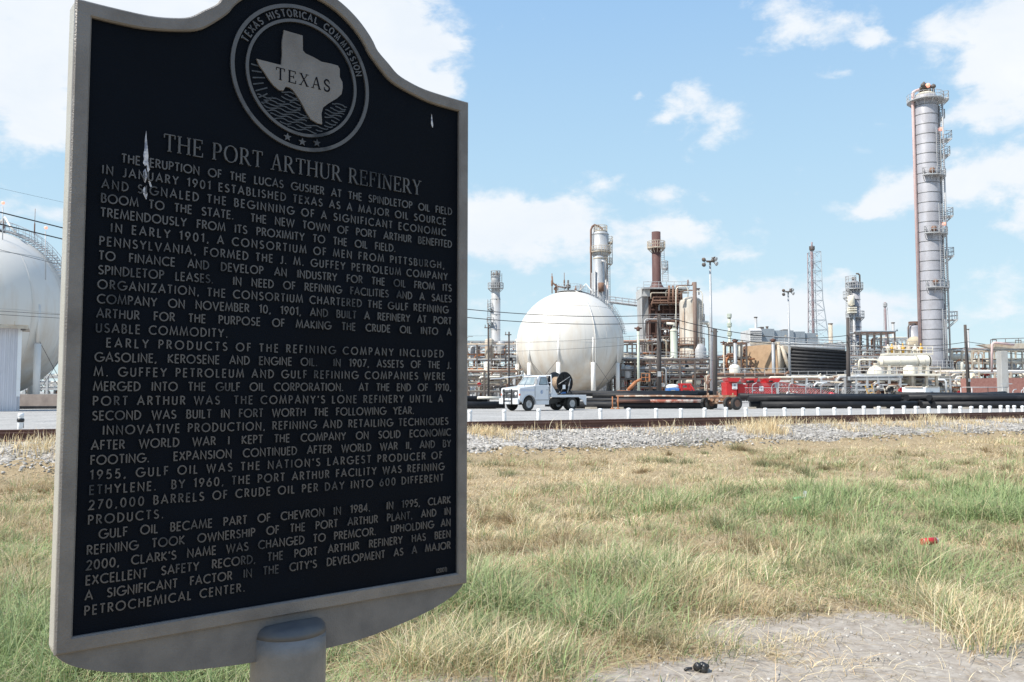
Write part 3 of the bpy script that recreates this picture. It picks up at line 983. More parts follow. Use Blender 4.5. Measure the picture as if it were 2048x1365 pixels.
def soil_material():
    m = bpy.data.materials.new('dry_soil_and_thatch')
    m.use_nodes = True
    N, L = m.node_tree.nodes, m.node_tree.links
    b = N['Principled BSDF']
    b.inputs['Roughness'].default_value = .95
    b.inputs['Specular IOR Level'].default_value = .15
    tc = N.new('ShaderNodeTexCoord')
    def noise(sc, det=6, r=.65):
        n = N.new('ShaderNodeTexNoise')
        n.inputs['Scale'].default_value = sc
        n.inputs['Detail'].default_value = det
        n.inputs['Roughness'].default_value = r
        L.new(tc.outputs['Object'], n.inputs['Vector'])
        return n.outputs['Fac']
    def ramp(src, stops):
        r = N.new('ShaderNodeValToRGB')
        el = r.color_ramp.elements
        el[0].position, el[0].color = stops[0][0], (*stops[0][1], 1)
        el[1].position, el[1].color = stops[-1][0], (*stops[-1][1], 1)
        for p, c in stops[1:-1]:
            e = el.new(p)
            e.color = (*c, 1)
        L.new(src, r.inputs[0])
        return r.outputs[0]
    def mix(f, a, b_):
        x = N.new('ShaderNodeMix')
        x.data_type = 'RGBA'
        L.new(f, x.inputs['Factor'])
        L.new(a, x.inputs['A'])
        L.new(b_, x.inputs['B'])
        return x.outputs['Result']
    thatch = ramp(noise(30, 8, .75), [(.3, (.20, .15, .09)), (.5, (.34, .265, .165)), (.7, (.48, .385, .26))])
    earth = ramp(noise(11, 12, .82), [(.30, (.17, .14, .11)), (.43, (.29, .25, .21)), (.56, (.39, .35, .305)), (.74, (.50, .46, .41))])
    at_ = N.new('ShaderNodeAttribute')
    at_.attribute_name = 'bare'
    f = N.new('ShaderNodeMapRange')
    ad = N.new('ShaderNodeMath')
    ad.operation = 'MULTIPLY_ADD'
    sb = N.new('ShaderNodeMath')
    sb.operation = 'SUBTRACT'
    sb.inputs[1].default_value = .5
    L.new(noise(14, 6), sb.inputs[0])
    L.new(sb.outputs[0], ad.inputs[0])
    ad.inputs[1].default_value = .9
    L.new(at_.outputs['Fac'], ad.inputs[2])
    f.inputs['From Min'].default_value = .30
    f.inputs['From Max'].default_value = .46
    L.new(ad.outputs[0], f.inputs['Value'])
    L.new(mix(f.outputs[0], thatch, earth), b.inputs['Base Color'])
    bp = N.new('ShaderNodeBump')
    bp.inputs['Strength'].default_value = .55
    bp.inputs['Distance'].default_value = .008
    L.new(noise(75, 6, .7), bp.inputs['Height'])
    L.new(bp.outputs[0], b.inputs['Normal'])
    return m


def gravel_material(name, cols, scale):
    m = bpy.data.materials.new(name)
    m.use_nodes = True
    N, L = m.node_tree.nodes, m.node_tree.links
    b = N['Principled BSDF']
    b.inputs['Roughness'].default_value = .92
    b.inputs['Specular IOR Level'].default_value = .2
    tc = N.new('ShaderNodeTexCoord')
    v = N.new('ShaderNodeTexVoronoi')
    v.inputs['Scale'].default_value = scale
    L.new(tc.outputs['Object'], v.inputs['Vector'])
    sp = N.new('ShaderNodeSeparateColor')
    L.new(v.outputs['Color'], sp.inputs[0])
    n = N.new('ShaderNodeTexNoise')
    n.inputs['Scale'].default_value = .35
    n.inputs['Detail'].default_value = 7
    L.new(tc.outputs['Object'], n.inputs['Vector'])
    md = N.new('ShaderNodeMath')
    md.operation = 'MULTIPLY_ADD'
    L.new(sp.outputs[0], md.inputs[0])
    md.inputs[1].default_value = .55
    ad = N.new('ShaderNodeMath')
    ad.operation = 'MULTIPLY_ADD'
    L.new(n.outputs['Fac'], ad.inputs[0])
    ad.inputs[1].default_value = .9
    ad.inputs[2].default_value = -.22
    L.new(ad.outputs[0], md.inputs[2])
    r = N.new('ShaderNodeValToRGB')
    el = r.color_ramp.elements
    el[0].position, el[0].color = .1, (*cols[0], 1)
    el[1].position, el[1].color = .9, (*cols[2], 1)
    e = el.new(.5)
    e.color = (*cols[1], 1)
    L.new(md.outputs[0], r.inputs[0])
    L.new(r.outputs[0], b.inputs['Base Color'])
    bp = N.new('ShaderNodeBump')
    bp.inputs['Strength'].default_value = .7
    bp.inputs['Distance'].default_value = .03
    bp.invert = True
    L.new(v.outputs['Distance'], bp.inputs['Height'])
    L.new(bp.outputs[0], b.inputs['Normal'])
    return m


def build_ground():
    tv = np.unique(np.concatenate([np.linspace(-2500, -60, 14), np.linspace(-60, -25, 20), np.arange(-25, 60, .3), np.linspace(60, 120, 20), np.linspace(120, 3000, 14)]))
    sv = np.unique(np.concatenate([np.linspace(-2500, -40, 12), np.arange(-40, -22, 1.0), np.arange(-22, -2.0, .22), [-2.0, -1.8]]))
    def zf(s, x, y):
        near = 1 - sst(25, 60, np.abs(x) + np.abs(y))
        return height(s) + near * undulation(x, y)
    o = grid_sheet('ground', sv, tv, zf, soil_material(), kind='structure')
    n = len(o.data.vertices)
    co = np.empty(n * 3, np.float32)
    o.data.vertices.foreach_get('co', co)
    co = co.reshape(-1, 3)
    attr(o.data, 'bare', blobs(co[:, 0], co[:, 1], BARE))
    tb = np.unique(np.concatenate([np.linspace(-400, -25, 20), np.arange(-25, 62, .12), np.linspace(62, 420, 25)]))
    sb = np.arange(-2.55, 5.0, .12)
    def zb(s, x, y):
        return height(s) + .035 + (fbm(x * 5, y * 5, 21) - .5) * .07 - .12 * sst(-2.1, -2.55, s) - .11 * sst(4.2, 4.9, s)
    grid_sheet('ballast_bed', sb, tb, zb, gravel_material('pale_ballast', ((.18, .16, .135), (.34, .315, .285), (.56, .53, .49)), 13), kind='structure')
    sy = np.unique(np.concatenate([np.arange(4.0, 8, .5), np.linspace(8, 130, 60), np.linspace(130, 4500, 16)]))
    ty = np.unique(np.concatenate([np.linspace(-3500, -120, 12), np.linspace(-120, 260, 90), np.linspace(260, 4500, 14)]))
    grid_sheet('yard', sy, ty, lambda s, x, y: height(s) + (fbm(x * .2, y * .2, 31) - .5) * .05 * (1 - sst(90, 140, y)), gravel_material('pale_gravel_yard', ((.27, .262, .25), (.36, .35, .335), (.45, .44, .425)), 9), kind='structure')


def ground_z(x, y):
    s = (x - R0.x) * RN.x + (y - R0.y) * RN.y
    return height(s) + undulation(x, y)


def blade_material():
    m = bpy.data.materials.new('grass_blades')
    m.use_nodes = True
    N, L = m.node_tree.nodes, m.node_tree.links
    b = N['Principled BSDF']
    b.inputs['Roughness'].default_value = .7
    b.inputs['Specular IOR Level'].default_value = .25
    a = N.new('ShaderNodeAttribute')
    a.attribute_name = 'tint'
    L.new(a.outputs['Color'], b.inputs['Base Color'])
    t = N.new('ShaderNodeBsdfTranslucent')
    L.new(a.outputs['Color'], t.inputs['Color'])
    mx = N.new('ShaderNodeMixShader')
    mx.inputs[0].default_value = .28
    L.new(b.outputs[0], mx.inputs[1])
    L.new(t.outputs[0], mx.inputs[2])
    L.new(mx.outputs[0], N['Material Output'].inputs['Surface'])
    return m


def make_blades(name, X, Y, Hh, W, az, lean, col, tip, m, zoff=0.0):
    """numpy blades: three segments bending over in direction az"""
    n = len(X)
    Z = ground_z(X, Y) - .01 + zoff
    ts = np.array([0, .38, .72, 1.0])
    ca, sa = np.cos(az), np.sin(az)
    # width direction roughly across the bend, turned at random
    wa = az + PI / 2 + RNG.uniform(-.9, .9, n)
    wx, wy = np.cos(wa), np.sin(wa)
    V = np.empty((n, 7, 3), np.float32)
    C = np.empty((n, 7, 4), np.float32)
    for i, t in enumerate(ts):
        out = lean * Hh * t ** 1.8
        up = Hh * t * (1 - .32 * np.minimum(lean, 1.6) * t)
        cx, cy, cz = X + ca * out, Y + sa * out, Z + up
        w = W * (1 - .55 * t) / 2
        if i < 3:
            for j, sg in ((2 * i, -1), (2 * i + 1, 1)):
                V[:, j, 0], V[:, j, 1], V[:, j, 2] = cx + sg * wx * w, cy + sg * wy * w, cz
                C[:, j, :3] = col * (1 - t) + tip * t
        else:
            V[:, 6, 0], V[:, 6, 1], V[:, 6, 2] = cx, cy, cz
            C[:, 6, :3] = tip
    C[..., 3] = 1
    base = (np.arange(n) * 7)[:, None]
    tri = np.array([[0, 1, 3], [0, 3, 2], [2, 3, 5], [2, 5, 4], [4, 5, 6]])
    F = (base[:, None, :] + tri[None]).reshape(-1, 3)
    me = np_mesh(name, V.reshape(-1, 3), F)
    a = me.color_attributes.new('tint', 'FLOAT_COLOR', 'POINT')
    a.data.foreach_set('color', C.reshape(-1))
    me.materials.append(m)
    o = bpy.data.objects.new(name, me)
    COL.objects.link(o)
    return o


RNG = np.random.default_rng(11)
STRAW = np.array([[.74, .60, .36], [.80, .68, .45], [.63, .49, .28], [.68, .50, .31], [.84, .75, .54]])
GREEN = np.array([[.21, .31, .115], [.28, .37, .15], [.17, .26, .10], [.34, .40, .19], [.25, .35, .15]])
OLIVE = np.array([[.33, .32, .18], [.42, .38, .22], [.36, .29, .17]])


def build_grass():
    m = blade_material()
    # clumps by depth, thinner with distance
    NC = 15500
    u = RNG.uniform(0, 1, NC)
    Yc = 3.0 * (28.5 / 3.0) ** (u ** .88)
    Xc = RNG.uniform(-1, 1, NC) * (Yc * .72 + 1.2)
    s = (Xc - R0.x) * RN.x + (Yc - R0.y) * RN.y
    bare = blobs(Xc, Yc, BARE)
    green = blobs(Xc, Yc, GREENP, .4, 17)
    tall = fbm(Xc * .9, Yc * .9, 51)
    edge = -1.80 + (fbm(Xc * .8, Yc * .8, 77) - .5) * 3.2 + 1.35 * sst(5, 24, Xc)
    keep = (s < edge) & (RNG.uniform(0, 1, NC) > np.clip((bare - .22) * 3.2, 0, .955)) & (RNG.uniform(0, 1, NC) < .10 + 2.2 * np.clip(fbm(Xc * 1.9, Yc * 1.9, 61) - .25, 0, 1))
    Xc, Yc, green, tall, bare, s = Xc[keep], Yc[keep], green[keep], tall[keep], bare[keep], s[keep]
    n = len(Xc)
    per = np.clip(np.rint(RNG.gamma(3.2, 8.5, n)), 6, 80).astype(int)
    idx = np.repeat(np.arange(n), per)
    N_ = len(idx)
    spread = np.repeat(RNG.uniform(.035, .12, n) * (1 + Yc * .05), per)
    X = Xc[idx] + RNG.normal(0, 1, N_) * spread
    Y = Yc[idx] + RNG.normal(0, 1, N_) * spread
    g = blobs(X, Y, GREENP, .4, 17) * (.62 + .8 * fbm(X * 2.5, Y * 2.5, 33)) + (fbm(X * .7, Y * .7, 41) - .5) * .5 + .06
    clg = np.repeat(RNG.normal(0, .13, n), per)
    pg = np.clip(g + clg, 0, 1)
    r = RNG.uniform(0, 1, N_)
    isg = r < pg * .85
    iso = (~isg) & (RNG.uniform(0, 1, N_) < .30)
    col = STRAW[RNG.integers(0, 5, N_)]
    # patches of redder and paler straw
    pat = np.clip((fbm(X * .9, Y * 1.7, 91, 3)[:, None] - .36) * 3.4, 0, 1)
    col = col * (.66 + .42 * pat) * np.where(pat < .35, np.array([[1.0, .93, .84]]), np.array([[1.0, 1.0, 1.0]]))
    gc = GREEN[RNG.integers(0, 5, N_)]
    oc = OLIVE[RNG.integers(0, 3, N_)]
    col = np.where(isg[:, None], gc, np.where(iso[:, None], oc, col))
    col = col * RNG.uniform(.75, 1.22, N_)[:, None]
    tip = col * .45 + np.where(isg[:, None], np.array([[.46, .52, .28]]), np.array([[.74, .64, .45]])) * .5
    hcl = np.repeat((.05 + .16 * np.clip(tall * 2.2 - .85, 0, 1) + .09 * green + np.where(RNG.uniform(0, 1, n) < .06, .10, 0)) * RNG.uniform(.55, 1.55, n), per)
    H = hcl * RNG.uniform(.45, 1.2, N_) * np.where(isg, 1.1, 1.0) * np.clip(1 - np.repeat(bare, per) * .9, .35, 1)
    H *= np.where(np.repeat(s, per) > -3.5, .7, 1)
    W = (.0022 + .00042 * Y) * RNG.uniform(.7, 1.4, N_) * np.where(isg, 1.35, .9)
    rad = np.arctan2(Y - Yc[idx], X - Xc[idx])
    az = rad + RNG.normal(0, .6, N_)
    wind = RNG.uniform(0, 1, N_) < .22
    az = np.where(wind, RNG.normal(.25, .6, N_), az)
    lean = np.abs(RNG.normal(.85, .55, N_))
    o = make_blades('grass', X, Y, H, W, az, lean, col, tip, m)
    o['kind'] = 'stuff'
    o['label'] = 'dry straw and green grass covering the verge before the railway'
    # separate big tufts standing out in the foreground
    TU = [(1010, 1225, .36, .8), (945, 1190, .34, .8), (985, 1170, .30, .9), (1200, 1160, .34, .6), (1255, 1150, .30, .7), (1120, 1150, .26, .6), (1330, 1190, .30, .35), (1380, 1185, .28, .3), (1440, 1215, .26, .35), (1480, 1150, .24, .3), (1290, 1215, .24, .3), (1560, 1135, .26, .45), (1635, 1112, .24, .75), (1700, 1105, .22, .75), (1725, 1095, .2, .6), (1905, 1255, .28, .4), (1965, 1300, .30, .3), (2015, 1260, .28, .45), (1870, 1210, .24, .35), (870, 1285, .30, .55), (820, 1330, .26, .3), (1080, 1320, .24, .15), (1010, 1345, .26, .1), (940, 1320, .28, .3), (900, 1350, .26, .2), (60, 1200, .30, .9), (20, 1280, .30, .9), (90, 1330, .28, .85), (40, 1130, .24, .6), (1050, 1090, .24, .5), (960, 1080, .2, .25), (1060, 1060, .2, .2), (1165, 1030, .2, .2), (1195, 975, .2, .1), (1030, 995, .2, .15), (1390, 990, .18, .1), (1380, 960, .16, .05), (1570, 965, .16, .05), (1660, 1000, .3, .9), (1760, 985, .32, .95), (1830, 960, .32, .9), (1900, 985, .32, .95), (1960, 965, .3, .9), (1600, 1020, .26, .8), (1700, 1020, .26, .8), (2010, 1000, .3, .9), (1850, 1020, .26, .85), (1545, 1000, .2, .6), (1460, 1060, .2, .6), (1500, 1010, .2, .5)]
    bx, by, bh, bg_, cxs, cys = [], [], [], [], [], []
    for px, py, hh, gg in TU:
        q = gpt(px, py)
        k = int(RNG.uniform(150, 240))
        sp_ = .035 + .10 * hh + .004 * q.y
        bx.append(q.x + RNG.normal(0, sp_ * 1.25, k)); by.append(q.y + RNG.normal(0, sp_, k))
        bh.append(hh * RNG.uniform(.45, 1.15, k)); bg_.append(np.full(k, gg)); cxs.append(np.full(k, q.x)); cys.append(np.full(k, q.y))
    X, Y, H, gg, cx_, cy_ = [np.concatenate(a) for a in (bx, by, bh, bg_, cxs, cys)]
    n = len(X)
    isg = RNG.uniform(0, 1, n) < gg
    col = np.where(isg[:, None], GREEN[RNG.integers(0, 5, n)], STRAW[RNG.integers(0, 5, n)]) * RNG.uniform(.7, 1.15, n)[:, None]
    az = np.arctan2(Y - cy_, X - cx_) + RNG.normal(0, .5, n)
    az = np.where(RNG.uniform(0, 1, n) < .3, RNG.normal(.2, .6, n), az)
    o = make_blades('grass_tufts', X, Y, H, (.0028 + .0004 * Y) * RNG.uniform(.7, 1.4, n), az, np.abs(RNG.normal(.7, .4, n)), col, col * .6 + np.array([[.70, .63, .42]]) * .4, m)
    o['kind'] = 'stuff'
    o['label'] = 'long bladed tufts of green and straw grass standing out of the verge'
    # low domed clumps, olive or brown, scattered over the verge
    K = 520
    Yk = 4.6 * (21 / 4.6) ** RNG.uniform(0, 1, K)
    Xk = RNG.uniform(-1, 1, K) * (Yk * .70 + .8)
    sk = (Xk - R0.x) * RN.x + (Yk - R0.y) * RN.y
    ok = (sk < -2.8) & (blobs(Xk, Yk, BARE) < .10)
    Xk, Yk = Xk[ok], Yk[ok]
    K = len(Xk)
    nb = RNG.integers(50, 170, K)
    idk = np.repeat(np.arange(K), nb)
    n = len(idk)
    rad_ = RNG.uniform(.06, .20, K) * (1 + .03 * Yk)
    rr_ = np.abs(RNG.normal(0, .75, n))
    aa_ = RNG.uniform(0, 2 * PI, n)
    X = Xk[idk] + np.cos(aa_) * rr_ * rad_[idk] * 1.5
    Y = Yk[idk] + np.sin(aa_) * rr_ * rad_[idk]
    H = (RNG.uniform(.09, .24, K))[idk] * RNG.uniform(.6, 1.1, n) * np.clip(1.15 - rr_ * .3, .4, 1)
    tone = RNG.uniform(0, 1, K) + .5 * blobs(Xk, Yk, GREENP, .4, 17)
    base = np.where((tone > .75)[:, None], np.array([[.20, .23, .115]]), np.where((tone > .4)[:, None], np.array([[.29, .25, .14]]), np.array([[.34, .24, .135]])))
    col = base[idk] * RNG.uniform(.7, 1.25, n)[:, None]
    o = make_blades('grass_clumps', X, Y, H, (.0024 + .0004 * Y) * RNG.uniform(.7, 1.3, n), aa_ + RNG.normal(0, .5, n), np.abs(RNG.normal(.55, .3, n)) + .25 * rr_, col, col * .6 + np.array([[.52, .46, .29]]) * .4, m)
    o['kind'] = 'stuff'
    o['label'] = 'low domed clumps of olive and brown grass dotted over the verge'
    # matted dead stems lying almost flat (fills between the clumps)
    M_ = 120000
    u = RNG.uniform(0, 1, M_)
    Y = 3.0 * (27 / 3.0) ** (u ** .9)
    X = RNG.uniform(-1, 1, M_) * (Y * .72 + 1.2)
    s = (X - R0.x) * RN.x + (Y - R0.y) * RN.y
    b = blobs(X, Y, BARE)
    k = (s < -1.60 + (fbm(X * .8, Y * .8, 77) - .5) * 3.2 + 1.25 * sst(5, 24, X)) & (RNG.uniform(0, 1, M_) > np.clip((b - .25) * 2.6, 0, .90))
    X, Y, b = X[k], Y[k], b[k]
    n = len(X)
    col = STRAW[RNG.integers(0, 5, n)] * RNG.uniform(.6, 1.1, n)[:, None] * (.7 + .38 * np.clip((fbm(X * .9, Y * 1.7, 91, 3)[:, None] - .36) * 3.4, 0, 1))
    g = (RNG.uniform(0, 1, n) < blobs(X, Y, GREENP, .4, 17) * .6)
    col = np.where(g[:, None], GREEN[RNG.integers(0, 5, n)] * 1.1, col)
    o = make_blades('dead_thatch', X, Y, RNG.uniform(.05, .13, n), (.002 + .0005 * Y) * RNG.uniform(.7, 1.3, n), RNG.uniform(0, 2 * PI, n), RNG.uniform(1.2, 3.0, n), col, col * 1.1, m)
    o['kind'] = 'stuff'
    o['label'] = 'matted dead straw lying between the grass clumps'
    # weeds standing along the rail and out of the ballast
    spots = []
    for px, k, hh in ((955, 110, .32), (975, 120, .30), (1000, 110, .26), (985, 100, .3), (1020, 60, .24), (1045, 30, .2), (1105, 12, .35), (1130, 14, .3), (1320, 16, .3), (1355, 16, .32), (1440, 14, .35), (1490, 90, .36), (1505, 90, .42), (1525, 110, .46), (1545, 110, .48), (1560, 90, .36), (1540, 90, .30), (1585, 20, .35), (1620, 20, .35), (1700, 20, .4), (1740, 26, .4), (1770, 26, .35), (1800, 22, .3), (1850, 36, .5), (1865, 36, .45), (1905, 30, .4), (1930, 30, .42), (1980, 25, .3), (2030, 25, .3), (60, 22, .45), (90, 26, .45), (105, 20, .4), (30, 10, .3), (95, 60, .25), (40, 40, .2), (80, 60, .22), (1340, 60, .2), (1240, 40, .18), (1660, 70, .24), (1690, 70, .22), (1760, 80, .26), (1820, 80, .28), (1880, 90, .3), (1950, 90, .28), (2000, 90, .28)):
        spots.append((px, k, hh))
    XX, YY, HH = [], [], []
    for px, k, hh in spots:
        d = ray(px, 860)
        q = Vector((d.x / d.y, 1))
        off = random.Random(px).uniform(-1.7, -.45) if hh < .38 else random.Random(px).uniform(-1.9, -1.1)
        # intersection of the view azimuth with the line s = off
        Yd = (off + R0.x * RN.x + R0.y * RN.y) / (q.x * RN.x + RN.y)
        XX.append(q.x * Yd + RNG.normal(0, .28, k * 2))
        YY.append(Yd + RNG.normal(0, .22, k * 2))
        HH.append(hh * RNG.uniform(.4, 1.1, k * 2))
    X, Y, H = np.concatenate(XX), np.concatenate(YY), np.concatenate(HH)
    n = len(X)
    col = STRAW[RNG.integers(0, 5, n)] * RNG.uniform(.8, 1.15, n)[:, None]
    o = make_blades('weeds', X, Y, H, RNG.uniform(.008, .016, n), RNG.uniform(0, 2 * PI, n), np.abs(RNG.normal(.45, .3, n)), col, col * 1.1, m, .03)
    o['kind'] = 'stuff'
    o['label'] = 'tall dry weeds growing out of the ballast beside the rail'


def build_pebbles():
    n = 2600
    Y = 3.6 + RNG.uniform(0, 2.1, n)
    X = RNG.uniform(-1.2, 5.0, n)
    k = blobs(X, Y, BARE) > .22
    X, Y = X[k], Y[k]
    n = len(X)
    V = np.array([(-1, -1, -.5), (1, -1, -.5), (1, 1, -.5), (-1, 1, -.5), (-.7, -.6, .6), (.6, -.7, .5), (.7, .7, .6), (-.6, .6, .5)])[None] * RNG.uniform(.6, 1.2, (n, 8, 3))
    sz = .0025 + .011 * RNG.uniform(0, 1, n) ** 3
    a = RNG.uniform(0, 2 * PI, n)
    ca, sa = np.cos(a)[:, None], np.sin(a)[:, None]
    V = V * sz[:, None, None]
    V = np.stack([V[..., 0] * ca - V[..., 1] * sa, V[..., 0] * sa + V[..., 1] * ca, V[..., 2]], -1) + np.stack([X, Y, ground_z(X, Y) + .001], -1)[:, None, :]
    F = (np.arange(n)[:, None, None] * 8 + np.array([(3, 2, 1, 0), (4, 5, 6, 7), (0, 1, 5, 4), (1, 2, 6, 5), (2, 3, 7, 6), (3, 0, 4, 7)])[None]).reshape(-1, 4)
    me = np_mesh('pebble_litter', V.reshape(-1, 3), F)
    me.materials.append(mat('grey_pebble', (.34, .31, .27), (.52, .49, .45), 40, .4, .6, .9))
    o = bpy.data.objects.new('pebble_litter', me)
    COL.objects.link(o)
    o['kind'] = 'stuff'
    o['label'] = 'small pebbles and crumbs of earth on the bare patch'


def build_stones():
    """loose ballast stones on the near shoulder of the railway"""
    n = 30000
    t = RNG.uniform(-16, 44, n)
    s = RNG.triangular(-2.9, -1.2, .1, n)
    k = RNG.uniform(0, 1, n) < np.clip((44 - t) / 40, .2, 1)
    t, s = t[k], s[k]
    n = len(t)
    X, Y = R0.x + RU.x * t + RN.x * s, R0.y + RU.y * t + RN.y * s
    Z = height(s) + .03
    P = (1 + 5 ** .5) / 2
    ic = np.array([(-1, P, 0), (1, P, 0), (-1, -P, 0), (1, -P, 0), (0, -1, P), (0, 1, P), (0, -1, -P), (0, 1, -P), (P, 0, -1), (P, 0, 1), (-P, 0, -1), (-P, 0, 1)]) / 1.9
    fc = np.array([(0, 11, 5), (0, 5, 1), (0, 1, 7), (0, 7, 10), (0, 10, 11), (1, 5, 9), (5, 11, 4), (11, 10, 2), (10, 7, 6), (7, 1, 8), (3, 9, 4), (3, 4, 2), (3, 2, 6), (3, 6, 8), (3, 8, 9), (4, 9, 5), (2, 4, 11), (6, 2, 10), (8, 6, 7), (9, 8, 1)])
    V = ic[None] * RNG.uniform(.65, 1.25, (n, 12, 1))
    sz = RNG.uniform(.014, .043, (n, 1)) * np.array([[1, 1, .75]]) * RNG.uniform(.7, 1.3, (n, 3))
    V = V * sz[:, None, :]
    a = RNG.uniform(0, 2 * PI, n)
    ca, sa = np.cos(a)[:, None], np.sin(a)[:, None]
    V = np.stack([V[..., 0] * ca - V[..., 1] * sa, V[..., 0] * sa + V[..., 1] * ca, V[..., 2]], -1)
    V = V + np.stack([X, Y, Z], -1)[:, None, :]
    F = (np.arange(n)[:, None, None] * 12 + fc[None]).reshape(-1, 3)
    me = np_mesh('ballast_gravel', V.reshape(-1, 3), F)
    c = RNG.uniform(.18, .60, n)[:, None] * np.array([[1.0, .945, .87]]) * np.where(RNG.uniform(0, 1, n) < .14, .5, 1)[:, None]
    C = np.ones((n, 12, 4), np.float32)
    C[..., :3] = c[:, None, :]
    at_ = me.color_attributes.new('tint', 'FLOAT_COLOR', 'POINT')
    at_.data.foreach_set('color', C.reshape(-1))
    m = bpy.data.materials.new('ballast_stone')
    m.use_nodes = True
    N, L = m.node_tree.nodes, m.node_tree.links
    aa = N.new('ShaderNodeAttribute')
    aa.attribute_name = 'tint'
    L.new(aa.outputs['Color'], N['Principled BSDF'].inputs['Base Color'])
    N['Principled BSDF'].inputs['Roughness'].default_value = .9
    me.materials.append(m)
    o = bpy.data.objects.new('ballast_gravel', me)
    COL.objects.link(o)
    o['kind'] = 'stuff'
    o['label'] = 'loose pale ballast stones on the shoulder of the railway'


def rp(t, s, z):
    return Vector((R0.x + RU.x * t + RN.x * s, R0.y + RU.y * t + RN.y * s, z))


def build_track():
    root = thing('railway_track', 'rusty brown railway track crossing behind the grass verge', 'railway track', rp(0, .7, .48))
    prof = [(-.07, 0), (.07, 0), (.07, .014), (.012, .035), (.012, .13), (.036, .145), (.036, .178), (-.036, .178), (-.036, .145), (-.012, .13), (-.012, .035), (-.07, .014)]
    for s0 in (0.0, 1.5):
        mb = MB()
        a, b = -140, 330
        n = len(prof)
        vs = [rp(t, s0 + x, .500 + z) for t in (a, b) for x, z in prof]
        fs = [(i, (i + 1) % n, n + (i + 1) % n, n + i) for i in range(n)] + [tuple(range(n))[::-1], tuple(range(n, 2 * n))]
        mb.add(vs, fs)
        mb.build('rail', M_RAIL, root)
    rnd = random.Random(5)
    rz = math.atan2(RU.y, RU.x)
    for i in range(98):
        t = -10 + i * .54
        mb = MB()
        mb.box(rp(t, .75 + rnd.uniform(-.06, .06), .425), (.23, 2.6, .15), rz + rnd.uniform(-.03, .03))
        mb.build('sleeper', M_TIE, root)


BOLL = [(40, 21.0)] + [(x, None) for x in (-90, 135, 215, 300, 385, 470, 555, 635, 715, 793, 868, 940, 1010, 1077, 1142.7, 1202.4, 1257.5, 1313, 1361.5, 1408, 1452, 1492, 1531, 1571, 1605.6, 1638.4, 1669.8, 1699.8, 1727.6, 1756.4, 1785, 1809.4, 1833.3, 1857.5, 1879.5, 1901.4, 1922, 1941.5, 1960.9, 1979.7, 2001.6, 2017.8, 2031, 2046.6, 2061)]


def build_bollards():
    A = Vector((xx(40, 21.0, 840), 21.0, 0))
    B = Vector((xx(2045, 34.0, 815), 34.0, 0))
    d = B - A
    src = thing('bollard', 'white round bollard', 'bollard', (0, 0, 0))
    mb = MB()
    mb.lathe((0, 0, -.2), [(.064, 0), (.064, .885), (.060, .905)], 16)
    mb.build('post', M_BOLLARD, src)
    mb = MB()
    mb.lathe((0, 0, .68), [(.066, 0), (.072, .012), (.072, .070), (.064, .09), (.035, .10), (0, .104)], 16)
    mb.build('cap', M_WHITE, src)
    rnd = random.Random(2)
    first = True
    vis = sorted(p for p, _ in BOLL)
    shown = [p for p in vis if p > 935]
    for px in vis:
        q = ray(px, 835)
        k = q.x / q.y
        u = (A.x - k * A.y) / (k * d.y - d.x)
        p = A + d * u
        o = src if first else copy_tree(src)
        first = False
        o.location = (p.x, p.y, .15 + rnd.uniform(-.02, .03))
        o.rotation_euler = (rnd.uniform(-.05, .05), rnd.uniform(-.05, .05), rnd.uniform(0, 6))
        o['group'] = 'white bollards along the railway'
        if 20 < px < 60:
            o['label'] = 'white bollard left of the plaque with a dark broken strap round it'
            mb = MB()
            mb.lathe((0, 0, .55), [(.066, 0), (.088, .02), (.088, .075), (.066, .10)], 12)
            mb.cyl((.07, -.03, .58), (.085, -.04, .40), .022, 6)
            st = mb.build('strap', M_BLACK, None)
            st.parent = o
        elif px in shown:
            i = shown.index(px)
            ords = ['first', 'second', 'third', 'fourth', 'fifth', 'sixth', 'seventh', 'eighth', 'ninth', 'tenth', 'eleventh', 'twelfth', 'thirteenth', 'fourteenth', 'fifteenth', 'sixteenth', 'seventeenth', 'eighteenth', 'nineteenth', 'twentieth']
            m = len(shown)
            if i < 17:
                near = ''
                if i == 1: near = ', under the truck nose'
                elif i in (2, 3): near = ', before the truck'
                o['label'] = 'white bollard, %s to the right of the plaque%s' % (ords[i], near)
            else:
                o['label'] = 'white bollard behind the rail, %s from the right end' % ords[min(19, m - 1 - i)]
        else:
            o['label'] = 'white bollard of the row hidden behind the plaque'


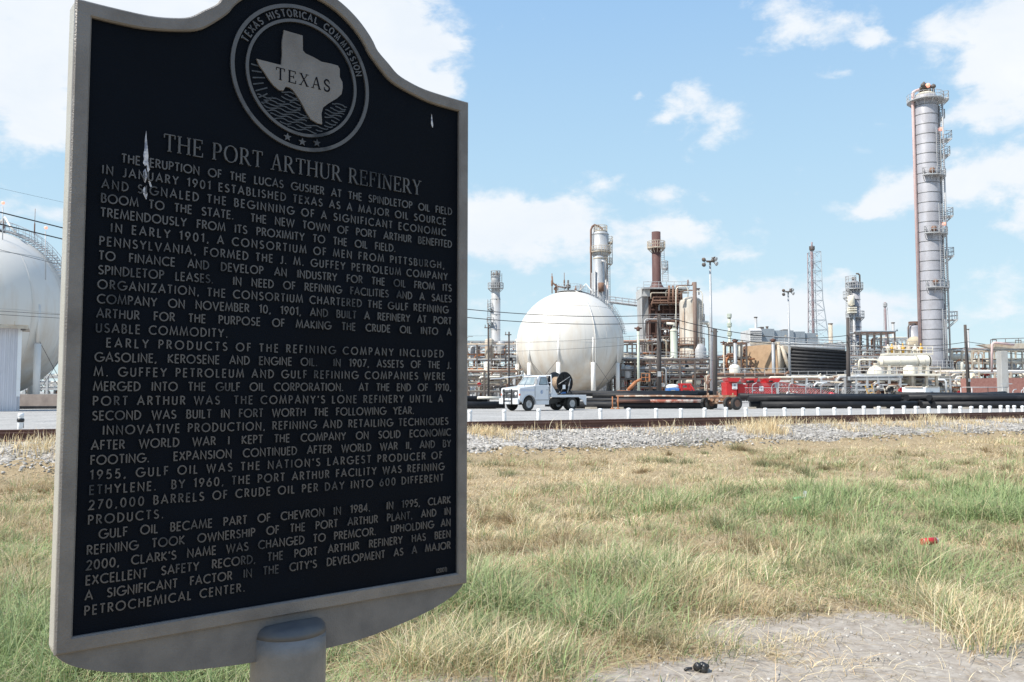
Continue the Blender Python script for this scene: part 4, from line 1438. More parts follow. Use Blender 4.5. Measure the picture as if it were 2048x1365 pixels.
def build_litter():
    def tagd(o, label, cat):
        o['label'] = label
        o['category'] = cat
    p = gpt(1402, 1341)
    mb = MB()
    rnd = random.Random(3)
    for k in range(7):
        mb.sph((p.x + rnd.uniform(-.045, .045), p.y + rnd.uniform(-.02, .02), .012 + rnd.uniform(0, .018)), rnd.uniform(.014, .026), 8)
    mb.path([(p.x - .05, p.y - .01, .015), (p.x - .075, p.y, .01), (p.x - .09, p.y - .005, .004)], .008, 5)
    o = rebase(mb.build('dirt_clod', M_BLACK), (p.x, p.y, 0))
    o.location.z = float(ground_z(np.array([p.x]), np.array([p.y]))[0])
    tagd(o, 'small black clod lying on the bare earth patch', 'clod')
    p = gpt(1860, 1102)
    z = float(ground_z(np.array([p.x]), np.array([p.y]))[0]) + .09
    root = thing('drink_can', 'crushed red drink can lying in the grass', 'can', (p.x, p.y, z))
    mb = MB()
    mb.cyl((p.x - .075, p.y, z), (p.x + .065, p.y + .02, z + .01), .034, 14)
    mb.build('can_body', M_RED, root)
    mb = MB()
    mb.cyl((p.x + .066, p.y + .02, z + .01), (p.x + .082, p.y + .022, z + .011), .030, 14, .027)
    mb.build('can_end', M_GALV, root)
    p = gpt(1597, 1016)
    z = float(ground_z(np.array([p.x]), np.array([p.y]))[0]) + .12
    mb = MB()
    mb.lathe((p.x - .06, p.y, z), [(0, 0), (.024, .004), (.026, .08), (.023, .10), (.010, .13), (.010, .15)], 12, (1, .2, .15))
    o = rebase(mb.build('bottle', mat('green_bottle', (.12, .36, .16), None, rough=.15)), (p.x, p.y, z))
    tagd(o, 'small green bottle lying in the tall green grass', 'bottle')
    p = gpt(1610, 1010)
    mb = MB()
    z += .03
    mb.add([(p.x - .02, p.y, z - .05), (p.x + .014, p.y, z - .05), (p.x + .034, p.y + .014, z + .035), (p.x - .004, p.y + .007, z + .05), (p.x - .02, p.y + .02, z - .05), (p.x + .014, p.y + .02, z - .05), (p.x + .034, p.y + .034, z + .035), (p.x - .004, p.y + .027, z + .05)], [(0, 1, 2, 3), (7, 6, 5, 4), (0, 4, 5, 1), (1, 5, 6, 2), (2, 6, 7, 3), (3, 7, 4, 0)])
    o = rebase(mb.build('paper_cup', M_WHITE), (p.x, p.y, z))
    tagd(o, 'crumpled white paper cup standing in the green grass by the bottle', 'paper cup')
    # slatted board scrap under the plaque
    p = gpt(250, 1358)
    mb = MB()
    for k in range(9):
        mb.box((p.x - .12 + .03 * k, p.y - .1, .035), (.022, .26, .012), .25)
    mb.box((p.x, p.y - .1, .024), (.30, .24, .010), .25)
    o = rebase(mb.build('slatted_board', mat('brown_slat', (.36, .29, .23), (.24, .19, .15), 30, rough=.8)), (p.x, p.y, 0))
    tagd(o, 'weathered ribbed board lying in the grass beneath the plaque', 'board')


build_ground()
build_grass()
build_stones()
build_pebbles()
build_track()
build_bollards()
build_litter()
# ================================================================== yard: truck, pipes, machines
GZ = .15                                                  # level of the yard


def build_truck():
    hd = math.atan2(-.63, -.777)
    root = thing('flatbed_truck', 'white flatbed truck with black brush guard parked on the gravel', 'truck')
    W = 1.0
    MW = mat('white_truck_paint', (.68, .70, .73), (.56, .57, .58), 2, .5, .8, .28, coat=.3)
    # lower body: side outline with wheel arch, from the nose to the cab back
    arch = [(.0 + .60 * math.cos(R(a)), .50 + .60 * math.sin(R(a))) for a in range(176, 3, -14)]
    prof = [(-1.85, .74)] + [(-.62, .74)] + arch + [(.62, .62), (.86, .70), (.88, 1.50), (.80, 1.575), (-.20, 1.69), (-.62, 1.74), (-1.85, 1.76)]
    MY = Matrix(((1, 0, 0, 0), (0, 0, -1, W), (0, 1, 0, 0), (0, 0, 0, 1)))
    mb = MB()
    mb.prism(prof, MY, 2 * W)
    body = bevel(mb.build('body', MW, root), .035, 2, 50)
    # cab top
    b0 = [(-1.85, 1.74), (-.55, 1.74)]
    def frustum(x0, x1, y0, z0, x2, x3, y1, z1):
        return [(x0, -y0, z0), (x1, -y0, z0), (x1, y0, z0), (x0, y0, z0), (x2, -y1, z1), (x3, -y1, z1), (x3, y1, z1), (x2, y1, z1)], [(3, 2, 1, 0), (4, 5, 6, 7), (0, 1, 5, 4), (1, 2, 6, 5), (2, 3, 7, 6), (3, 0, 4, 7)]
    mb = MB()
    v, f = frustum(-1.84, -.50, .96, 1.72, -1.78, -1.02, .80, 2.42)
    mb.add(v, f)
    bevel(mb.build('cab', MW, root), .06, 3, 30)
    def on(v, i, j, k, l, u0, u1, w0, w1, off):
        a, b, c, d = [Vector(v[q]) for q in (i, j, k, l)]
        P = lambda u, w: a.lerp(b, u).lerp(d.lerp(c, u), w)
        n = (b - a).cross(d - a).normalized() * off
        return [P(u0, w0) + n, P(u1, w0) + n, P(u1, w1) + n, P(u0, w1) + n]
    def pane(name, i, j, k, l, u0, u1, w0, w1):
        mb = MB()
        q = on(v, i, j, k, l, u0, u1, w0, w1, .006)
        q2 = on(v, i, j, k, l, u0, u1, w0, w1, -.02)
        mb.add(q + q2, [(0, 1, 2, 3), (7, 6, 5, 4), (0, 4, 5, 1), (1, 5, 6, 2), (2, 6, 7, 3), (3, 7, 4, 0)])
        fr = mb.build(name, M_GLASS, root)
        mb = MB()
        for e in range(4):
            mb.cyl(q[e], q[(e + 1) % 4], .018, 5)
        mb.build('gasket', M_BLACK, fr)
    pane('windshield', 1, 2, 6, 5, .07, .93, .10, .86)
    pane('side_window', 2, 3, 7, 6, .30, .90, .12, .84)
    pane('side_window', 0, 1, 5, 4, .10, .70, .12, .84)
    pane('rear_window', 3, 0, 4, 7, .2, .8, .25, .8)
    for sy in (1, -1):
        mb = MB()
        mb.box((-1.14, sy * (W + .004), 1.20), (1.22, .018, .88))
        d = bevel(mb.build('door', MW, root), .006, 1)
        mb = MB()
        for cx_, cz_, sx_, sz_ in ((-1.76, 1.20, .03, .92), (-.52, 1.20, .03, .92), (-1.14, .75, 1.27, .03)):
            mb.box((cx_, sy * (W + .003), cz_), (sx_, .012, sz_))
        mb.build('door_gap', M_BLACK, d)
        mb = MB()
        for z_ in (1.38, 1.46):
            mb.box((.12, sy * (W + .004), z_), (1.25, .010, .028))
        mb.build('stripe', mat('pale_blue_stripe', (.42, .48, .66), None, rough=.4), root)
        mb = MB()
        mb.box((-1.62, sy * (W + .03), 1.45), (.16, .03, .035))
        mb.build('handle', M_RIM, d)
        mb = MB()
        mb.lathe((-1.12, sy * (W + .012), 1.30), [(.0, .004), (.13, .003), (.14, 0)][::-1], 14, (0, sy, 0))
        mb.build('emblem', mat('blue_door_emblem', (.18, .26, .42), (.5, .55, .62), 14, .4, .6), d)
        mb = MB()                                         # mirror on its bracket
        mb.path([(-.60, sy * .97, 1.75), (-.45, sy * 1.18, 1.78), (-.45, sy * 1.18, 2.25), (-.75, sy * .92, 2.25)], .012, 5)
        mb.box((-.45, sy * 1.18, 2.03), (.06, .24, .42))
        mb.build('mirror', M_RIM, root)
        mb = MB()                                         # step tank under the door
        mb.box((-1.2, sy * .86, .60), (1.25, .26, .36))
        bevel(mb.build('side_step', MW, root), .03, 2)
        mb = MB()
        mb.box((.83, sy * .965, 1.12), (.10, .08, .12))
        mb.build('marker_light', mat('amber_lens', (.75, .16, .08), None, rough=.3), root)
        mb = MB()                                         # wheel arch lip
        mb.path([(.62 * math.cos(R(a)), sy * (W + .012), .50 + .62 * math.sin(R(a))) for a in range(0, 181, 15)], .03, 6)
        mb.build('arch_lip', MW, root)
    # front: grille, lights, bumper, guard
    mb = MB()
    mb.box((.886, 0, 1.17), (.03, 1.66, .52))
    g = mb.build('grille', mat('grey_grille', (.06, .063, .068), None, rough=.5), root)
    mb = MB()
    for k in range(4):
        mb.box((.905, 0, .97 + .13 * k), (.02, 1.62, .022))
    mb.build('grille_bar', M_RIM, g)
    mb = MB()
    mb.box((.92, 0, 1.19), (.02, .20, .055))
    mb.box((.92, 0, 1.19), (.022, .09, .085))
    mb.build('grille_badge', MW, g)
    for sy in (.66, -.66):
        mb = MB()
        mb.lathe((.90, sy, 1.17), [(.12, 0), (.12, .03), (.09, .05), (0, .06)], 16, (1, 0, 0))
        mb.build('headlight', mat('headlight_glass', (.85, .86, .88), None, rough=.15), root)
    mb = MB()
    mb.box((.98, 0, .66), (.16, 2.06, .40))
    bevel(mb.build('bumper', MW, root), .05, 2)
    mb = MB()
    for sy in (-.42, .42):
        mb.box((1.10, sy, .98), (.07, .085, 1.04))
    for z in (.70, 1.02, 1.26):
        mb.cyl((1.10, -.44, z), (1.10, .44, z), .03, 8)
    mb.build('brush_guard', M_BLACK, root)
    # chassis
    mb = MB()
    for sy in (-.42, .42):
        mb.box((-2.3, sy, .72), (6.0, .08, .22))
    mb.box((-2.7, 0, .62), (.9, .7, .3))
    mb.cyl((-4.04, -.8, .48), (-4.04, .8, .48), .10, 10)
    mb.cyl((0, -.8, .48), (0, .8, .48), .07, 10)
    mb.sph((-4.04, 0, .48), .22, 12)
    mb.box((0, 0, .85), (1.1, 1.5, .55))
    mb.box((-2.0, .62, .62), (.05, .5, .7))
    mb.build('chassis', M_BLACK, root)
    def wheel(x, y, sy):
        t = MB()
        t.lathe((x, y, .475), [(.27, -.12), (.40, -.125), (.455, -.105), (.475, -.06), (.475, .06), (.455, .105), (.40, .125), (.27, .12), (.27, -.12)], 28, (0, sy, 0))
        w = t.build('wheel', M_TYRE, root)
        t = MB()
        t.lathe((x, y, .475), [(.28, .10), (.26, .115), (.235, .07), (.13, .05), (.115, .09), (.06, .10), (0, .10)], 20, (0, sy, 0))
        t.build('rim', M_RIM, w)
        t = MB()
        for k in range(6):
            a = k * PI / 3
            t.lathe((x + .185 * math.cos(a), y + sy * .056, .475 + .185 * math.sin(a)), [(.036, 0), (.036, .012), (0, .013)], 8, (0, sy, 0))
        t.build('rim_hole', M_BLACK, w)
    for sy in (1, -1):
        wheel(0, sy * .86, sy)
        wheel(-4.04, sy * .88, sy)
        wheel(-4.04, sy * .60, -sy)
    # bed with headboard, fender skirts at the tail
    mb = MB()
    mb.box((-3.62, 0, 1.01), (3.36, 2.24, .16))
    bed = bevel(mb.build('flat_bed', MW, root), .015, 1)
    mb = MB()
    for sy in (1, -1):
        pr = [(-1.98, 1.09), (-2.02, 2.02), (-1.96, 2.52), (-1.90, 2.52), (-1.94, 2.02), (-1.90, 1.09)]
        mb.prism([(x, z) for x, z in pr][::-1], Matrix(((1, 0, 0, 0), (0, 0, -1, sy * 1.06 + .03), (0, 1, 0, 0), (0, 0, 0, 1))), .06)
        mb.prism([(-2.02, 1.09), (-2.55, 1.09), (-2.02, 1.78)][::-1], Matrix(((1, 0, 0, 0), (0, 0, -1, sy * 1.06 + .02), (0, 1, 0, 0), (0, 0, 0, 1))), .04)
    for z in (1.95, 2.46):
        mb.box((-1.97, 0, z), (.05, 2.1, .06))
    mb.build('headboard', MW, root)
    mb = MB()
    for sy in (1, -1):
        pr = [(-5.32, .94), (-4.55, .94), (-4.62, .86), (-4.80, .80), (-5.0, .66), (-5.14, .42), (-5.30, .36)]
        mb.prism(pr, Matrix(((1, 0, 0, 0), (0, 0, -1, sy * 1.09 + .02), (0, 1, 0, 0), (0, 0, 0, 1))), .04)
    mb.build('tail_skirt', MW, root)
    mb = MB()
    for sy in (1, -1):
        mb.box((-4.72, sy * .75, .58), (.02, .55, .62))
    mb.build('mud_flap', M_BLACK, root)
    mb = MB()
    mb.path([(-1.2, -.3, 2.47), (-.4, -.25, 2.47), (.6, -.2, 2.36), (1.7, -.15, 2.22), (2.5, -.1, 2.18)], .035, 6)
    mb.build('boom', MW, root)
    # place it
    px, Yw = 1056, 57.0
    lw = Vector((xx(px, Yw, 823), Yw, GZ))
    org = lw - Vector((.63, -.777, 0)) * .86
    root.location = org
    root.rotation_euler = (0, 0, hd)
    # hose reel standing on the bed
    reel = thing('cable_reel', 'big black reel in a steel stand on the bed of the white truck', 'cable reel')
    zc = 1.96
    for sy, nm in ((.52, 'flange'), (-.52, 'flange')):
        mb = MB()
        mb.lathe((0, sy, zc), [(0, -.02), (.76, -.02), (.79, 0), (.76, .02), (0, .02)], 32, (0, 1, 0))
        fl = mb.build(nm, M_BLACK, reel)
        mb = MB()
        for k in range(6):
            a = R(20 + 60 * k)
            mb.cyl((.12 * math.cos(a), sy + math.copysign(.035, sy), zc + .12 * math.sin(a)), (.68 * math.cos(a), sy + math.copysign(.035, sy), zc + .68 * math.sin(a)), .022, 5)
        mb.ring((0, sy + math.copysign(.02, sy), zc), .76, .03, 32, 6, (0, 1, 0))
        mb.build('spoke', M_BLACK, fl)
    mb = MB()
    mb.cyl((0, -.5, zc), (0, .5, zc), .44, 24)
    mb.build('core', mat('tan_hose_coil', (.42, .30, .20), (.20, .15, .11), 9, .4, .7, .8), reel)
    mb = MB()
    for sy in (.66, -.66):
        mb.path([(-.62, sy, 1.11), (0, sy, zc), (.62, sy, 1.11)], .045, 6)
        mb.box((0, sy, 1.14), (1.5, .10, .10))
    mb.cyl((0, -.7, zc), (0, .7, zc), .045, 8)
    mb.cyl((.65, -.66, 1.15), (.65, .66, 1.15), .04, 6)
    mb.cyl((-.65, -.66, 1.15), (-.65, .66, 1.15), .04, 6)
    mb.build('stand', M_BLACK, reel)
    mb = MB()
    mb.cyl((.75, .71, 1.85), (-.35, .71, 2.40), .022, 6)
    mb.cyl((-.10, .72, 1.25), (-.40, .72, 2.25), .035, 6)
    mb.build('lever', M_RIM, reel)
    mb = MB()
    mb.box((.25, .73, 1.66), (.26, .012, .30))
    mb.build('label_plate', M_WHITE, reel)
    mb = MB()
    mb.box((.1, .45, 1.2), (.34, .28, .2))
    mb.build('motor', M_BLUE, reel)
    Mw = Matrix.Translation(org) @ Matrix.Rotation(hd, 4, 'Z')
    reel.location = Mw @ Vector((-3.72, 0, 0))
    reel.rotation_euler = (0, 0, hd)


def pipe(p, q, r, m, label, name='steel_pipe', group='steel pipes laid out on the yard', wall=.02):
    """hollow line pipe lying on the ground"""
    p, q = Vector(p), Vector(q)
    d = (q - p)
    L_ = d.length
    root = Vector(p)
    mb = MB()
    mb.lathe(p, [(r - wall, .004), (r - wall, 0), (r, 0), (r, L_), (r - wall, L_), (r - wall, L_ - .004)], 18, d)
    # inside wall
    mb.lathe(p, [(r - wall, L_ - .002), (r - wall, .002)], 18, d)
    o = rebase(mb.build(name, m), (p.x, p.y, p.z - r))
    o['label'] = label
    o['category'] = 'pipe'
    o['group'] = group
    return o


def build_pipes():
    rnd = random.Random(12)
    def pp(px0, py0, px1, py1, Y0, Y1, r, label, m=None):
        pipe(at(px0, py0, Y0), at(px1, py1, Y1), r, m or M_BLACKPIPE, label)
    g = GZ
    # right of the truck
    def lay(px0, px1, Y0, Y1, layer, r, label, m=None, lift=0):
        z = g + .03 + r + layer * 2 * r * .93 + lift
        pipe((xx(px0, Y0, 805), Y0, z), (xx(px1, Y1, 805), Y1, z), r, m or M_BLACKPIPE, label)
    rr = .27
    lay(1150, 1433, 64.4, 64.8, 0, rr, 'front bottom black pipe behind the white truck, touching the gravel')
    lay(1130, 1425, 65.1, 65.4, 0, rr, 'second bottom black pipe behind the white truck')
    lay(1170, 1430, 64.9, 65.2, 1, .21, 'black pipe lying on the bottom pipes behind the white truck')
    lay(1185, 1395, 65.6, 65.6, 1, .23, 'upper black pipe behind the truck reaching towards the trailer bogie', lift=.32)
    lay(1120, 1425, 66.0, 66.0, 1, .22, 'topmost black pipe behind the truck bed', lift=.52)
    lay(1232, 1300, 64.2, 64.3, 1, .13, 'rust red pipe on the stack behind the truck tail', M_RUST, .18)
    lay(1297, 1420, 64.3, 64.4, 1, .12, 'peeling rust and white pipe on the stack left of the trailer bogie', mat('peeling_white_pipe', (.62, .56, .50), (.30, .09, .06), 1.6, .40, .55, .7), .22)
    # left of the truck
    lay(760, 992, 63.8, 63.8, 0, rr, 'lower black pipe between the plaque and the truck nose')
    lay(700, 975, 64.3, 64.4, 1, .25, 'upper black pipe between the plaque and the truck nose')
    lay(720, 1010, 65.0, 65.0, 0, rr, 'black pipe behind the two left of the truck nose')
    pipe((xx(955, 63.9, 800), 63.9, 1.0), (xx(1003, 64.5, 800), 64.5, .98), .11, M_CREAM, 'cream pipe resting on the black pipes left of the truck nose')
    # right of the bogie
    lay(1522, 1832, 64.8, 65.0, 0, rr, 'front black pipe to the right of the trailer bogie')
    lay(1500, 1815, 65.5, 65.6, 0, rr, 'second bottom black pipe to the right of the trailer bogie')
    lay(1497, 1800, 65.1, 65.3, 1, rr, 'upper black pipe resting over the two right of the bogie')
    pipe((xx(1478, 66.2, 800), 66.2, g + .95), (xx(1720, 67.4, 800), 67.4, g + .80), .25, M_BLACKPIPE, 'top black pipe sloping down to the right of the trailer bogie')
    pipe((xx(1484, 67.2, 800), 67.2, g + .9), (xx(1790, 68, 800), 68, g + .9), .25, M_BLACKPIPE, 'rear black pipe of the pile right of the trailer bogie')
    # far right pile, fanning out
    lay(1868, 2200, 64.6, 65.2, 0, rr, 'front bottom black pipe of the far right pile')
    lay(1842, 2160, 65.3, 66.4, 0, rr, 'second bottom black pipe of the far right pile')
    lay(1862, 2180, 65.0, 66.0, 1, rr, 'upper black pipe of the far right pile')
    pipe((xx(1815, 66, 800), 66, g + .85), (xx(2140, 69, 800), 69, g + 1.05), .25, M_BLACKPIPE, 'black pipe of the far right pile rising to the right edge')
    pipe((xx(1788, 66.8, 790), 66.8, g + 1.06), (xx(1990, 68.4, 790), 68.4, g + 1.0), .23, M_BLACKPIPE, 'short black pipe on top of the far right pile by the white container')
    pipe((xx(1878, 67.2, 790), 67.2, g + .85), (xx(2010, 71.5, 790), 71.5, g + 1.15), .21, M_BLACKPIPE, 'thin black pipe tilting up at the back of the far right pile')
    pipe((xx(1800, 67.4, 790), 67.4, g + .6), (xx(2100, 70.4, 790), 70.4, g + .75), .25, M_BLACKPIPE, 'rear black pipe of the far right pile')
    for k, (px, Y, z, L_) in enumerate(((1806, 65.9, .42, 2.2), (1820, 65.2, .35, 1.8), (1834, 66.1, .75, 2.6), (1838, 65.8, .40, 1.6), (1850, 66.5, .92, 2.4), (1858, 64.9, .85, 1.4), (1812, 66.6, .78, 2.0))):
        x = xx(px, Y, 800)
        pipe((x, Y, g + z), (x + L_ * .75, Y + L_ * .66, g + z + .05), .22, M_BLACKPIPE, ['short black offcut at the left end of the far right pile', 'short black offcut on the gravel before the white container', 'long black offcut leaning over the pile before the white container', 'short black offcut with its open end to the left', 'topmost black offcut of the heap before the white container', 'shortest black offcut in front of the heap', 'rear black offcut of the heap left of the tall tower'][k])
    # timber blocks under the pipes
    for k, (px, lab) in enumerate(((975, 'left of the truck nose'), (1182, 'behind the truck tail'), (1235, 'right of the truck tail'), (1500, 'right of the trailer bogie'), (1760, 'under the pile in the middle right'), (1930, 'under the far right pile'))):
        mb = MB()
        mb.box((xx(px, 64.2, 815), 64.2, g + .05), (.9, .25, .18), .1)
        o = rebase(mb.build('timber_block', mat('pale_timber', (.55, .50, .42), (.40, .34, .27), 4, rough=.85)), (xx(px, 64.2, 815), 64.2, g))
        o['label'] = 'pale timber block ' + lab
        o['category'] = 'timber'
        o['group'] = 'timber blocks under the pipes'


def build_bogie():
    Y = 60.0
    x0 = xx(1467, Y, 807)
    root = thing('trailer_bogie', 'rusty pipe trailer bogie with four black tyres beside the red machine', 'trailer bogie', (x0, Y, GZ))
    M_ = mat('flaking_orange_beige_steel', (.50, .38, .28), (.36, .16, .08), 4, .4, .62, .8)
    def wheel(x, y):
        t = MB()
        t.lathe((x, y, GZ + .48), [(.26, -.12), (.40, -.125), (.46, -.10), (.48, -.05), (.48, .05), (.46, .10), (.40, .125), (.26, .12), (.26, -.12)], 26, (.45, -.9, 0))
        w = t.build('wheel', M_TYRE, root)
        t = MB()
        t.lathe((x, y, GZ + .48), [(.27, .10), (.24, .09), (.20, .02), (.10, .03), (.09, .10), (0, .11)], 18, (.45, -.9, 0))
        t.build('rim', M_RUST2, w)
    wheel(x0 + .18, Y - .1)
    wheel(x0 - .22, Y + .42)
    wheel(x0 - 1.25, Y + 1.6)
    wheel(x0 - 1.5, Y + 2.0)
    mb = MB()
    mb.cyl((x0 + .1, Y, GZ + .5), (x0 - 1.5, Y + 2, GZ + .5), .09, 8)
    mb.build('axle', M_, root)
    mb = MB()
    rz = R(-48)
    mb.box((x0 - .75, Y + .9, GZ + .80), (1.6, .7, .16), 0)
    mb.box((x0 - .75, Y + .5, GZ + 1.0), (2.1, .18, .14), 0)
    mb.box((x0 - .75, Y + 1.3, GZ + .98), (2.1, .18, .14), 0)
    mb.box((x0 - 1.1, Y + .6, GZ + .66), (.22, .22, .36))
    mb.box((x0 - .5, Y + .5, GZ + .66), (.20, .22, .4))
    for dx in (-1.7, -.9, .1):
        mb.box((x0 + dx, Y + .5, GZ + 1.12), (.08, .1, .22))
    mb.build('frame', M_, root)
    mb = MB()
    for dx in (-1.45, -1.05, -.75):
        mb.cyl((x0 + dx, Y + .36, GZ + .72), (x0 + dx, Y + .50, GZ + .72), .11, 10)
    mb.build('brake_pot', M_, root)
    mb = MB()                                             # upright stake with rope
    mb.path([(x0 - 1.75, Y + .6, GZ + 1.05), (x0 - 1.72, Y + .6, GZ + 1.8), (x0 - 1.95, Y + .6, GZ + 2.3)], .05, 6)
    mb.path([(x0 - 1.72, Y + .6, GZ + 1.8), (x0 - 1.45, Y + .62, GZ + 2.25)], .05, 6)
    mb.path([(x0 - 1.0, Y + .6, GZ + 1.05), (x0 - 1.0, Y + .6, GZ + 1.35)], .04, 6)
    mb.build('stake', M_RUST2, root)
    # rusty trailer pole running left to it
    mb = MB()
    mb.path([(x0 - 1.6, Y + 1.0, GZ + .95), (xx(1330, 63.2, 800), 63.2, GZ + 1.0), (xx(1232, 63.6, 800), 63.6, GZ + .98)], .07, 8)
    mb.build('drawbar', mat('flaking_rust_steel', (.30, .17, .11), (.55, .48, .40), 2.2, .52, .62, .8), root)
    mb = MB()
    for px in (1225, 1236):
        mb.cyl((xx(px, 63.4, 800), 63.4, GZ), (xx(px, 63.4, 800), 63.4, GZ + .95), .05, 8)
        mb.lathe((xx(px, 63.4, 800), 63.4, GZ), [(.16, 0), (.16, .05), (.07, .08)], 10)
    mb.build('prop', M_ORANGE, root)


def build_red_machine():
    Y = 98.0
    k = Y / F_PX
    x0, x1 = xx(1453, Y, 775), xx(1560, Y, 775)
    root = thing('pump_unit', 'bright red industrial pump unit with white notices behind the pipes', 'pump unit', (x0, Y, GZ))
    zb, zt = zz(797, Y), zz(757, Y)
    X = lambda px: xx(px, Y, 775)
    def blk(name, a, b, t, bt, dy=0, dep=2.4, m=M_RED, par=None):
        mb = MB()
        mb.box(((X(a) + X(b)) / 2, Y + dep / 2 + dy, (zz(t, Y) + zz(bt, Y)) / 2), (X(b) - X(a), dep, zz(t, Y) - zz(bt, Y)))
        return bevel(mb.build(name, m, par or root), .06, 2)
    blk('cabinet', 1453, 1474, 765, 796)
    blk('cabinet', 1476.5, 1497, 768, 796, .25)
    blk('cabinet', 1499, 1553, 764, 796, .1)
    for a, b, t in ((1453, 1480, 756), (1490, 1515, 757), (1530, 1561, 757)):
        mb = MB()
        xa, xb, zt_, zb_ = X(a), X(b), zz(t, Y), zz(t + 8, Y)
        mb.add([(xa, Y - .3, zt_), (xb, Y - .3, zt_), (xb - .25, Y - .3, zb_), (xa + .25, Y - .3, zb_), (xa, Y + 2.4, zt_), (xb, Y + 2.4, zt_), (xb - .25, Y + 2.4, zb_), (xa + .25, Y + 2.4, zb_)], [(3, 2, 1, 0), (4, 5, 6, 7), (0, 1, 5, 4), (1, 2, 6, 5), (2, 3, 7, 6), (3, 0, 4, 7)])
        mb.build('hopper_hood', M_RED, root)
    mb = MB()
    mb.cyl((X(1492), Y - .2, zz(764, Y)), (X(1506), Y - .2, zz(763, Y)), .17, 12)
    mb.build('exhaust', M_BLACK, root)
    mb = MB()
    mb.cyl((X(1536), Y - .35, zz(763, Y)), (X(1544), Y - .35, zz(763, Y)), .08, 8)
    mb.build('lever_bar', M_BLACK, root)
    blk('window', 1549, 1556, 762, 776, -.06, .1, M_STEEL)
    for a, b, t, bt, mm in ((1464, 1474.5, 767, 779, 'l'), (1518.5, 1527, 773, 783, 's')):
        s = blk('notice', a, b, t, bt, -.08 if mm == 'l' else .0, .06, M_WHITE)
        mb = MB()
        cx = (X(a) + X(b)) / 2
        yy = Y - .09 if mm == 'l' else Y - .01
        mb.lathe((cx, yy, zz((t + bt) / 2 - 2, Y)), [(.13, 0), (.13, .012), (0, .014)], 12, (0, -1, 0))
        mb.box((cx, yy, zz(bt - 2.5, Y)), (.36, .02, .05))
        mb.build('notice_print', M_BLUEGREY, s)
    for a, z in ((1490, 768), (1508, 781)):
        mb = MB()
        mb.box((X(a), Y - .02 + (.25 if a < 1495 else .1), zz(z, Y)), (.34, .03, .12))
        mb.build('plate', M_WHITE, root)
    mb = MB()
    mb.box(((X(1455) + X(1552)) / 2, Y + 1.2, zz(800, Y)), (X(1552) - X(1455), 2.2, .3))
    for px in (1470, 1535):
        mb.cyl((X(px), Y - .05, GZ + .4), (X(px), Y + 2.3, GZ + .4), .4, 14)
    mb.build('skid', M_BLACK, root)
    # boom of red lattice lying behind the fence
    Yb = 103
    a, b = Vector((xx(1566, Yb, 785), Yb, zz(783, Yb))), Vector((xx(1690, Yb, 795), Yb, zz(797, Yb)))
    root = thing('crane_boom', 'red lattice crane boom lying on the ground behind the fence', 'crane boom', (a.x, a.y, GZ))
    mb = MB()
    for dy, dz in ((0, 0), (1.1, 0), (0, 1.1), (1.1, 1.1)):
        mb.cyl(a + Vector((0, dy, dz)), b + Vector((0, dy, dz * .35)), .05, 6)
    mb.build('chord', mat('faded_red_lattice', (.33, .06, .06), (.26, .08, .07), 2, rough=.6), root)
    mb = MB()
    n = 16
    for i in range(n):
        t0, t1 = i / n, (i + 1) / n
        p, q = a.lerp(b, t0), a.lerp(b, t1)
        h0, h1 = 1.1 - .72 * t0, 1.1 - .72 * t1
        for dy in (0, 1.1):
            mb.cyl(p + Vector((0, dy, 0)), q + Vector((0, dy, h1)), .04, 4)
            mb.cyl(p + Vector((0, dy, h0)), q + Vector((0, dy, 0)), .04, 4)
            mb.cyl(p + Vector((0, dy, 0)), p + Vector((0, dy, h0)), .04, 4)
        mb.cyl(p + Vector((0, -.02, h0)), p + Vector((0, 1.12, h0)), .04, 4)
        mb.cyl(p + Vector((0, -.02, 0)), p + Vector((0, 1.12, 0)), .04, 4)
    mb.build('lattice', MATS['faded_red_lattice'], root)
    mb = MB()
    mb.sph((xx(1661, Yb, 790), Yb - .3, zz(791, Yb)), .42, 12)
    mb.box((xx(1661, Yb, 790), Yb - .3, zz(797, Yb)), (.9, .6, .5))
    mb.build('hook_block', M_RED, root)
    mb = MB()
    mb.path([(xx(1567, Yb, 790), Yb - .5, zz(796, Yb)), (xx(1573, Yb, 790), Yb - .5, zz(784, Yb))], .09, 6)
    mb.build('white_rail', M_WHITE, root)
    # small red skid frame and blue hut left of it
    Y2 = 101
    X2 = lambda px: xx(px, Y2, 780)
    root = thing('skid_frame', 'open red tubular skid frame beside the blue and white hut', 'skid frame', (X2(1373), Y2, GZ))
    mb = MB()
    for px in (1363, 1381):
        for dy in (0, 1.5):
            mb.box((X2(px), Y2 + dy, (zz(768, Y2) + GZ) / 2), (.22, .22, zz(768, Y2) - GZ))
    for z in (769, 778, 789):
        for dy in (0, 1.5):
            mb.box((X2(1372), Y2 + dy, zz(z, Y2)), (X2(1382) - X2(1362), .2, .22))
    mb.cyl((X2(1381), Y2, zz(770, Y2)), (X2(1394), Y2, zz(792, Y2)), .12, 6)
    mb.build('frame', M_RED, root)
    mb = MB()
    mb.box((X2(1372), Y2 + .8, zz(786, Y2)), (1.0, 1.0, 1.0))
    mb.cyl((X2(1386), Y2 + .4, zz(795, Y2)), (X2(1402), Y2 + .4, zz(783, Y2)), .12, 6)
    mb.cyl((X2(1390), Y2 + .4, zz(783, Y2)), (X2(1405), Y2 + .4, zz(796, Y2)), .12, 6)
    mb.build('winch', M_ORANGE, root)
    root = thing('site_hut', 'small blue hut with a white roof standing behind the pipes', 'hut', (X2(1348), Y2, GZ))
    mb = MB()
    mb.box((X2(1347.5), Y2 + .9, (zz(777, Y2) + GZ) / 2), (X2(1359) - X2(1336), 1.8, zz(777, Y2) - GZ))
    bevel(mb.build('body', M_BLUE, root), .05, 2)
    mb = MB()
    w = (X2(1361) - X2(1335)) / 2
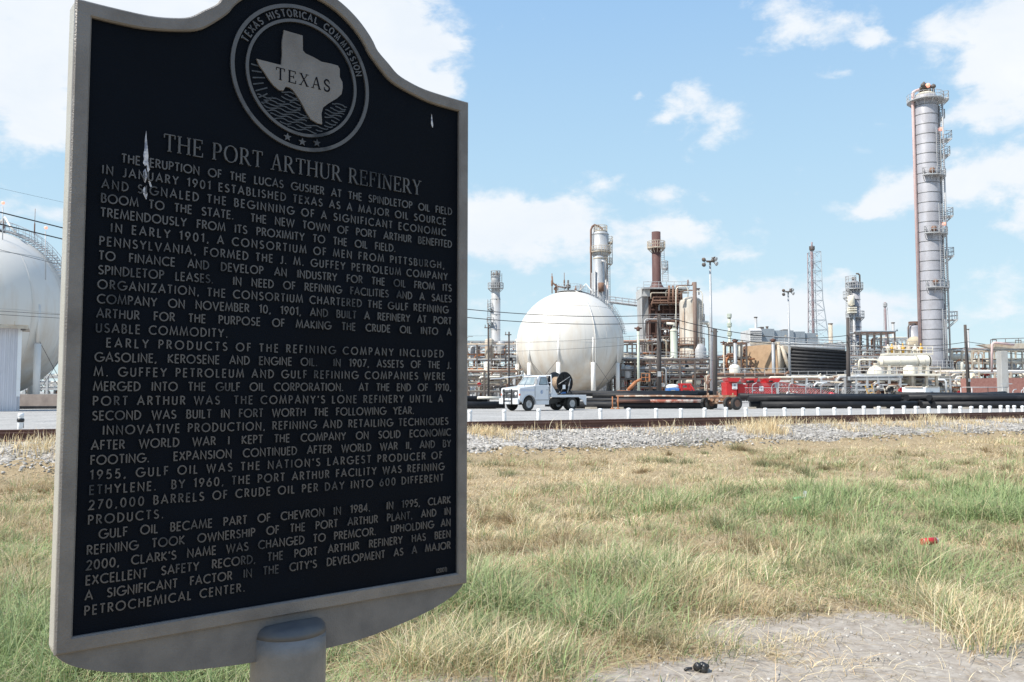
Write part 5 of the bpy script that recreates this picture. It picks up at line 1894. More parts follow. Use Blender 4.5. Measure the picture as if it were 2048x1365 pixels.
    mb.lathe((X2(1348), Y2 + .9, zz(777, Y2)), [(w * 1.02, 0), (w, .25), (w * .75, .45), (0, .52)], 16)
    mb.build('roof', M_WHITE, root)
    mb = MB()
    mb.box((X2(1346), Y2 - .02, zz(786, Y2)), (.5, .04, .7))
    mb.build('door', M_BLUEGREY, root)
    # orange boom lift by the sphere legs
    Y3 = 108
    a = Vector((xx(1256, Y3, 780), Y3, zz(781, Y3)))
    b = Vector((xx(1272, Y3, 760), Y3, zz(764, Y3)))
    root = thing('boom_lift', 'orange boom lift raised beside the big white sphere', 'boom lift', (a.x, a.y, GZ))
    mb = MB()
    mb.cyl(a, b, .24, 8)
    mb.cyl(b, (xx(1282, Y3, 760), Y3, zz(759, Y3)), .18, 8)
    mb.build('boom', M_ORANGE, root)
    mb = MB()
    mb.box((a.x - .6, Y3, (a.z + GZ + .6) / 2), (1.6, 1.6, a.z - GZ - .6))
    bevel(mb.build('turret', M_ORANGE, root), .1, 2)
    for dx in (-1.3, .3):
        mb = MB()
        mb.cyl((a.x + dx, Y3 - .9, GZ + .45), (a.x + dx, Y3 - .5, GZ + .45), .45, 14)
        mb.build('wheel', M_TYRE, root)
    mb = MB()
    q = Vector((xx(1283, Y3, 760), Y3, zz(763, Y3)))
    mb.rail([q, q + Vector((1.1, 0, 0)), q + Vector((1.1, .8, 0))], 1.0, .5, .04)
    mb.box(q + Vector((.55, .4, 0)), (1.1, .8, .06))
    mb.build('basket', M_ORANGE, root)


def build_fence():
    Y = 95.0
    root = thing('chain_link_fence', 'grey chain link fence with bent post tops before the red machine', 'fence', (xx(1600, Y, 800), Y, GZ))
    xs = [1505, 1544, 1578, 1612, 1642, 1677, 1712, 1748]
    ptop = zz(776, Y)
    for px in xs:
        x = xx(px, Y, 790)
        mb = MB()
        mb.path([(x, Y, GZ), (x, Y, zz(773, Y)), (x + .1, Y - .05, zz(769, Y)), (x + .45, Y - .25, zz(766, Y))], .055, 6)
        mb.build('post', M_GALV, root)
    xa, xb = xx(1490, Y, 790), xx(1752, Y, 790)
    mb = MB()
    mb.cyl((xa, Y, ptop), (xb, Y, ptop), .03, 5)
    for i in range(3):
        z = zz(772 - 2.4 * i, Y)
        mb.cyl((xa, Y - .06 - .07 * i, z), (xb, Y - .06 - .07 * i, z), .008, 3)
    mb.build('top_rail', M_GALV, root)
    mb = MB()
    nx = int((xb - xa) / .28)
    hgt = ptop - GZ
    for i in range(-10, nx + 1):
        x = xa + i * .28
        for sgn in (1, -1):
            x0, x1 = (x, x + hgt) if sgn > 0 else (x + hgt, x)
            z0, z1 = GZ, ptop
            lo, hi = min(x0, x1), max(x0, x1)
            if hi < xa or lo > xb:
                continue
            def clip(xq):
                return z0 + (z1 - z0) * (xq - x0) / (x1 - x0)
            c0, c1 = max(lo, xa), min(hi, xb)
            mb.cyl((c0, Y + .03 * sgn, clip(c0)), (c1, Y + .03 * sgn, clip(c1)), .009, 3, cap=False)
    mb.build('mesh', M_GALV, root)
    # pipe rail fence at the right
    Y = 100.0
    root = thing('pipe_fence', 'grey pipe rail fence in front of the pink brick wall', 'fence', (xx(1985, Y, 800), Y, GZ))
    for px in (1922, 1944, 1976, 2005, 2017, 2048):
        x = xx(px, Y, 790)
        mb = MB()
        mb.cyl((x, Y, GZ), (x, Y, zz(775, Y)), .09 if px == 2017 else .06, 6)
        mb.build('post', M_STEEL if px != 1976 else M_RUST, root)
    mb = MB()
    mb.cyl((xx(1925, Y, 790), Y, zz(775, Y)), (xx(2017, Y, 790), Y, zz(775, Y)), .05, 6)
    mb.build('rail', M_STEEL, root)
    mb = MB()
    x = xx(2013, Y, 790)
    mb.box((x, Y - .1, zz(768, Y)), (1.3, .15, .12))
    mb.build('sign_board', M_STEEL, root)
    mb = MB()
    for px in (2026, 2043):
        x = xx(px, Y, 790)
        mb.path([(x, Y, GZ), (x, Y, zz(783, Y)), (x + .15, Y, zz(780, Y)), (x + .45, Y, zz(779, Y))], .06, 6)
    mb.build('bent_pipe', M_GALV, root)
    # white container and other cabins
    Y = 105
    X = lambda px: xx(px, Y, 785)
    root = thing('office_container', 'white site container standing under the tall tower', 'container', (X(1842), Y, GZ))
    mb = MB()
    zt = zz(775, Y)
    mb.add([(X(1804), Y + .0, GZ + .3), (X(1837), Y - 1.8, GZ + .3), (X(1880), Y, GZ + .3), (X(1848), Y + 2.4, GZ + .3), (X(1804), Y, zt), (X(1837), Y - 1.8, zt), (X(1880), Y, zt), (X(1848), Y + 2.4, zt)], [(3, 2, 1, 0), (4, 5, 6, 7), (0, 1, 5, 4), (1, 2, 6, 5), (2, 3, 7, 6), (3, 0, 4, 7)])
    bevel(mb.build('body', M_WHITE, root), .05, 2)
    mb = MB()
    for p, q in ((X(1804), X(1837)),):
        mb.box(((p + q) / 2, Y - .95, zt + .06), (q - p, .3, .12), -.75)
    mb.box((X(1858), Y - .9, zt + .06), (X(1880) - X(1837), .3, .12), .58)
    mb.build('roof_edge', M_BEIGE, root)
    mb = MB()
    mb.box((X(1829), Y - 1.42, GZ + .95), (.9, .1, .6), -.72)
    mb.build('vent', M_DARK, root)
    mb = MB()
    mb.ring((X(1855), Y - 1.22, GZ + .95), .34, .04, 14, 5, (.55, -.83, 0))
    mb.build('emblem', M_BLUEGREY, root)
    root = thing('yellow_ladder', 'yellow sloping ladder in the pipework right of the dark pole', 'ladder', (xx(1742, 118, 790), 118, GZ))
    Yl = 118
    mb = MB()
    mb.ladder((xx(1748, Yl, 790), Yl, GZ), (xx(1737, Yl, 790), Yl, zz(770, Yl)), .9, .10, (1, 0, .2), .5)
    mb.build('rails', M_YELLOW, root)


build_truck()
build_pipes()
build_bogie()
build_red_machine()
build_fence()
# ================================================================== refinery
def P(px, py, Y):
    return at(px, py, Y)


def build_sphere_tank(px, py, rpx, label, Y, leg_off, seed, stairs):
    k = Y / F_PX
    c = P(px, py, Y)
    r = rpx * k
    root = thing('sphere_tank', label, 'sphere tank', (c.x, c.y, GZ))
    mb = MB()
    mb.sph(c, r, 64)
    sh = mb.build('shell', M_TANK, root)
    mb = MB()                                             # plate seams
    for lat in (-.66, 0, .66):
        mb.ring((c.x, c.y, c.z + r * lat), r * math.sqrt(1 - lat * lat) + .004, .022, 64, 4)
    for k_ in range(14):
        a_ = 2 * PI * k_ / 14 + .2
        pp_ = [c + Vector((math.sin(a_) * math.cos(e_), -math.cos(a_) * math.cos(e_), math.sin(e_))) * (r + .003) for e_ in [math.asin(-.66) + (2 * math.asin(.66)) * q_ / 16 for q_ in range(17)]]
        mb.path(pp_, .020, 4)
    mb.build('seam', mat('tank_seam', (.58, .56, .53), None, rough=.6), sh)
    for i in range(10):
        a = R(leg_off + 36 * i)
        d = Vector((math.sin(a), -math.cos(a), 0))
        b = c + d * (r - .12)
        mb = MB()
        mb.cyl((b.x, b.y, c.z + .7), (b.x, b.y, c.z - r * .36), .17, 10)
        mb.cyl((b.x, b.y, c.z - r * .36), (b.x, b.y, GZ), .33, 12)
        mb.lathe((b.x, b.y, GZ), [(.6, 0), (.6, .25), (.35, .3)], 12)
        mb.build('leg', M_SPHERE, root)
        a2 = R(leg_off + 36 * (i + 1))
        b2 = c + Vector((math.sin(a2), -math.cos(a2), 0)) * (r - .12)
        if i % 2 == seed % 2:
            mb = MB()
            mb.cyl((b.x, b.y, c.z - r * .3), (b2.x, b2.y, GZ + .8), .035, 4)
            mb.cyl((b2.x, b2.y, c.z - r * .3), (b.x, b.y, GZ + .8), .035, 4)
            mb.build('brace', M_DARK, root)
    # top platform, rail, relief valves
    t = Vector((c.x, c.y, c.z + r))
    mb = MB()
    mb.deck(t + Vector((0, 0, .02)), .1, 2.2, 0, 360, .08, 1.1, .025)
    mb.build('top_platform', M_GALV, root)
    for dx, dy, h, rr in ((-3.0, 0, 3.4, .16), (-2.3, .6, 1.7, .34), (-.9, .4, 3.6, .12), (-.3, -.4, 2.2, .38), (1.0, 0, 1.3, .2), (1.9, .6, 1.6, .12), (5.0, 1, 4.5, .06)):
        b = t + Vector((dx, dy, -.3 if dx < 3 else -2.0))
        mb = MB()
        mb.lathe(b, [(rr * .5, 0), (rr * .5, h * .35), (rr * 1.1, h * .4), (rr * 1.1, h * .62), (rr * .45, h * .68), (rr * .4, h)], 10)
        mb.build('relief_valve', M_RUST2 if dx != -.3 else M_DARK, root)
    mb = MB()
    mb.path([t + Vector((-3.0, 0, 2.6)), t + Vector((-2.9, 0, 1.5)), t + Vector((-2.2, 0, .9)), t + Vector((-.6, 0, .6))], .16, 6)
    mb.build('vent_header', M_RUST2, root)
    mb = MB()
    mb.path([t + Vector((1.5, -.3, 0)), t + Vector((2.7, -.5, 1.25)), t + Vector((3.5, -.8, .2)), t + Vector((4.2, -1.0, -.4))], .12, 6)
    if seed:
        stairs = (178,) + stairs[1:]                      # that line runs down the far side
    pts = []
    a = R(stairs[0])
    for i in range(15):                                   # vapour line down the front of the shell
        el = R(88 - i * 6.6)
        pts.append(c + Vector((math.sin(a) * math.cos(el), -math.cos(a) * math.cos(el), math.sin(el))) * (r + .12))
    pts.append(Vector((pts[-1].x, pts[-1].y, GZ)))
    mb.path(pts, .07, 6)
    mb.build('vapour_line', M_SPHERE, root)
    # stair: treads and rails along a great circle at one side
    a = R(stairs[1])
    mb = MB()
    mr = MB()
    prevs = None
    n = stairs[2]
    for i in range(n):
        el = R(86 - i * (86 - stairs[3]) / n)
        d = Vector((math.sin(a) * math.cos(el), -math.cos(a) * math.cos(el), math.sin(el)))
        q = c + d * (r + .12)
        tq = Vector((math.cos(a), math.sin(a), 0))
        rad = Vector((math.sin(a), -math.cos(a), 0))
        o = q + rad * .45
        mb.box(o, (.30, 1.0, .08), a + 0)
        cur = [o + tq * .5, o - tq * .5]
        if prevs:
            for e in (0, 1):
                mb.cyl(prevs[e], cur[e], .05, 4)
                mr.cyl(prevs[e] + Vector((0, 0, 1.0)), cur[e] + Vector((0, 0, 1.0)), .03, 4)
                mr.cyl(prevs[e] + Vector((0, 0, .5)), cur[e] + Vector((0, 0, .5)), .02, 4)
        if i % 2 == 0:
            for e in (0, 1):
                mr.cyl(cur[e], cur[e] + Vector((0, 0, 1.0)), .025, 4)
        prevs = cur
    mb.build('stair', M_GALV, root)
    mr.build('stair_rail', M_GALV, root)
    return root, c, r


def column(name, label, cat, Y, px, secs, m, py_base=795, n=28):
    """vertical vessel from stacked sections (half width px, y top, y bottom), dome on top; returns root and helpers"""
    k = Y / F_PX
    base = P(px, py_base, Y)
    root = thing(name, label, cat, (base.x, Y, GZ))
    cx = base.x
    prof = []
    for i, (hw, yt, yb) in enumerate(secs[::-1]):
        prof.append((hw * k, zz(yb, Y)))
        prof.append((hw * k, zz(yt, Y)))
    hw, yt, _ = secs[0]
    z = zz(yt, Y)
    for a in (20, 40, 60, 75, 90):
        prof.append((hw * k * math.cos(R(a)), z + hw * k * .55 * math.sin(R(a))))
    prof[0] = (prof[0][0], GZ)
    mb = MB()
    mb.lathe((cx, Y, 0), prof, n)
    mb.build('shell', m, root)
    return root, cx, k


def clutter(name, label, px0, px1, Y, top, seed, cols=None, levels=None, pipes=18, risers=10, vess=2, cat='pipe rack', depth=7.0, mats=None, bottom=None, tone=None):
    """open steel pipe rack: columns, beams, pipes along it, risers, valves, small vessels - each its own part"""
    rnd = random.Random(seed)
    x0, x1 = xx(px0, Y, 760), xx(px1, Y, 760)
    zt = zz(top, Y)
    root = thing(name, label, cat, ((x0 + x1) / 2, Y, GZ))
    mats = mats or [M_BEIGE, M_GALV, M_STEEL, M_RUST2, M_BEIGE, M_CREAM, M_GALV, M_RUST, M_CREAM, M_STEEL]
    sm = tone or M_DARK
    n = cols or max(2, int((x1 - x0) / 5) + 1)
    lv = levels or [GZ + (zt - GZ) * q for q in (.3, .52, .74, 1.0)]
    zb = GZ
    for i in range(n):
        x = x0 + (x1 - x0) * i / max(1, n - 1)
        for dy in (0, depth):
            mb = MB()
            mb.box((x, Y + dy, (zb + zt) / 2), (.28, .28, zt - zb))
            mb.build('column', sm, root)
    for z in lv:
        for dy in (0, depth):
            mb = MB()
            mb.box(((x0 + x1) / 2, Y + dy + .004, z - .13), (abs(x1 - x0) + .2, .20, .26))
            mb.build('beam', rnd.choice([sm, sm, M_RUST2, M_STEEL]), root)
        mb = MB()
        for i in range(n):
            x = x0 + (x1 - x0) * i / max(1, n - 1)
            mb.box((x, Y + depth / 2, z - .15), (.18, depth - .3, .2))
        mb.build('cross_beam', sm, root)
    for i in range(pipes):
        z = rnd.choice(lv)
        r = rnd.choice([.06, .08, .10, .13, .16, .22])
        y = Y + rnd.uniform(.2, depth - .2)
        a = x0 + rnd.choice([0, 0, rnd.uniform(0, .4)]) * (x1 - x0) - .8
        b = x1 - rnd.choice([0, 0, rnd.uniform(0, .4)]) * (x1 - x0) + .8
        z0 = z + r + (rnd.choice([0, 0, .45, .8]) if z < zt - .1 else 0)
        pts = [(a, y, z0), (b, y, z0)]
        if rnd.random() < .45:                            # drop at an end
            zd = max(GZ + .4, z0 - rnd.uniform(1.2, 5))
            pts = [(a, y, zd), (a, y, z0 - r * 2), (a + r * 2, y, z0), (b, y, z0)]
        if rnd.random() < .3:
            zd = min(zt + .3, z0 + rnd.uniform(1, 3))
            pts = pts[:-1] + [(b - r * 2, y, z0), (b, y, z0 + r * 2), (b, y, zd)]
        mb = MB()
        mb.path(pts, r, 7)
        mb.build('pipe', rnd.choice(mats), root)
    for i in range(risers):
        x = rnd.uniform(x0, x1)
        y = Y + rnd.uniform(-.8, depth)
        z0 = GZ + rnd.uniform(0, .45) * (zt - GZ)
        z1 = z0 + rnd.uniform(.25, .7) * (zt - GZ)
        r = rnd.choice([.05, .07, .10, .14, .18])
        sx = rnd.choice([-1, 1]) * rnd.uniform(.6, 2.5)
        mb = MB()
        mb.path([(x, y, z0), (x, y, z1 - .3), (x + math.copysign(.3, sx), y, z1), (x + sx, y, z1)], r, 6)
        mb.build('riser', rnd.choice(mats), root)
        if i % 2 == 0:
            zv = z0 + (z1 - z0) * rnd.uniform(.2, .7)
            mb = MB()
            mb.sph((x, y, zv), r * 2.0, 8)
            mb.cyl((x, y - r * 2, zv), (x, y - r * 2 - .55, zv + .1), .05, 5)
            mb.ring((x, y - r * 2 - .55, zv + .1), .3, .05, 10, 4, (0, -1, .2))
            mb.build('valve', rnd.choice([M_RUST2, M_BLACK, M_STEEL, M_RED, M_CREAM]), root)
    for i in range(vess):
        x = rnd.uniform(x0 + .5, x1 - .5)
        y = Y + rnd.uniform(0, depth)
        rr = rnd.uniform(.45, .95)
        hh = rnd.uniform(1.6, 3.6)
        z0 = rnd.choice([GZ + .4] + [z for z in lv[:-1]])
        mb = MB()
        if rnd.random() < .5:
            mb.lathe((x, y, z0), [(rr * .9, 0), (rr, .1), (rr, hh), (rr * .8, hh + rr * .35), (rr * .4, hh + rr * .5), (0, hh + rr * .55)], 14)
        else:
            mb.lathe((x - hh / 2, y, z0 + rr + .3), [(0, -rr * .5), (rr * .5, -rr * .42), (rr * .9, -rr * .15), (rr, 0), (rr, hh), (rr * .9, hh + rr * .15), (rr * .5, hh + rr * .42), (0, hh + rr * .5)], 14, (1, 0, 0))
        mb.build('vessel', rnd.choice([M_CREAM, M_GALV, M_STEEL, M_BEIGE, M_CREAM]), root)
    # top handrail on some
    if rnd.random() < .6:
        mb = MB()
        mb.rail([(x0, Y, zt), (x1, Y, zt)], 1.1, 1.6, .035)
        mb.build('handrail', M_STEEL, root)
    return root


def lamp(root, p, r=.28):
    mb = MB()
    mb.sph(p, r, 10)
    return mb.build('lamp', M_LAMP, root)


def build_refinery():
    # ------------------------------------------------ spheres
    build_sphere_tank(1140, 690, 107, 'big white sphere tank on legs behind the white truck', 139.6, -52, 0, (22, 98, 34, 10))
    build_sphere_tank(-43, 630, 172, 'nearer white sphere tank cut by the left edge beside the plaque', 87.0, -40, 1, (60, 96, 34, 8))
    # railing lamps along the stair of the left sphere
    root = thing('lamp_post', 'thin lamp post above the stair of the left sphere', 'lamp post', P(91, 560, 84))
    mb = MB()
    mb.cyl(P(91, 560, 84), P(91, 463, 84), .05, 6)
    mb.build('pole', M_GALV, root)
    lamp(root, P(92, 456, 84), .17)
    o = copy_tree(root)
    d = P(5, 510, 84) - P(91, 560, 84)
    o.location = root.location + d
    o['label'] = 'thin lamp post on top of the left sphere at the photo edge'
    # concrete wall under the left sphere
    Y = 72
    mb = MB()
    mb.box((xx(20, Y, 800), Y, (zz(789, Y) + GZ) / 2), (16, .4, zz(789, Y) - GZ))
    o = rebase(mb.build('dike_wall', mat('brown_concrete', (.30, .25, .22), (.22, .18, .16), 1, rough=.9)), (xx(20, Y, 800), Y, GZ))
    o['label'] = 'low brown concrete wall under the left sphere'
    o['category'] = 'wall'; o['kind'] = 'thing'
    mb = MB()
    mb.box((xx(80, 64, 812), 64, GZ + .12), (4.0, 1.2, .18), .1)
    o = rebase(mb.build('steel_plate', M_BLACKPIPE), (xx(80, 64, 812), 64, GZ))
    o['label'] = 'dark flat steel plates lying on the gravel right of the ribbed shed'
    o['category'] = 'steel plate'
    # ribbed shed at the left edge
    Y = 56.0
    root = thing('metal_shed', 'white ribbed metal shed with a thin eave at the left edge', 'shed', (xx(10, Y, 810), Y, GZ))
    corner = (xx(37, Y, 740), Y)
    root.location = (0, 0, 0)
    Y0, Y = Y, 0.0
    xr = 0.0
    zt = zz(657, Y0)
    mb = MB()
    x = xr - 7
    vs, fs = [], []
    xs = []
    i = 0
    while x < xr:
        xs.append((x, -.0)); xs.append((x + .09, -.0)); xs.append((x + .13, -.05)); xs.append((x + .21, -.05)); 
        x += .25
    n = len(xs)
    vs = [(a, Y + b, GZ) for a, b in xs] + [(a, Y + b, zt) for a, b in xs]
    fs = [(i, i + 1, n + i + 1, n + i) for i in range(n - 1)]
    mb.add(vs, fs)
    mb.box((xr - 3.5, Y + 2.5, (GZ + zt) / 2), (7, 4.8, zt - GZ))
    wl = mb.build('wall', mat('ribbed_white_sheet', (.62, .62, .66), (.52, .52, .55), .7, rough=.45, streak=.3), root)
    mb = MB()
    mb.box((xr + .02, Y - .04, (GZ + zt) / 2 + .5), (.22, .16, zt - GZ - 1.0))
    mb.build('corner_trim', M_WHITE, root)
    mb = MB()
    mb.box((xr - 3.3, Y + 2.3, zt + .14), (7.6, 5.6, .12))
    mb.box((xr - 3.3, Y - .5, zt + .04), (7.6, .1, .2))
    for q in range(6):
        mb.box((xr - .3 - q * .9, Y - .5, zt + .3), (.06, .3, .25))
    mb.build('roof', M_BEIGE, root)
    mb = MB()
    mb.lathe((xr + .2, Y - .4, zt - .18), [(0, 0), (.15, .02), (.15, .2), (.05, .3)], 10)
    mb.build('wall_lamp', M_DARK, root)
    root.location = (corner[0], corner[1], 0)
    root.rotation_euler = (0, 0, R(29))

    # ------------------------------------------------ slim column at the far left of the plant
    Y = 190
    root, cx, k = column('distillation_column', 'slim pale column left of the white sphere', 'process column', Y, 991, [(9.0, 557, 576), (8.8, 576, 596), (9.5, 596, 690), (11, 690, 795)], M_STEEL, n=20)
    for py, a0, a1, ex in ((577, -100, 100, 7), (618, -110, -40, 8), (646, -100, -30, 9), (553, -60, 60, 2)):
        mb = MB()
        mb.deck((cx, Y, zz(py, Y)), 9 * k, (9 + ex) * k, a0, a1, .12, 1.2, .05)
        mb.build('platform', M_STEEL, root)
    mb = MB()
    mb.ladder((cx - 13 * k, Y - .6, zz(690, Y)), (cx - 13 * k, Y - .6, zz(600, Y)), .6, .05)
    mb.ladder((cx + 10 * k, Y - .8, zz(578, Y)), (cx + 10 * k, Y - .8, zz(548, Y)), .6, .05)
    mb.build('ladder', M_DARK, root)
    mb = MB()
    for dx, py, r in ((-4, 545, .2), (2, 543, .35), (6, 546, .22)):
        mb.cyl((cx + dx * k, Y, zz(556, Y)), (cx + dx * k, Y, zz(py, Y)), r, 6)
    mb.path([(cx, Y, zz(549, Y)), (cx - 8 * k, Y, zz(549, Y)), (cx - 8 * k, Y, zz(560, Y))], .2, 6)
    mb.build('nozzle', M_DARK, root)
    mb = MB()
    for py in (577, 599, 630, 660):
        mb.ring((cx, Y, zz(py, Y)), 9.4 * k, .10, 20, 4)
    mb.build('stiffener_ring', M_STEEL, root)

    # ------------------------------------------------ twin column behind the sphere
    Y = 205
    root, cx, k = column('distillation_column', 'tall grey column with a domed head rising behind the white sphere', 'process column', Y, 1203, [(16.5, 470, 502), (16.5, 502, 512), (15, 512, 795)], M_GALV)
    for py, r0, r1, a0, a1 in ((505, 14, 22, -180, 180), (529, 14, 23, 10, 90), (486, 16, 25, 60, 120), (463, 3, 14, -180, 180)):
        mb = MB()
        mb.deck((cx, Y, zz(py, Y)), r0 * k, r1 * k, a0, a1, .17, 1.35, .055)
        mb.build('platform', M_BEIGE, root)
    mb = MB()
    mb.path([(cx - 20 * k, Y - 1, GZ), (cx - 20 * k, Y - 1, zz(462, Y)), (cx - 17 * k, Y - 1, zz(455, Y)), (cx - 12 * k, Y - .5, zz(451, Y)), (cx - 3 * k, Y, zz(453, Y)), (cx + 3 * k, Y, zz(458, Y)), (cx + 3 * k, Y, zz(466, Y))], 2.1 * k, 10)
    mb.build('overhead_pipe', M_RUST2, root)
    mb = MB()
    for py in (470, 502, 540, 570, 600):
        mb.ring((cx, Y, zz(py, Y)), (16.7 if py < 510 else 15.2) * k, .12, 28, 4)
    mb.build('stiffener_ring', M_STEEL, root)
    mb = MB()
    mb.ladder((cx + 20 * k, Y - 1, zz(530, Y)), (cx + 20 * k, Y - 1, zz(484, Y)), .7, .06)
    mb.ladder((cx + 14 * k, Y - 2, zz(640, Y)), (cx + 14 * k, Y - 2, zz(530, Y)), .7, .06)
    mb.build('ladder', M_DARK, root)
    lamp(root, (cx + 10 * k, Y - 2.6, zz(577, Y)), .4)
    lamp(root, (cx + 2 * k, Y - 2.6, zz(581, Y)), .4)
    Y2 = 199
    root, cx, k = column('process_vessel', 'shorter column with a rust tinted dome before the tall grey column', 'process vessel', Y2, 1199, [(11.5, 518, 640), (11.5, 640, 795)], M_GALV)
    mb = MB()
    mb.lathe((cx, Y2, zz(519, Y2)), [(11.8 * k, 0)] + [(11.8 * k * math.cos(R(a)), 11.8 * k * .62 * math.sin(R(a))) for a in (15, 30, 45, 60, 75, 90)], 24)
    mb.build('dome_cap', M_TANLIME, root)
    mb = MB()
    for dx in (-14, -9, 13, 17):
        mb.path([(cx + dx * k, Y2 - 1.4, GZ), (cx + dx * k, Y2 - 1.4, zz(534 + abs(dx), Y2))], .22, 6)
    mb.path([(cx + 4 * k, Y2 - 1.6, zz(524, Y2)), (cx + 12 * k, Y2 - 1.6, zz(526, Y2)), (cx + 13 * k, Y2 - 1.6, zz(560, Y2))], .3, 6)
    mb.build('pipe', M_STEEL, root)
    mb = MB()
    mb.cyl((cx + 3 * k, Y2 - 1.7, zz(585, Y2)), (cx + 3 * k, Y2 - 1.7, zz(568, Y2)), 6 * k, 12)
    mb.build('side_drum', M_RUST2, root)

    # walkway bridge
    Y = 180
    a, b = P(1219, 604, Y), P(1284, 612, Y)
    root = thing('walkway_bridge', 'narrow steel walkway bridging from the grey column to the rusty furnace', 'walkway', (a.x, a.y, a.z - .3))
    mb = MB()
    mb.path([a, b], .22, 4)
    mb.path([a + Vector((0, 1, 0)), b + Vector((0, 1, 0))], .22, 4)
    mb.box((a + b) / 2 + Vector((0, .5, 0)), ((b - a).length, .9, .12), 0, -math.atan2((b - a).z, (b - a).x))
    mb.build('girder', M_STEEL, root)
    mb = MB()
    mb.rail([a, b], 1.2, 1.4, .05)
    mb.rail([a + Vector((0, 1, 0)), b + Vector((0, 1, 0))], 1.2, 1.4, .05)
    mb.build('handrail', M_STEEL, root)
    mb = MB()
    mb.cyl(a + Vector((.6, .5, 0)), (a.x + .6, a.y + .5, GZ), .16, 6)
    mb.build('support', M_STEEL, root)

    # ------------------------------------------------ furnace
    Y = 170
    k = Y / F_PX
    X = lambda px: xx(px, Y, 680)
    Z = lambda py: zz(py, Y)
    root = thing('furnace', 'rusty brown furnace block with a grey panelled end and a tall stack', 'furnace', (X(1325), Y + 4, GZ))
    mb = MB()                                             # firebox, narrower below
    xl, xr = X(1297), X(1352)
    d = 7
    vs = []
    for py, a, b in ((792, X(1303), X(1350)), (690, X(1301), X(1352)), (650, xl, X(1358)), (582, xl, X(1366))):
        vs += [(a, Y, Z(py)), (b, Y, Z(py)), (b, Y + d, Z(py)), (a, Y + d, Z(py))]
    fs = [(3, 2, 1, 0), (12, 13, 14, 15)]
    for i in range(3):
        for j in range(4):
            fs.append((i * 4 + j, i * 4 + (j + 1) % 4, (i + 1) * 4 + (j + 1) % 4, (i + 1) * 4 + j))
    mb.add(vs, fs)
    mb.build('firebox', M_RUST, root)
    mb = MB()                                             # grey end wall, tapering down
    vs = []
    for py, a, b, dy in ((790, 1290, 1302, 1), (690, 1288, 1301, 1), (640, 1284, 1298, 0), (580, 1283, 1298, -1)):
        vs += [(X(a), Y - .4 + dy, Z(py)), (X(b), Y - .4, Z(py)), (X(b), Y + 6, Z(py)), (X(a), Y + 6, Z(py))]
    fs = [(3, 2, 1, 0), (12, 13, 14, 15)]
    for i in range(3):
        for j in range(4):
            fs.append((i * 4 + j, i * 4 + (j + 1) % 4, (i + 1) * 4 + (j + 1) % 4, (i + 1) * 4 + j))
    mb.add(vs, fs)
    mb.build('end_wall', mat('grey_furnace_panel', (.42, .42, .42), (.33, .31, .29), .4, rough=.6, streak=.4), root)
    mb = MB()
    mb.box((X(1290.5), Y + 2.6, Z(586)), (X(1299) - X(1282), 7.6, Z(577) - Z(594)))
    mb.build('end_cap', mat('grey_furnace_cap', (.50, .50, .49), (.40, .38, .36), .5, rough=.6), root)
    mb = MB()
    for py in (598, 620, 640, 668, 700, 735):
        mb.box((X(1326), Y - .25, Z(py)), (X(1356) - X(1298), .4, .35))
    for px in (1299, 1313, 1326, 1340, 1353):
        mb.box((X(px), Y - .3, (Z(590) + Z(785)) / 2), (.45, .45, Z(590) - Z(785)))
    mb.build('buckstay', M_RUST, root)
    sx = X(1319.5)
    mb = MB()
    r = 9.0 * k
    mb.lathe((sx, Y + 3, 0), [(19 * k, Z(579)), (17 * k, Z(575)), (11.5 * k, Z(567)), (r, Z(560)), (r, Z(459)), (r * .86, Z(459)), (r * .86, Z(466))], 28)
    mb.build('stack', mat('oxide_stack_steel', (.135, .065, .058), (.085, .045, .042), .5, .4, .7, .7, streak=.4), root)
    mb = MB()
    mb.deck((sx, Y + 3, Z(491)), r, 18.5 * k, -180, 180, .2, 1.3, .06)
    mb.build('stack_platform', M_BEIGE, root)
    mb = MB()
    mb.deck((sx + 4 * k, Y + 3, Z(533)), r * .9, 20 * k, 40, 120, .2, 1.4, .06)
    mb.ladder((sx + 16 * k, Y + 2, Z(562)), (sx + 16 * k, Y + 2, Z(527)), 1.2, .08)
    mb.ladder((sx + 11 * k, Y + 2, Z(533)), (sx + 11 * k, Y + 2, Z(491)), .7, .06)
    mb.build('stack_ladder', M_STEEL, root)
    mb = MB()                                             # top deck and its rails
    zt = Z(579)
    mb.box((X(1330), Y + 2.5, zt), (X(1376) - X(1285), 9, .25))
    mb.rail([(X(1285), Y - 2, zt), (X(1376), Y - 2, zt), (X(1376), Y + 7, zt)], 1.3, 1.5, .05)
    mb.rail([(X(1285), Y + 6.9, zt), (X(1376), Y + 6.9, zt)], 1.3, 1.5, .05)
    mb.build('top_deck', M_STEEL, root)
    for i, (a, b, py) in enumerate(((1300, 1376, 588), (1304, 1352, 597), (1316, 1378, 611), (1306, 1360, 636), (1330, 1382, 583), (1302, 1374, 604))):
        mb = MB()
        mb.path([(X(a), Y - 1.6, Z(py + 12)), (X(a), Y - 1.6, Z(py + 2)), (X(a + 2), Y - 1.6, Z(py)), (X(b), Y - 1.6, Z(py))], .15, 7)
        mb.build('pipe', [M_BEIGE, M_RUST2, M_STEEL, M_RUST2][i % 4], root)
    for px in (1336, 1344, 1352):
        mb = MB()
        mb.cyl((X(px), Y - 1.8, Z(612)), (X(px), Y - 1.8, Z(574)), .28, 6)
        mb.build('riser', M_RUST2, root)
    mb = MB()
    for py in (609, 700, 728):
        mb.box((X(1330), Y - 1.8, Z(py)), (X(1360) - X(1302), 2.4, .2))
        mb.rail([(X(1302), Y - 2.9, Z(py)), (X(1360), Y - 2.9, Z(py))], 1.2, 1.6, .05)
    mb.build('gallery', M_RUST2, root)
    mb = MB()
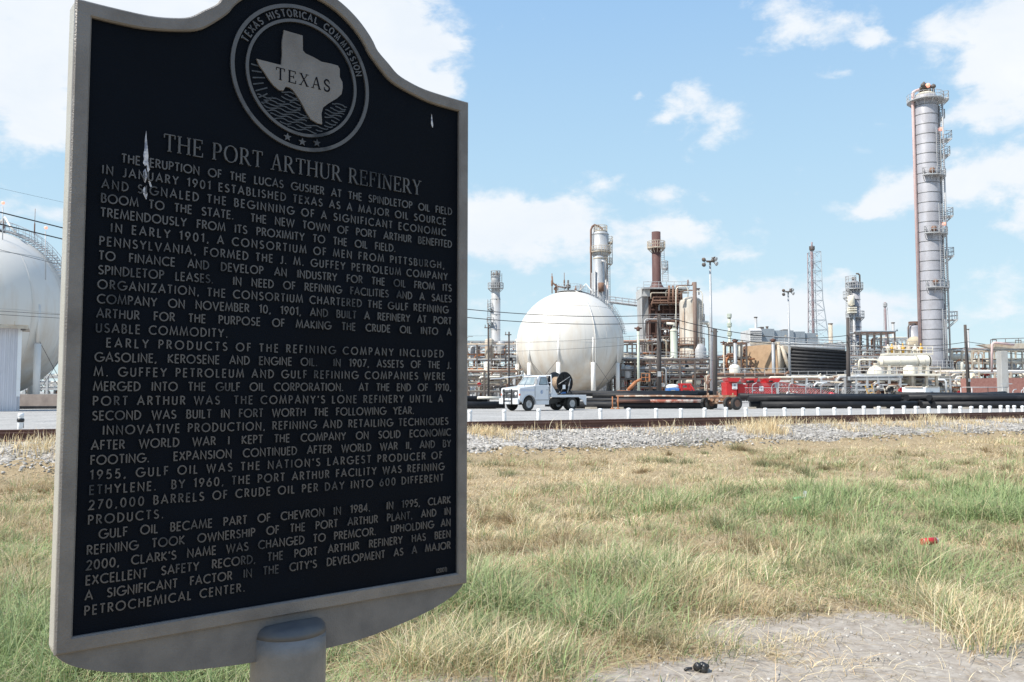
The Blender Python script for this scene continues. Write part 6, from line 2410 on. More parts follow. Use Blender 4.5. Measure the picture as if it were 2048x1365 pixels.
    mb.lathe((X(1322), Y - 2.2, Z(668)), [(0, 0), (.55, .2), (.5, 2.0), (.15, 3.6), (.1, 5)], 10, (1, 0, .02))
    mb.build('burner_duct', M_WHITE, root)

    # ------------------------------------------------ big reactor with brown stack pipe
    Y = 160
    root, cx, k = column('reactor_vessel', 'large weathered vertical vessel with a brown pipe running down its front', 'process vessel', Y, 1384, [(22.5, 606, 790), (22.5, 790, 795)], mat('weathered_vessel', (.50, .47, .41), (.30, .19, .12), .42, .46, .72, .7, streak=.30))
    Z = lambda py: zz(py, Y)
    mb = MB()
    mb.lathe((cx + 3 * k, Y - 24 * k, 0), [(4.0 * k, Z(745)), (4.0 * k, Z(568)), (3.0 * k, Z(568)), (3.0 * k, Z(572))], 14)
    mb.build('stack_pipe', M_STACKPIPE, root)
    mb = MB()
    for pts in ([(1352, 790), (1352, 580), (1355, 575), (1372, 573), (1376, 580), (1376, 594)], [(1388, 590), (1390, 584), (1402, 583), (1405, 590), (1405, 640)]):
        mb.path([P(a, b, Y - 2.5) for a, b in pts], 1.0 * k, 8)
    mb.build('overhead_pipe', M_CREAM, root)
    mb = MB()
    for q in ([(1356, 578), (1356, 572), (1384, 571), (1386, 565)], [(1362, 600), (1362, 583), (1398, 580), (1398, 590)], [(1376, 572), (1376, 560)], [(1386, 590), (1392, 578), (1400, 578)], [(1350, 590), (1364, 588), (1364, 600)]):
        mb.path([P(a, b, Y - 2.2) for a, b in q], .13, 5)
    mb.build('small_piping', M_RUST2, root)
    mb = MB()
    mb.path([P(a, b, Y - 1) for a, b in ((1400, 646), (1414, 646), (1420, 654), (1421, 690), (1421, 780))], 4.2 * k, 10)
    mb.build('transfer_line', M_CREAM, root)
    mb = MB()
    mb.lathe((cx + 12 * k, Y - 20 * k, 0), [(11 * k, Z(790)), (13 * k, Z(735)), (13 * k, Z(700)), (8 * k, Z(690)), (0, Z(688))], 20)
    mb.build('hopper', M_STEEL, root)
    for py, a0, a1 in ((642, 60, 120), (690, -90, 100), (716, -90, 100), (738, -90, 100)):
        mb = MB()
        mb.deck((cx, Y, Z(py)), 22.5 * k, 27 * k, a0, a1, .18, 1.2, .05)
        mb.build('platform', M_RUST2, root)
    mb = MB()
    mb.ladder((cx + 16 * k, Y - 24 * k, Z(760)), (cx + 16 * k, Y - 24 * k, Z(610)), .8, .06)
    mb.build('ladder', M_STEEL, root)
    root, cx, k = column('process_vessel', 'pale green slim vessel in front of the furnace legs', 'process vessel', 152, 1349, [(7, 661, 770), (7, 770, 795)], M_GREEN, n=18)
    mb = MB()
    mb.ring((cx, 152, zz(662, 152)), 7.1 * k, .1, 18, 4)
    mb.path([(cx, 152, zz(657, 152)), (cx, 152, zz(648, 152)), (cx - 14 * k, 152, zz(648, 152))], .3, 7)
    mb.build('nozzle', M_CREAM, root)

    # ------------------------------------------------ light masts
    for px, py, Y, lab in ((1424, 522, 100, 'taller looking floodlight mast right of the weathered vessel'), (1580.5, 583, 131, 'floodlight mast standing before the stacked black tube bank')):
        k = Y / F_PX
        b = P(px, 790, Y)
        root = thing('light_mast', lab, 'light mast', (b.x, Y, GZ), 'floodlight masts')
        zt = zz(py, Y)
        mb = MB()
        mb.cyl((b.x, Y, GZ), (b.x, Y, zt), .24, 10, .11)
        mb.build('pole', M_GALV, root)
        mb = MB()
        mb.ring((b.x, Y, zt - .1), .42, .05, 14, 5)
        mb.cyl((b.x - .62, Y, zt), (b.x + .55, Y, zt), .05, 6)
        mb.cyl((b.x - .62, Y, zt), (b.x - .62, Y, zt - .3), .04, 6)
        mb.build('crown', M_DARK, root)
        for dx, dz in ((-.62, .22), (-.62, -.40), (.15, .12), (.42, .28), (.50, -.28), (.2, .34)):
            mb = MB()
            mb.lathe((b.x + dx, Y - .1, zt + dz), [(.08, 0), (.12, .12), (.26, .34), (.27, .40), (0, .41)], 10, (math.copysign(.6, dx), -.7, -.4))
            mb.build('floodlight', M_STEEL if dx > .3 else M_DARK, root)

    # ------------------------------------------------ flare derrick
    M_DERRICK = mat('dull_purple_grey_oxide', (.25, .18, .19), (.34, .28, .29), 1.5, .4, .7, .7)
    Y = 290
    k = Y / F_PX
    Z = lambda py: zz(py, Y)
    X = lambda px: xx(px, Y, 640)
    root = thing('flare_derrick', 'tall thin flare stack held in a lattice derrick', 'flare stack', (X(1629), Y, GZ))
    mb = MB()
    mb.lathe((X(1627), Y, 0), [(1.9 * k, GZ), (1.9 * k, Z(560)), (1.6 * k, Z(555)), (1.6 * k, Z(540)), (2.7 * k, Z(538)), (2.7 * k, Z(510)), (2.0 * k, Z(508)), (2.0 * k, Z(492)), (1.4 * k, Z(490)), (1.9 * k, Z(485))], 12)
    mb.build('riser', M_DERRICK, root)
    mb = MB()
    mb.deck((X(1627), Y, Z(499)), 2 * k, 5.4 * k, -180, 180, .2, 1.0, .06)
    mb.build('platform', M_DARK, root)
    legs0 = [(1616.5, -3), (1623, 3.5), (1654, -3), (1643, 3.5)]
    legs1 = [(1620, -2.2), (1622.5, 2.2), (1640, -2.2), (1637, 2.2)]
    bot, top = Z(720), Z(505)
    A = [Vector((X(a), Y + b * 1.2, bot)) for a, b in legs0]
    B = [Vector((X(a), Y + b, top)) for a, b in legs1]
    mid = [Vector((a.x * .45 + b.x * .55, a.y * .5 + b.y * .5, Z(600))) for a, b in zip([Vector((X(p), Y + q, 0)) for p, q in ((1618.5, -3), (1623, 3), (1642, -3), (1638.5, 3))], B)]
    def leg(i, z):
        if z > mid[i].z:
            return mid[i].lerp(B[i], (z - mid[i].z) / (top - mid[i].z))
        return A[i].lerp(mid[i], (z - bot) / (mid[i].z - bot))
    for i in range(4):
        mb = MB()
        mb.path([A[i] - Vector((0, 0, bot - GZ)) * 1.0, A[i], mid[i], B[i]], .17, 5)
        mb.build('leg', M_DERRICK if i < 2 else M_BLUEGREY, root)
    mb = MB()
    nb = 11
    for j in range(nb + 1):
        z = bot + (top - bot) * j / nb
        q = [leg(i, z) for i in range(4)]
        for a, b in ((0, 2), (2, 3), (3, 1), (1, 0)):
            mb.cyl(q[a], q[b], .09, 4)
            if j < nb:
                z2 = bot + (top - bot) * (j + 1) / nb
                mb.cyl(q[a], leg(b, z2), .07, 4)
                if (a, b) in ((0, 2), (3, 1)) and j % 2:
                    mb.cyl(q[b], leg(a, z2), .06, 4)
    mb.build('lattice', M_BLUEGREY, root)
    # farther small flare
    Y = 340
    k = Y / F_PX
    Z = lambda py: zz(py, Y)
    X = lambda px: xx(px, Y, 640)
    root = thing('flare_stack', 'small distant flare stack with guy wires left of the tall tower', 'flare stack', (X(1771), Y, GZ))
    mb = MB()
    mb.lathe((X(1771), Y, 0), [(2.2 * k, GZ), (2.2 * k, Z(620)), (1.6 * k, Z(618)), (1.6 * k, Z(609)), (2.3 * k, Z(605))], 10)
    mb.build('riser', M_DERRICK, root)
    mb = MB()
    mb.deck((X(1771), Y, Z(612)), 1.6 * k, 4 * k, -180, 180, .2, 1.0, .08)
    for dx in (-6, 8):
        mb.cyl((X(1771 + dx * .5), Y, Z(615)), (X(1771 + dx), Y, Z(690)), .1, 4)
    mb.build('guy_frame', M_STEEL, root)
    # far pale tower and thin chimneys
    def chimney(px, pt, pb, hw, Y, m, lab, name='chimney', cap=True):
        k = Y / F_PX
        x = xx(px, Y, 700)
        root = thing(name, lab, 'chimney', (x, Y, GZ), 'thin chimneys of the refinery')
        mb = MB()
        mb.lathe((x, Y, 0), [(hw * k * 1.1, GZ), (hw * k, zz(pt, Y)), (hw * k * .8, zz(pt, Y)), (hw * k * .8, zz(pt + 3, Y))], 16)
        mb.build('shaft', m, root)
        if cap:
            mb = MB()
            mb.ring((x, Y, zz(pt + 1.2, Y)), hw * k * 1.05, .14, 16, 5)
            mb.build('lip', M_DARK, root)
        return root, x, k
    chimney(1662, 647, 700, 4.0, 235, M_BEIGE, 'tan chimney right of the flare derrick')
    chimney(1512.5, 634, 690, 2.8, 226, M_STEEL, 'grey chimney on the left of the blue grey building')
    chimney(1535, 653, 690, 2.2, 228, M_DARK, 'dark stubby chimney above the blue grey building')
    chimney(1787.5, 645, 700, 2.7, 215, M_STEEL, 'grey chimney between the small flare and the tall tower')
    chimney(1937.5, 658, 720, 1.6, 230, M_STEEL, 'thin grey chimney just right of the leaning pole')
    root, x, k = chimney(1459.5, 636, 720, 2.6, 350, M_GREEN, 'faint pale green tower far off right of the first light mast')
    for py in (634, 652, 670, 690):
        mb = MB()
        mb.deck((x, 350, zz(py, 350)), 2.4 * k, 4.6 * k, -180, 180, .3, 1.2, .08)
        mb.build('platform', M_GREEN, root)

    # ------------------------------------------------ blue grey building with louvred end
    Y = 220
    k = Y / F_PX
    X = lambda px: xx(px, Y, 680)
    Z = lambda py: zz(py, Y)
    root = thing('process_building', 'blue grey clad block with a stepped roof under the flare derrick', 'building', (X(1570), Y, GZ))
    for a, b, t, dy in ((1519, 1549, 658, 0), (1547, 1589, 661, .6), (1589, 1613, 663, 1.0), (1613, 1640, 666, 1.4)):
        mb = MB()
        mb.box(((X(a) + X(b)) / 2, Y + 8 + dy, (Z(t) + GZ) / 2), (X(b) - X(a), 16, Z(t) - GZ))
        mb.build('wall', M_BLUEGREY, root)
    mb = MB()
    mb.box((X(1584), Y + 6, (Z(657) + Z(664)) / 2), (X(1592) - X(1578), 4, Z(657) - Z(664)))
    mb.build('roof_house', M_DARK, root)
    for a, b, t in ((1530, 1537, 652),):
        mb = MB()
        mb.box((X(1533), Y + 5, (Z(652) + Z(658)) / 2), (X(1537) - X(1530), 3, Z(652) - Z(658)))
        mb.build('roof_vent', M_DARK, root)
    mb = MB()
    for i in range(9):
        z = Z(661 + i * 4)
        mb.box((X(1508.5), Y - 1, z), (X(1520) - X(1497), 1.6, .34), 0, 0, .5)
    mb.box((X(1508.5), Y + 4, (Z(660) + GZ) / 2), (X(1519.4) - X(1498), 8, Z(660) - GZ))
    mb.build('louvre_end', mat('pale_louvre', (.56, .56, .56), (.44, .43, .42), .8, rough=.6), root)
    mb = MB()
    for px in (1527, 1571, 1634):
        mb.box((X(px), Y - .1, Z(672)), (.4, .3, .4))
    mb.build('wall_lamp', M_BEIGE, root)

    # ------------------------------------------------ stacked black tube bank and tan housings
    Y = 150
    k = Y / F_PX
    X = lambda px: xx(px, Y, 720)
    Z = lambda py: zz(py, Y)
    root = thing('air_cooler', 'cooler of stacked black tubes with a tan sloping end housing', 'air cooler', (X(1600), Y, GZ))
    mb = MB()
    mb.add([(X(1490), Y + 2, Z(752)), (X(1546), Y - 3, Z(752)), (X(1542), Y - 3, Z(690)), (X(1494), Y + 2, Z(692)), (X(1500), Y + 9, Z(752)), (X(1556), Y + 5, Z(752)), (X(1552), Y + 5, Z(690)), (X(1504), Y + 9, Z(692))], [(0, 1, 2, 3), (7, 6, 5, 4), (0, 4, 5, 1), (1, 5, 6, 2), (2, 6, 7, 3), (3, 7, 4, 0)])
    mb.build('housing', M_TAN, root)
    mb = MB()
    mb.add([(X(1548), Y - 2.6, Z(752)), (X(1568), Y - 2.6, Z(752)), (X(1573), Y - 2.6, Z(696)), (X(1548), Y - 2.6, Z(692)), (X(1548), Y - 1, Z(752)), (X(1568), Y - 1, Z(752)), (X(1573), Y - 1, Z(696)), (X(1548), Y - 1, Z(692))], [(0, 1, 2, 3), (7, 6, 5, 4), (0, 4, 5, 1), (1, 5, 6, 2), (2, 6, 7, 3), (3, 7, 4, 0)])
    mb.build('side_panel', mat('pale_tan_panel', (.52, .46, .38), (.42, .35, .27), .9, rough=.75), root)
    mb = MB()
    mb.cyl((X(1552), Y - 3.2, Z(694)), (X(1569), Y - 3.2, Z(750)), .35, 6)
    mb.cyl((X(1548.5), Y - 3.2, Z(752)), (X(1546), Y - 3.2, Z(688)), .3, 6)
    mb.box((X(1520), Y - 3.1, Z(689)), (X(1549) - X(1492), .4, .5))
    mb.build('stiffener', M_BEIGE, root)
    for i in range(8):
        t = i / 7
        y0, y1 = 697 + 48 * t, 706 + 42 * t
        xa = 1576 - 8 * t
        mb = MB()
        r = 3.6 * k
        mb.cyl(P(xa, y0, Y - 2 - .2 * i), P(1692, y1, Y - 2 - .2 * i), r, 12)
        mb.build('tube', M_BLACKPIPE, root)
        if i < 7:
            mb = MB()
            mb.cyl(P(xa + 2, y0 + 3.5, Y - 1.2), P(1690, y1 + 3, Y - 1.2), r * .7, 10)
            mb.build('tube', M_DARK, root)
    mb = MB()
    a, b = P(1552, 690, Y - 2), P(1690, 699, Y - 2)
    mb.path([a, b], .3, 6)
    mb.path([a + Vector((0, 0, .5)), b + Vector((0, 0, .5))], .12, 5)
    mb.rail([a + Vector((0, 1.5, .4)), b + Vector((0, 1.5, .4))], 1.2, 2, .06)
    mb.build('top_walk', M_STEEL, root)
    mb = MB()
    for px in (1600, 1630, 1662, 1688):
        mb.box((X(px), Y + 1.5, (Z(700) + GZ) / 2), (.5, .5, Z(700) - GZ))
    mb.box((X(1630), Y + 3, (Z(705) + Z(750)) / 2), (X(1690) - X(1575), 2, Z(705) - Z(750)))
    mb.build('back_frame', M_BLACK, root)

    # ------------------------------------------------ medium tower
    Y = 200
    root, cx, k = column('distillation_column', 'grey tower with ladders and side drums left of the tall tower', 'process column', Y, 1714, [(8.8, 566, 578), (10.5, 578, 632), (11.5, 632, 740), (14, 740, 795)], M_JACKET)
    Z = lambda py: zz(py, Y)
    for dx, py, r0, r1, a0, a1 in ((0, 578, 10, 17, -180, 180), (0, 635, 11, 18, -180, 180), (-2, 565, 8, 15, -120, 0), (-3, 595, 11, 19, -120, -50)):
        mb = MB()
        mb.deck((cx + dx * k, Y, Z(py)), r0 * k, r1 * k, a0, a1, .2, 1.4, .06)
        mb.build('platform', M_STEEL, root)
    mb = MB()
    mb.path([(cx + 8 * k, Y - 1, Z(578)), (cx + 8 * k, Y - 1, Z(552)), (cx + 5 * k, Y - 1, Z(549)), (cx + 1 * k, Y - 1, Z(549))], .2, 6)
    mb.cyl((cx - 1 * k, Y, Z(561)), (cx - 1 * k, Y, Z(555)), .5, 8)
    mb.build('vent', M_DARK, root)
    mb = MB()
    mb.lathe((cx - 12 * k, Y - 1.5, Z(611)), [(0, -.3), (.7, -.1), (.8, 0), (.8, 2.0), (.7, 2.1), (0, 2.3)], 14)
    for py in (618, 622, 627):
        mb.box((cx - 13 * k, Y - 2.2, Z(py)), (14 * k, 1.6, .30))
    mb.box((cx - 13 * k, Y - 1.6, Z(622)), (11 * k, 1.2, 1.3))
    mb.build('side_drum', M_CREAM, root)
    mb = MB()
    for dx in (-17.5, -13):
        mb.ladder((cx + dx * k, Y - 1, Z(740)), (cx + dx * k, Y - 1, Z(575)), .8, .09)
    mb.path([(cx - 9 * k, Y - 2, GZ), (cx - 9 * k, Y - 2, Z(625))], .3, 7)
    mb.build('ladder', M_STEEL, root)
    mb = MB()
    for py in (600, 615, 655, 672, 690, 708):
        mb.ring((cx, Y, Z(py)), (10.7 if py < 632 else 11.7) * k, .08, 24, 4)
    mb.build('insulation_band', M_BAND, root)

    # ------------------------------------------------ the tall tower
    Y = 160
    k = Y / F_PX
    Z = lambda py: zz(py, Y)
    cx = xx(1867, Y, 740)
    root = thing('tall_tower', 'tall grey banded distillation tower with a pink pipe down its left side', 'tower', (cx, Y, GZ))
    Rr = 22.6 * k
    mb = MB()
    mb.lathe((cx, Y, 0), [(Rr * 1.05, Z(738)), (Rr * 1.02, Z(724)), (Rr, Z(720)), (Rr, Z(200)), (Rr * .95, Z(196)), (Rr * .92, Z(194))], 48)
    mb.build('shell', M_JACKET, root)
    mb = MB()
    mb.lathe((cx, Y, Z(196)), [(Rr * .93, 0)] + [(Rr * .93 * math.cos(R(a)), Rr * .55 * math.sin(R(a))) for a in (15, 30, 45, 60, 75, 90)], 36)
    mb.build('head', mat('cream_head', (.58, .55, .46), (.42, .36, .28), .8, rough=.7), root)
    py = 214.0
    while py < 715:
        mb = MB()
        z = Z(py)
        mb.lathe((cx, Y, z), [(Rr + .01, -.075), (Rr + .04, -.06), (Rr + .04, .06), (Rr + .01, .075)], 48)
        mb.build('insulation_band', M_BAND, root)
        py += 19.4
    mb = MB()
    mb.path([(cx - 26.5 * k, Y - .2, Z(735)), (cx - 26.5 * k, Y - .2, Z(192)), (cx - 25 * k, Y - .2, Z(186)), (cx - 20 * k, Y - .2, Z(183)), (cx - 8 * k, Y, Z(179)), (cx - 2 * k, Y, Z(179)), (cx, Y, Z(186))], 3.0 * k, 12)
    mb.build('overhead_pipe', M_PINK, root)
    mb = MB()
    for z in range(215, 720, 39):
        mb.box((cx - 25 * k, Y - .2, Z(z)), (4 * k, .3, .25))
    mb.build('pipe_guide', M_BAND, root)
    for dx, a, b, r in ((-9, 170, 186, .3), (-2, 164, 188, .22), (4, 168, 190, .45), (8, 163, 186, .2), (12, 172, 190, .3), (-5, 176, 186, .5)):
        mb = MB()
        mb.lathe((cx + dx * k, Y + (dx % 3) - 1, Z(b)), [(r * .8, 0), (r * .8, Z(a) - Z(b) - .8), (r * 1.6, Z(a) - Z(b) - .7), (r * 1.5, Z(a) - Z(b) - .3), (r * .4, Z(a) - Z(b))], 8)
        mb.build('relief_valve', M_DARK, root)
    mb = MB()
    mb.path([(cx - 14 * k, Y - .8, Z(180)), (cx + 6 * k, Y - .8, Z(176)), (cx + 6 * k, Y - .8, Z(188))], .28, 7)
    mb.build('relief_header', M_DARK, root)
    lamp(root, (cx + 1 * k, Y - 1, Z(175)), .45)
    mb = MB()
    mb.deck((cx, Y, Z(203)), Rr * .95, Rr + 1.15, -180, 180, .18, 1.25, .05)
    mb.build('platform', M_STEEL, root)
    mb = MB()
    mb.deck((cx + .3, Y, Z(203)), Rr, Rr + 1.7, 50, 110, .2, 1.3, .05)
    mb.build('platform', M_STEEL, root)
    for py in (355, 470, 577):
        mb = MB()
        mb.deck((cx, Y, Z(py)), Rr, Rr + 1.05, -42, 95, .18, 1.25, .055)
        mb.build('platform', M_STEEL, root)
    mb = MB()
    for py in (347, 462, 567):
        mb.sph((cx - 3 * k, Y - Rr - .2, Z(py)), .55, 10)
    mb.build('manway', M_RUST2, root)
    for py, w in ((238, 1.2), (281, 2.3), (312, 1.9), (434, 2.1), (513, 2.0), (640, 2.3)):
        mb = MB()
        mb.deck((cx, Y, Z(py)), Rr * .96, Rr + w, 68, 112, .2, 1.5, .06)
        mb.build('balcony', M_STEEL, root)
    mb = MB()
    spans = [(281, 205, 27), (345, 270, 11), (352, 312, 27), (408, 355, 27), (434, 408, 26), (470, 420, 12), (470, 434, 26), (513, 470, 27), (560, 500, 12), (577, 513, 26), (617, 577, 26), (640, 617, 27), (720, 628, 13)]
    for b, t, dx in spans:
        yv = Y - math.sqrt(max(0, (Rr + .5) ** 2 - (min(dx, 22) * k) ** 2)) if dx < 24 else Y - .5
        mb.ladder((cx + dx * k, yv, Z(b)), (cx + dx * k, yv, Z(t - 8)), .75, .06)
    mb.build('ladder', M_STEEL, root)
    mb = MB()
    for dx, a in ((23.6, 0), (24.6, 1)):
        mb.cyl((cx + dx * k, Y - .8 - a, Z(735)), (cx + dx * k, Y - .8 - a, Z(215)), .16, 6)
    mb.cyl((cx + 17 * k, Y - Rr * .85, Z(735)), (cx + 17 * k, Y - Rr * .85, Z(640)), .18, 6)
    mb.build('downcomer', M_GALV, root)
    lamp(root, (cx + 24 * k, Y - 1, Z(262)), .4)
    lamp(root, (cx + 22 * k, Y - 1.6, Z(452)), .4)
    for px, w, t in ((1882, 11, 737), (1850, 9, 740), (1872, 8, 741)):
        mb = MB()
        mb.box((xx(px, Y, 760), Y + (0 if px > 1880 else 2.5), (Z(t) + GZ) / 2), (w * 2 * k * .9, 2, Z(t) - GZ))
        mb.build('pier', M_CONC, root)
    mb = MB()
    mb.box((cx, Y, Z(740)), (56 * k, 5.4, 6 * k))
    mb.build('table_slab', M_CONC, root)
    mb = MB()
    mb.deck((cx, Y, Z(736)), Rr, Rr + 1.3, -120, 120, .2, 1.2, .06)
    mb.build('skirt_platform', M_STEEL, root)

    # ------------------------------------------------ white drums, dome, deck
    Y = 138
    k = Y / F_PX
    Z = lambda py: zz(py, Y)
    X = lambda px: xx(px, Y, 730)
    def drum(px0, px1, py, rpx, Yd, lab, m=M_CREAM):
        kk = Yd / F_PX
        x0, x1 = xx(px0, Yd, py), xx(px1, Yd, py)
        z = zz(py, Yd)
        r = rpx * kk
        root = thing('storage_drum', lab, 'drum', ((x0 + x1) / 2, Yd, GZ))
        mb = MB()
        h = r * .5
        prof = [(r * math.cos(R(a)), -h * math.sin(R(a)) + h) for a in (90, 75, 60, 45, 30, 15, 0)] + [(r * math.cos(R(a)), x1 - x0 - h + h * math.sin(R(a))) for a in (0, 15, 30, 45, 60, 75, 90)]
        mb.lathe((x0, Yd, z), prof, 32, (1, 0, 0))
        mb.build('shell', m, root)
        for t in (.22, .72):
            x = x0 + (x1 - x0) * t
            mb = MB()
            mb.box((x, Yd, (z - r * .6 + GZ) / 2), (.45, r * 1.5, z - r * .6 - GZ))
            mb.build('saddle', m, root)
        mb = MB()
        for t in (.05, .5, .95):
            mb.ring((x0 + (x1 - x0) * t, Yd, z), r + .02, .05, 30, 4, (1, 0, 0))
        mb.build('band', mat('drum_band', (.62, .60, .52), None, rough=.6), root)
        return root, x0, x1, z, r
    root, x0, x1, z, r = drum(1758, 1834, 723, 11, Y, 'long cream drum on posts left of the tall tower base')
    mb = MB()
    mb.path([P(1718, 741, Y), P(1718, 724, Y), P(1720, 720.5, Y), P(1724, 720, Y), P(1752, 720, Y), P(1756, 722, Y), P(1756, 732, Y)], 2.0 * k, 9)
    mb.build('inlet_pipe', M_CREAM, root)
    drum(1830, 1859, 722.5, 11.5, Y + 4, 'shorter cream drum at the foot of the tall tower')
    # top walkway pipes above the drums
    Yw = 150
    root = thing('vessel_platform', 'cream railed platform above the long cream drum', 'platform', (xx(1800, Yw, 705), Yw, GZ))
    mb = MB()
    a, b = P(1768, 709, Yw), P(1858, 709, Yw)
    mb.box((a + b) / 2, (b.x - a.x, 3, .3))
    mb.rail([a + Vector((0, -1.4, .15)), b + Vector((0, -1.4, .15))], 1.2, 1.2, .06)
    mb.build('deck', M_CREAM, root)
    for px in (1772, 1815, 1856):
        mb = MB()
        mb.box((xx(px, Yw, 740), Yw, (a.z + GZ) / 2), (.4, .4, a.z - GZ))
        mb.build('leg', M_CREAM, root)
    for i, px in enumerate((1776, 1784, 1792, 1798, 1806, 1818, 1830, 1842)):
        mb = MB()
        q = P(px, 707, Yw - .6)
        mb.lathe(q, [(.25, 0), (.25, .5), (.4, .6), (.4, 1.0), (.15, 1.2), (.12, 1.6 + .2 * (i % 3))], 8)
        mb.build('nozzle', [M_CREAM, M_YELLOW, M_BEIGE][i % 3], root)
    Yd = 134
    root = thing('dome_vessel', 'cream domed vessel below the long cream drum', 'vessel', (xx(1751, Yd, 750), Yd, GZ))
    kk = Yd / F_PX
    q = P(1751, 751, Yd)
    mb = MB()
    mb.lathe((q.x, q.y, 0), [(16 * kk, GZ), (16 * kk, q.z)] + [(16 * kk * math.cos(R(a)), q.z + 20 * kk * math.sin(R(a))) for a in (12, 24, 36, 48, 60, 72, 82, 90)], 32)
    mb.build('shell', M_CREAM, root)
    mb = MB()
    mb.ring((q.x, q.y, q.z), 16.3 * kk, .12, 32, 5)
    mb.cyl((q.x, q.y, q.z + 20 * kk), (q.x, q.y, q.z + 24 * kk), .3, 10)
    mb.build('flange', M_BEIGE, root)
    # long cream deck with railing in front
    Yd = 128
    a, b = P(1690, 751, Yd), P(1862, 750, Yd)
    root = thing('loading_deck', 'long cream steel deck with dense pipework under it', 'platform', ((a.x + b.x) / 2, Yd, GZ))
    mb = MB()
    mb.box((a + b) / 2, (b.x - a.x, 6, .28))
    mb.build('deck_plate', M_CREAM, root)
    mb = MB()
    mb.rail([a + Vector((0, -2.9, .1)), b + Vector((0, -2.9, .1))], 1.1, 3, .05)
    mb.build('handrail', M_BEIGE, root)
    for px in (1692, 1720, 1750, 1782, 1812, 1840, 1860):
        mb = MB()
        mb.box((xx(px, Yd, 770), Yd - 2, (a.z + GZ) / 2), (.35, .35, a.z - GZ - .3))
        mb.build('leg', M_BEIGE, root)
    # concrete column
    Yc = 132
    for px, w, t, lab, Yc in ((1829, 6, 735, 'grey concrete pier left of the tall tower base', 132), (2005.5, 7, 703, 'wide concrete pier at the right edge before the brick wall', 125)):
        mb = MB()
        kk = Yc / F_PX
        x = xx(px, Yc, 760)
        mb.box((x, Yc, (zz(t, Yc) + GZ) / 2), (2 * w * kk, 1.3, zz(t, Yc) - GZ))
        o = rebase(bevel(mb.build('concrete_pier', M_CONC), .05, 1), (x, Yc, GZ))
        o['label'] = lab
        o['category'] = 'pier'
    # small vessel and tan dome behind
    Y2 = 190
    root, cx, k2 = column('process_vessel', 'short grey vessel with a dark pipe bend behind the tall tower', 'process vessel', Y2, 1831, [(12, 656, 690), (12, 690, 795)], M_JACKET)
    mb = MB()
    mb.path([P(1817, 690, Y2 - 1), P(1817, 653, Y2 - 1), P(1820, 648, Y2 - 1), P(1831, 648, Y2 - 1), P(1831, 653, Y2)], 1.4 * k2, 8)
    mb.build('overhead_pipe', M_DARK, root)
    mb = MB()
    mb.deck((cx, Y2, zz(653, Y2)), 2 * k2, 9 * k2, -180, 180, .2, 1.0, .07)
    mb.build('platform', M_RUST2, root)
    Y2 = 180
    mb = MB()
    kk = Y2 / F_PX
    q = P(1829, 686, Y2)
    mb.lathe((q.x, q.y, 0), [(15 * kk, GZ), (15 * kk, q.z)] + [(15 * kk * math.cos(R(a)), q.z + 13 * kk * math.sin(R(a))) for a in (15, 30, 45, 60, 75, 90)], 28)
    o = rebase(mb.build('dome_vessel', M_TANLIME), (q.x, q.y, GZ))
    o['label'] = 'tan domed vessel between the chimney and the tall tower'
    o['category'] = 'vessel'

    # ------------------------------------------------ brick walls
    for a, b, t, Yb, lab in ((1941, 1993, 757, 138, 'pink brick blast wall behind the leaning pole'), (1996, 2075, 756, 146, 'darker pink brick wall at the right edge behind the concrete pier')):
        x0, x1 = xx(a, Yb, 770), xx(b, Yb, 770)
        mb = MB()
        zt = zz(t, Yb)
        mb.box(((x0 + x1) / 2, Yb + 1.5, (zt + GZ) / 2), (x1 - x0, 3, zt - GZ))
        o = rebase(mb.build('brick_wall', M_BRICK), ((x0 + x1) / 2, Yb, GZ))
        o['label'] = lab
        o['category'] = 'wall'; o['kind'] = 'thing'; o['kind'] = 'thing'

    # ------------------------------------------------ pipe racks and clutter
    lite = [M_BEIGE, M_CREAM, M_GALV, M_CREAM, M_STEEL, M_RUST2, M_WHITE, M_RUST, M_BEIGE]
    rusty = [M_RUST2, M_RUST, M_ORANGE, M_BEIGE, M_STEEL, M_DARK, M_CREAM, M_GALV]
    clutter('pipe_rack', 'dense multi level pipe rack between the plaque and the white sphere', 925, 1040, 152, 690, 1, 5, None, 34, 30, 5, mats=rusty + lite)
    clutter('pipe_rack', 'low white pipework behind the truck nose', 935, 1035, 135, 742, 2, 4, None, 18, 26, 3, mats=lite, depth=5)
    clutter('pipe_rack', 'upper pale pipe bridge around the foot of the slim left column', 920, 1035, 178, 682, 3, 4, None, 18, 12, 4, mats=lite, tone=M_STEEL)
    clutter('pipe_rack', 'rusty pipe rack between the white sphere and the furnace', 1245, 1305, 158, 684, 4, 4, None, 34, 28, 3, mats=rusty)
    clutter('pipe_rack', 'low rusty pipe rack before the furnace legs', 1240, 1420, 138, 718, 5, 7, None, 44, 60, 4, mats=rusty + [M_RUST, M_DARK, M_RUST2] + lite)
    clutter('pipe_rack', 'dark rusty framework wrapped around the furnace and the weathered vessel', 1300, 1402, 164, 640, 25, 6, None, 30, 44, 2, mats=[M_RUST, M_DARK, M_RUST2, M_BEIGE, M_STEEL], tone=M_RUST, depth=3)
    clutter('pipe_rack', 'pipe rack right of the weathered vessel behind the first light mast', 1405, 1500, 156, 716, 6, 4, None, 26, 30, 5, mats=lite + rusty)
    clutter('pipe_rack', 'dark tangled structure left of the tan cooler housing', 1472, 1494, 146, 686, 7, 3, None, 16, 16, 2, mats=rusty)
    clutter('pipe_rack', 'white pipe rack above the red machine', 1430, 1570, 124, 752, 8, 6, None, 16, 22, 3, mats=lite, depth=5)
    clutter('pipe_rack', 'pale pipe rack behind the chain link fence', 1555, 1700, 122, 757, 9, 6, None, 26, 40, 4, mats=lite + rusty, depth=5, tone=M_STEEL)
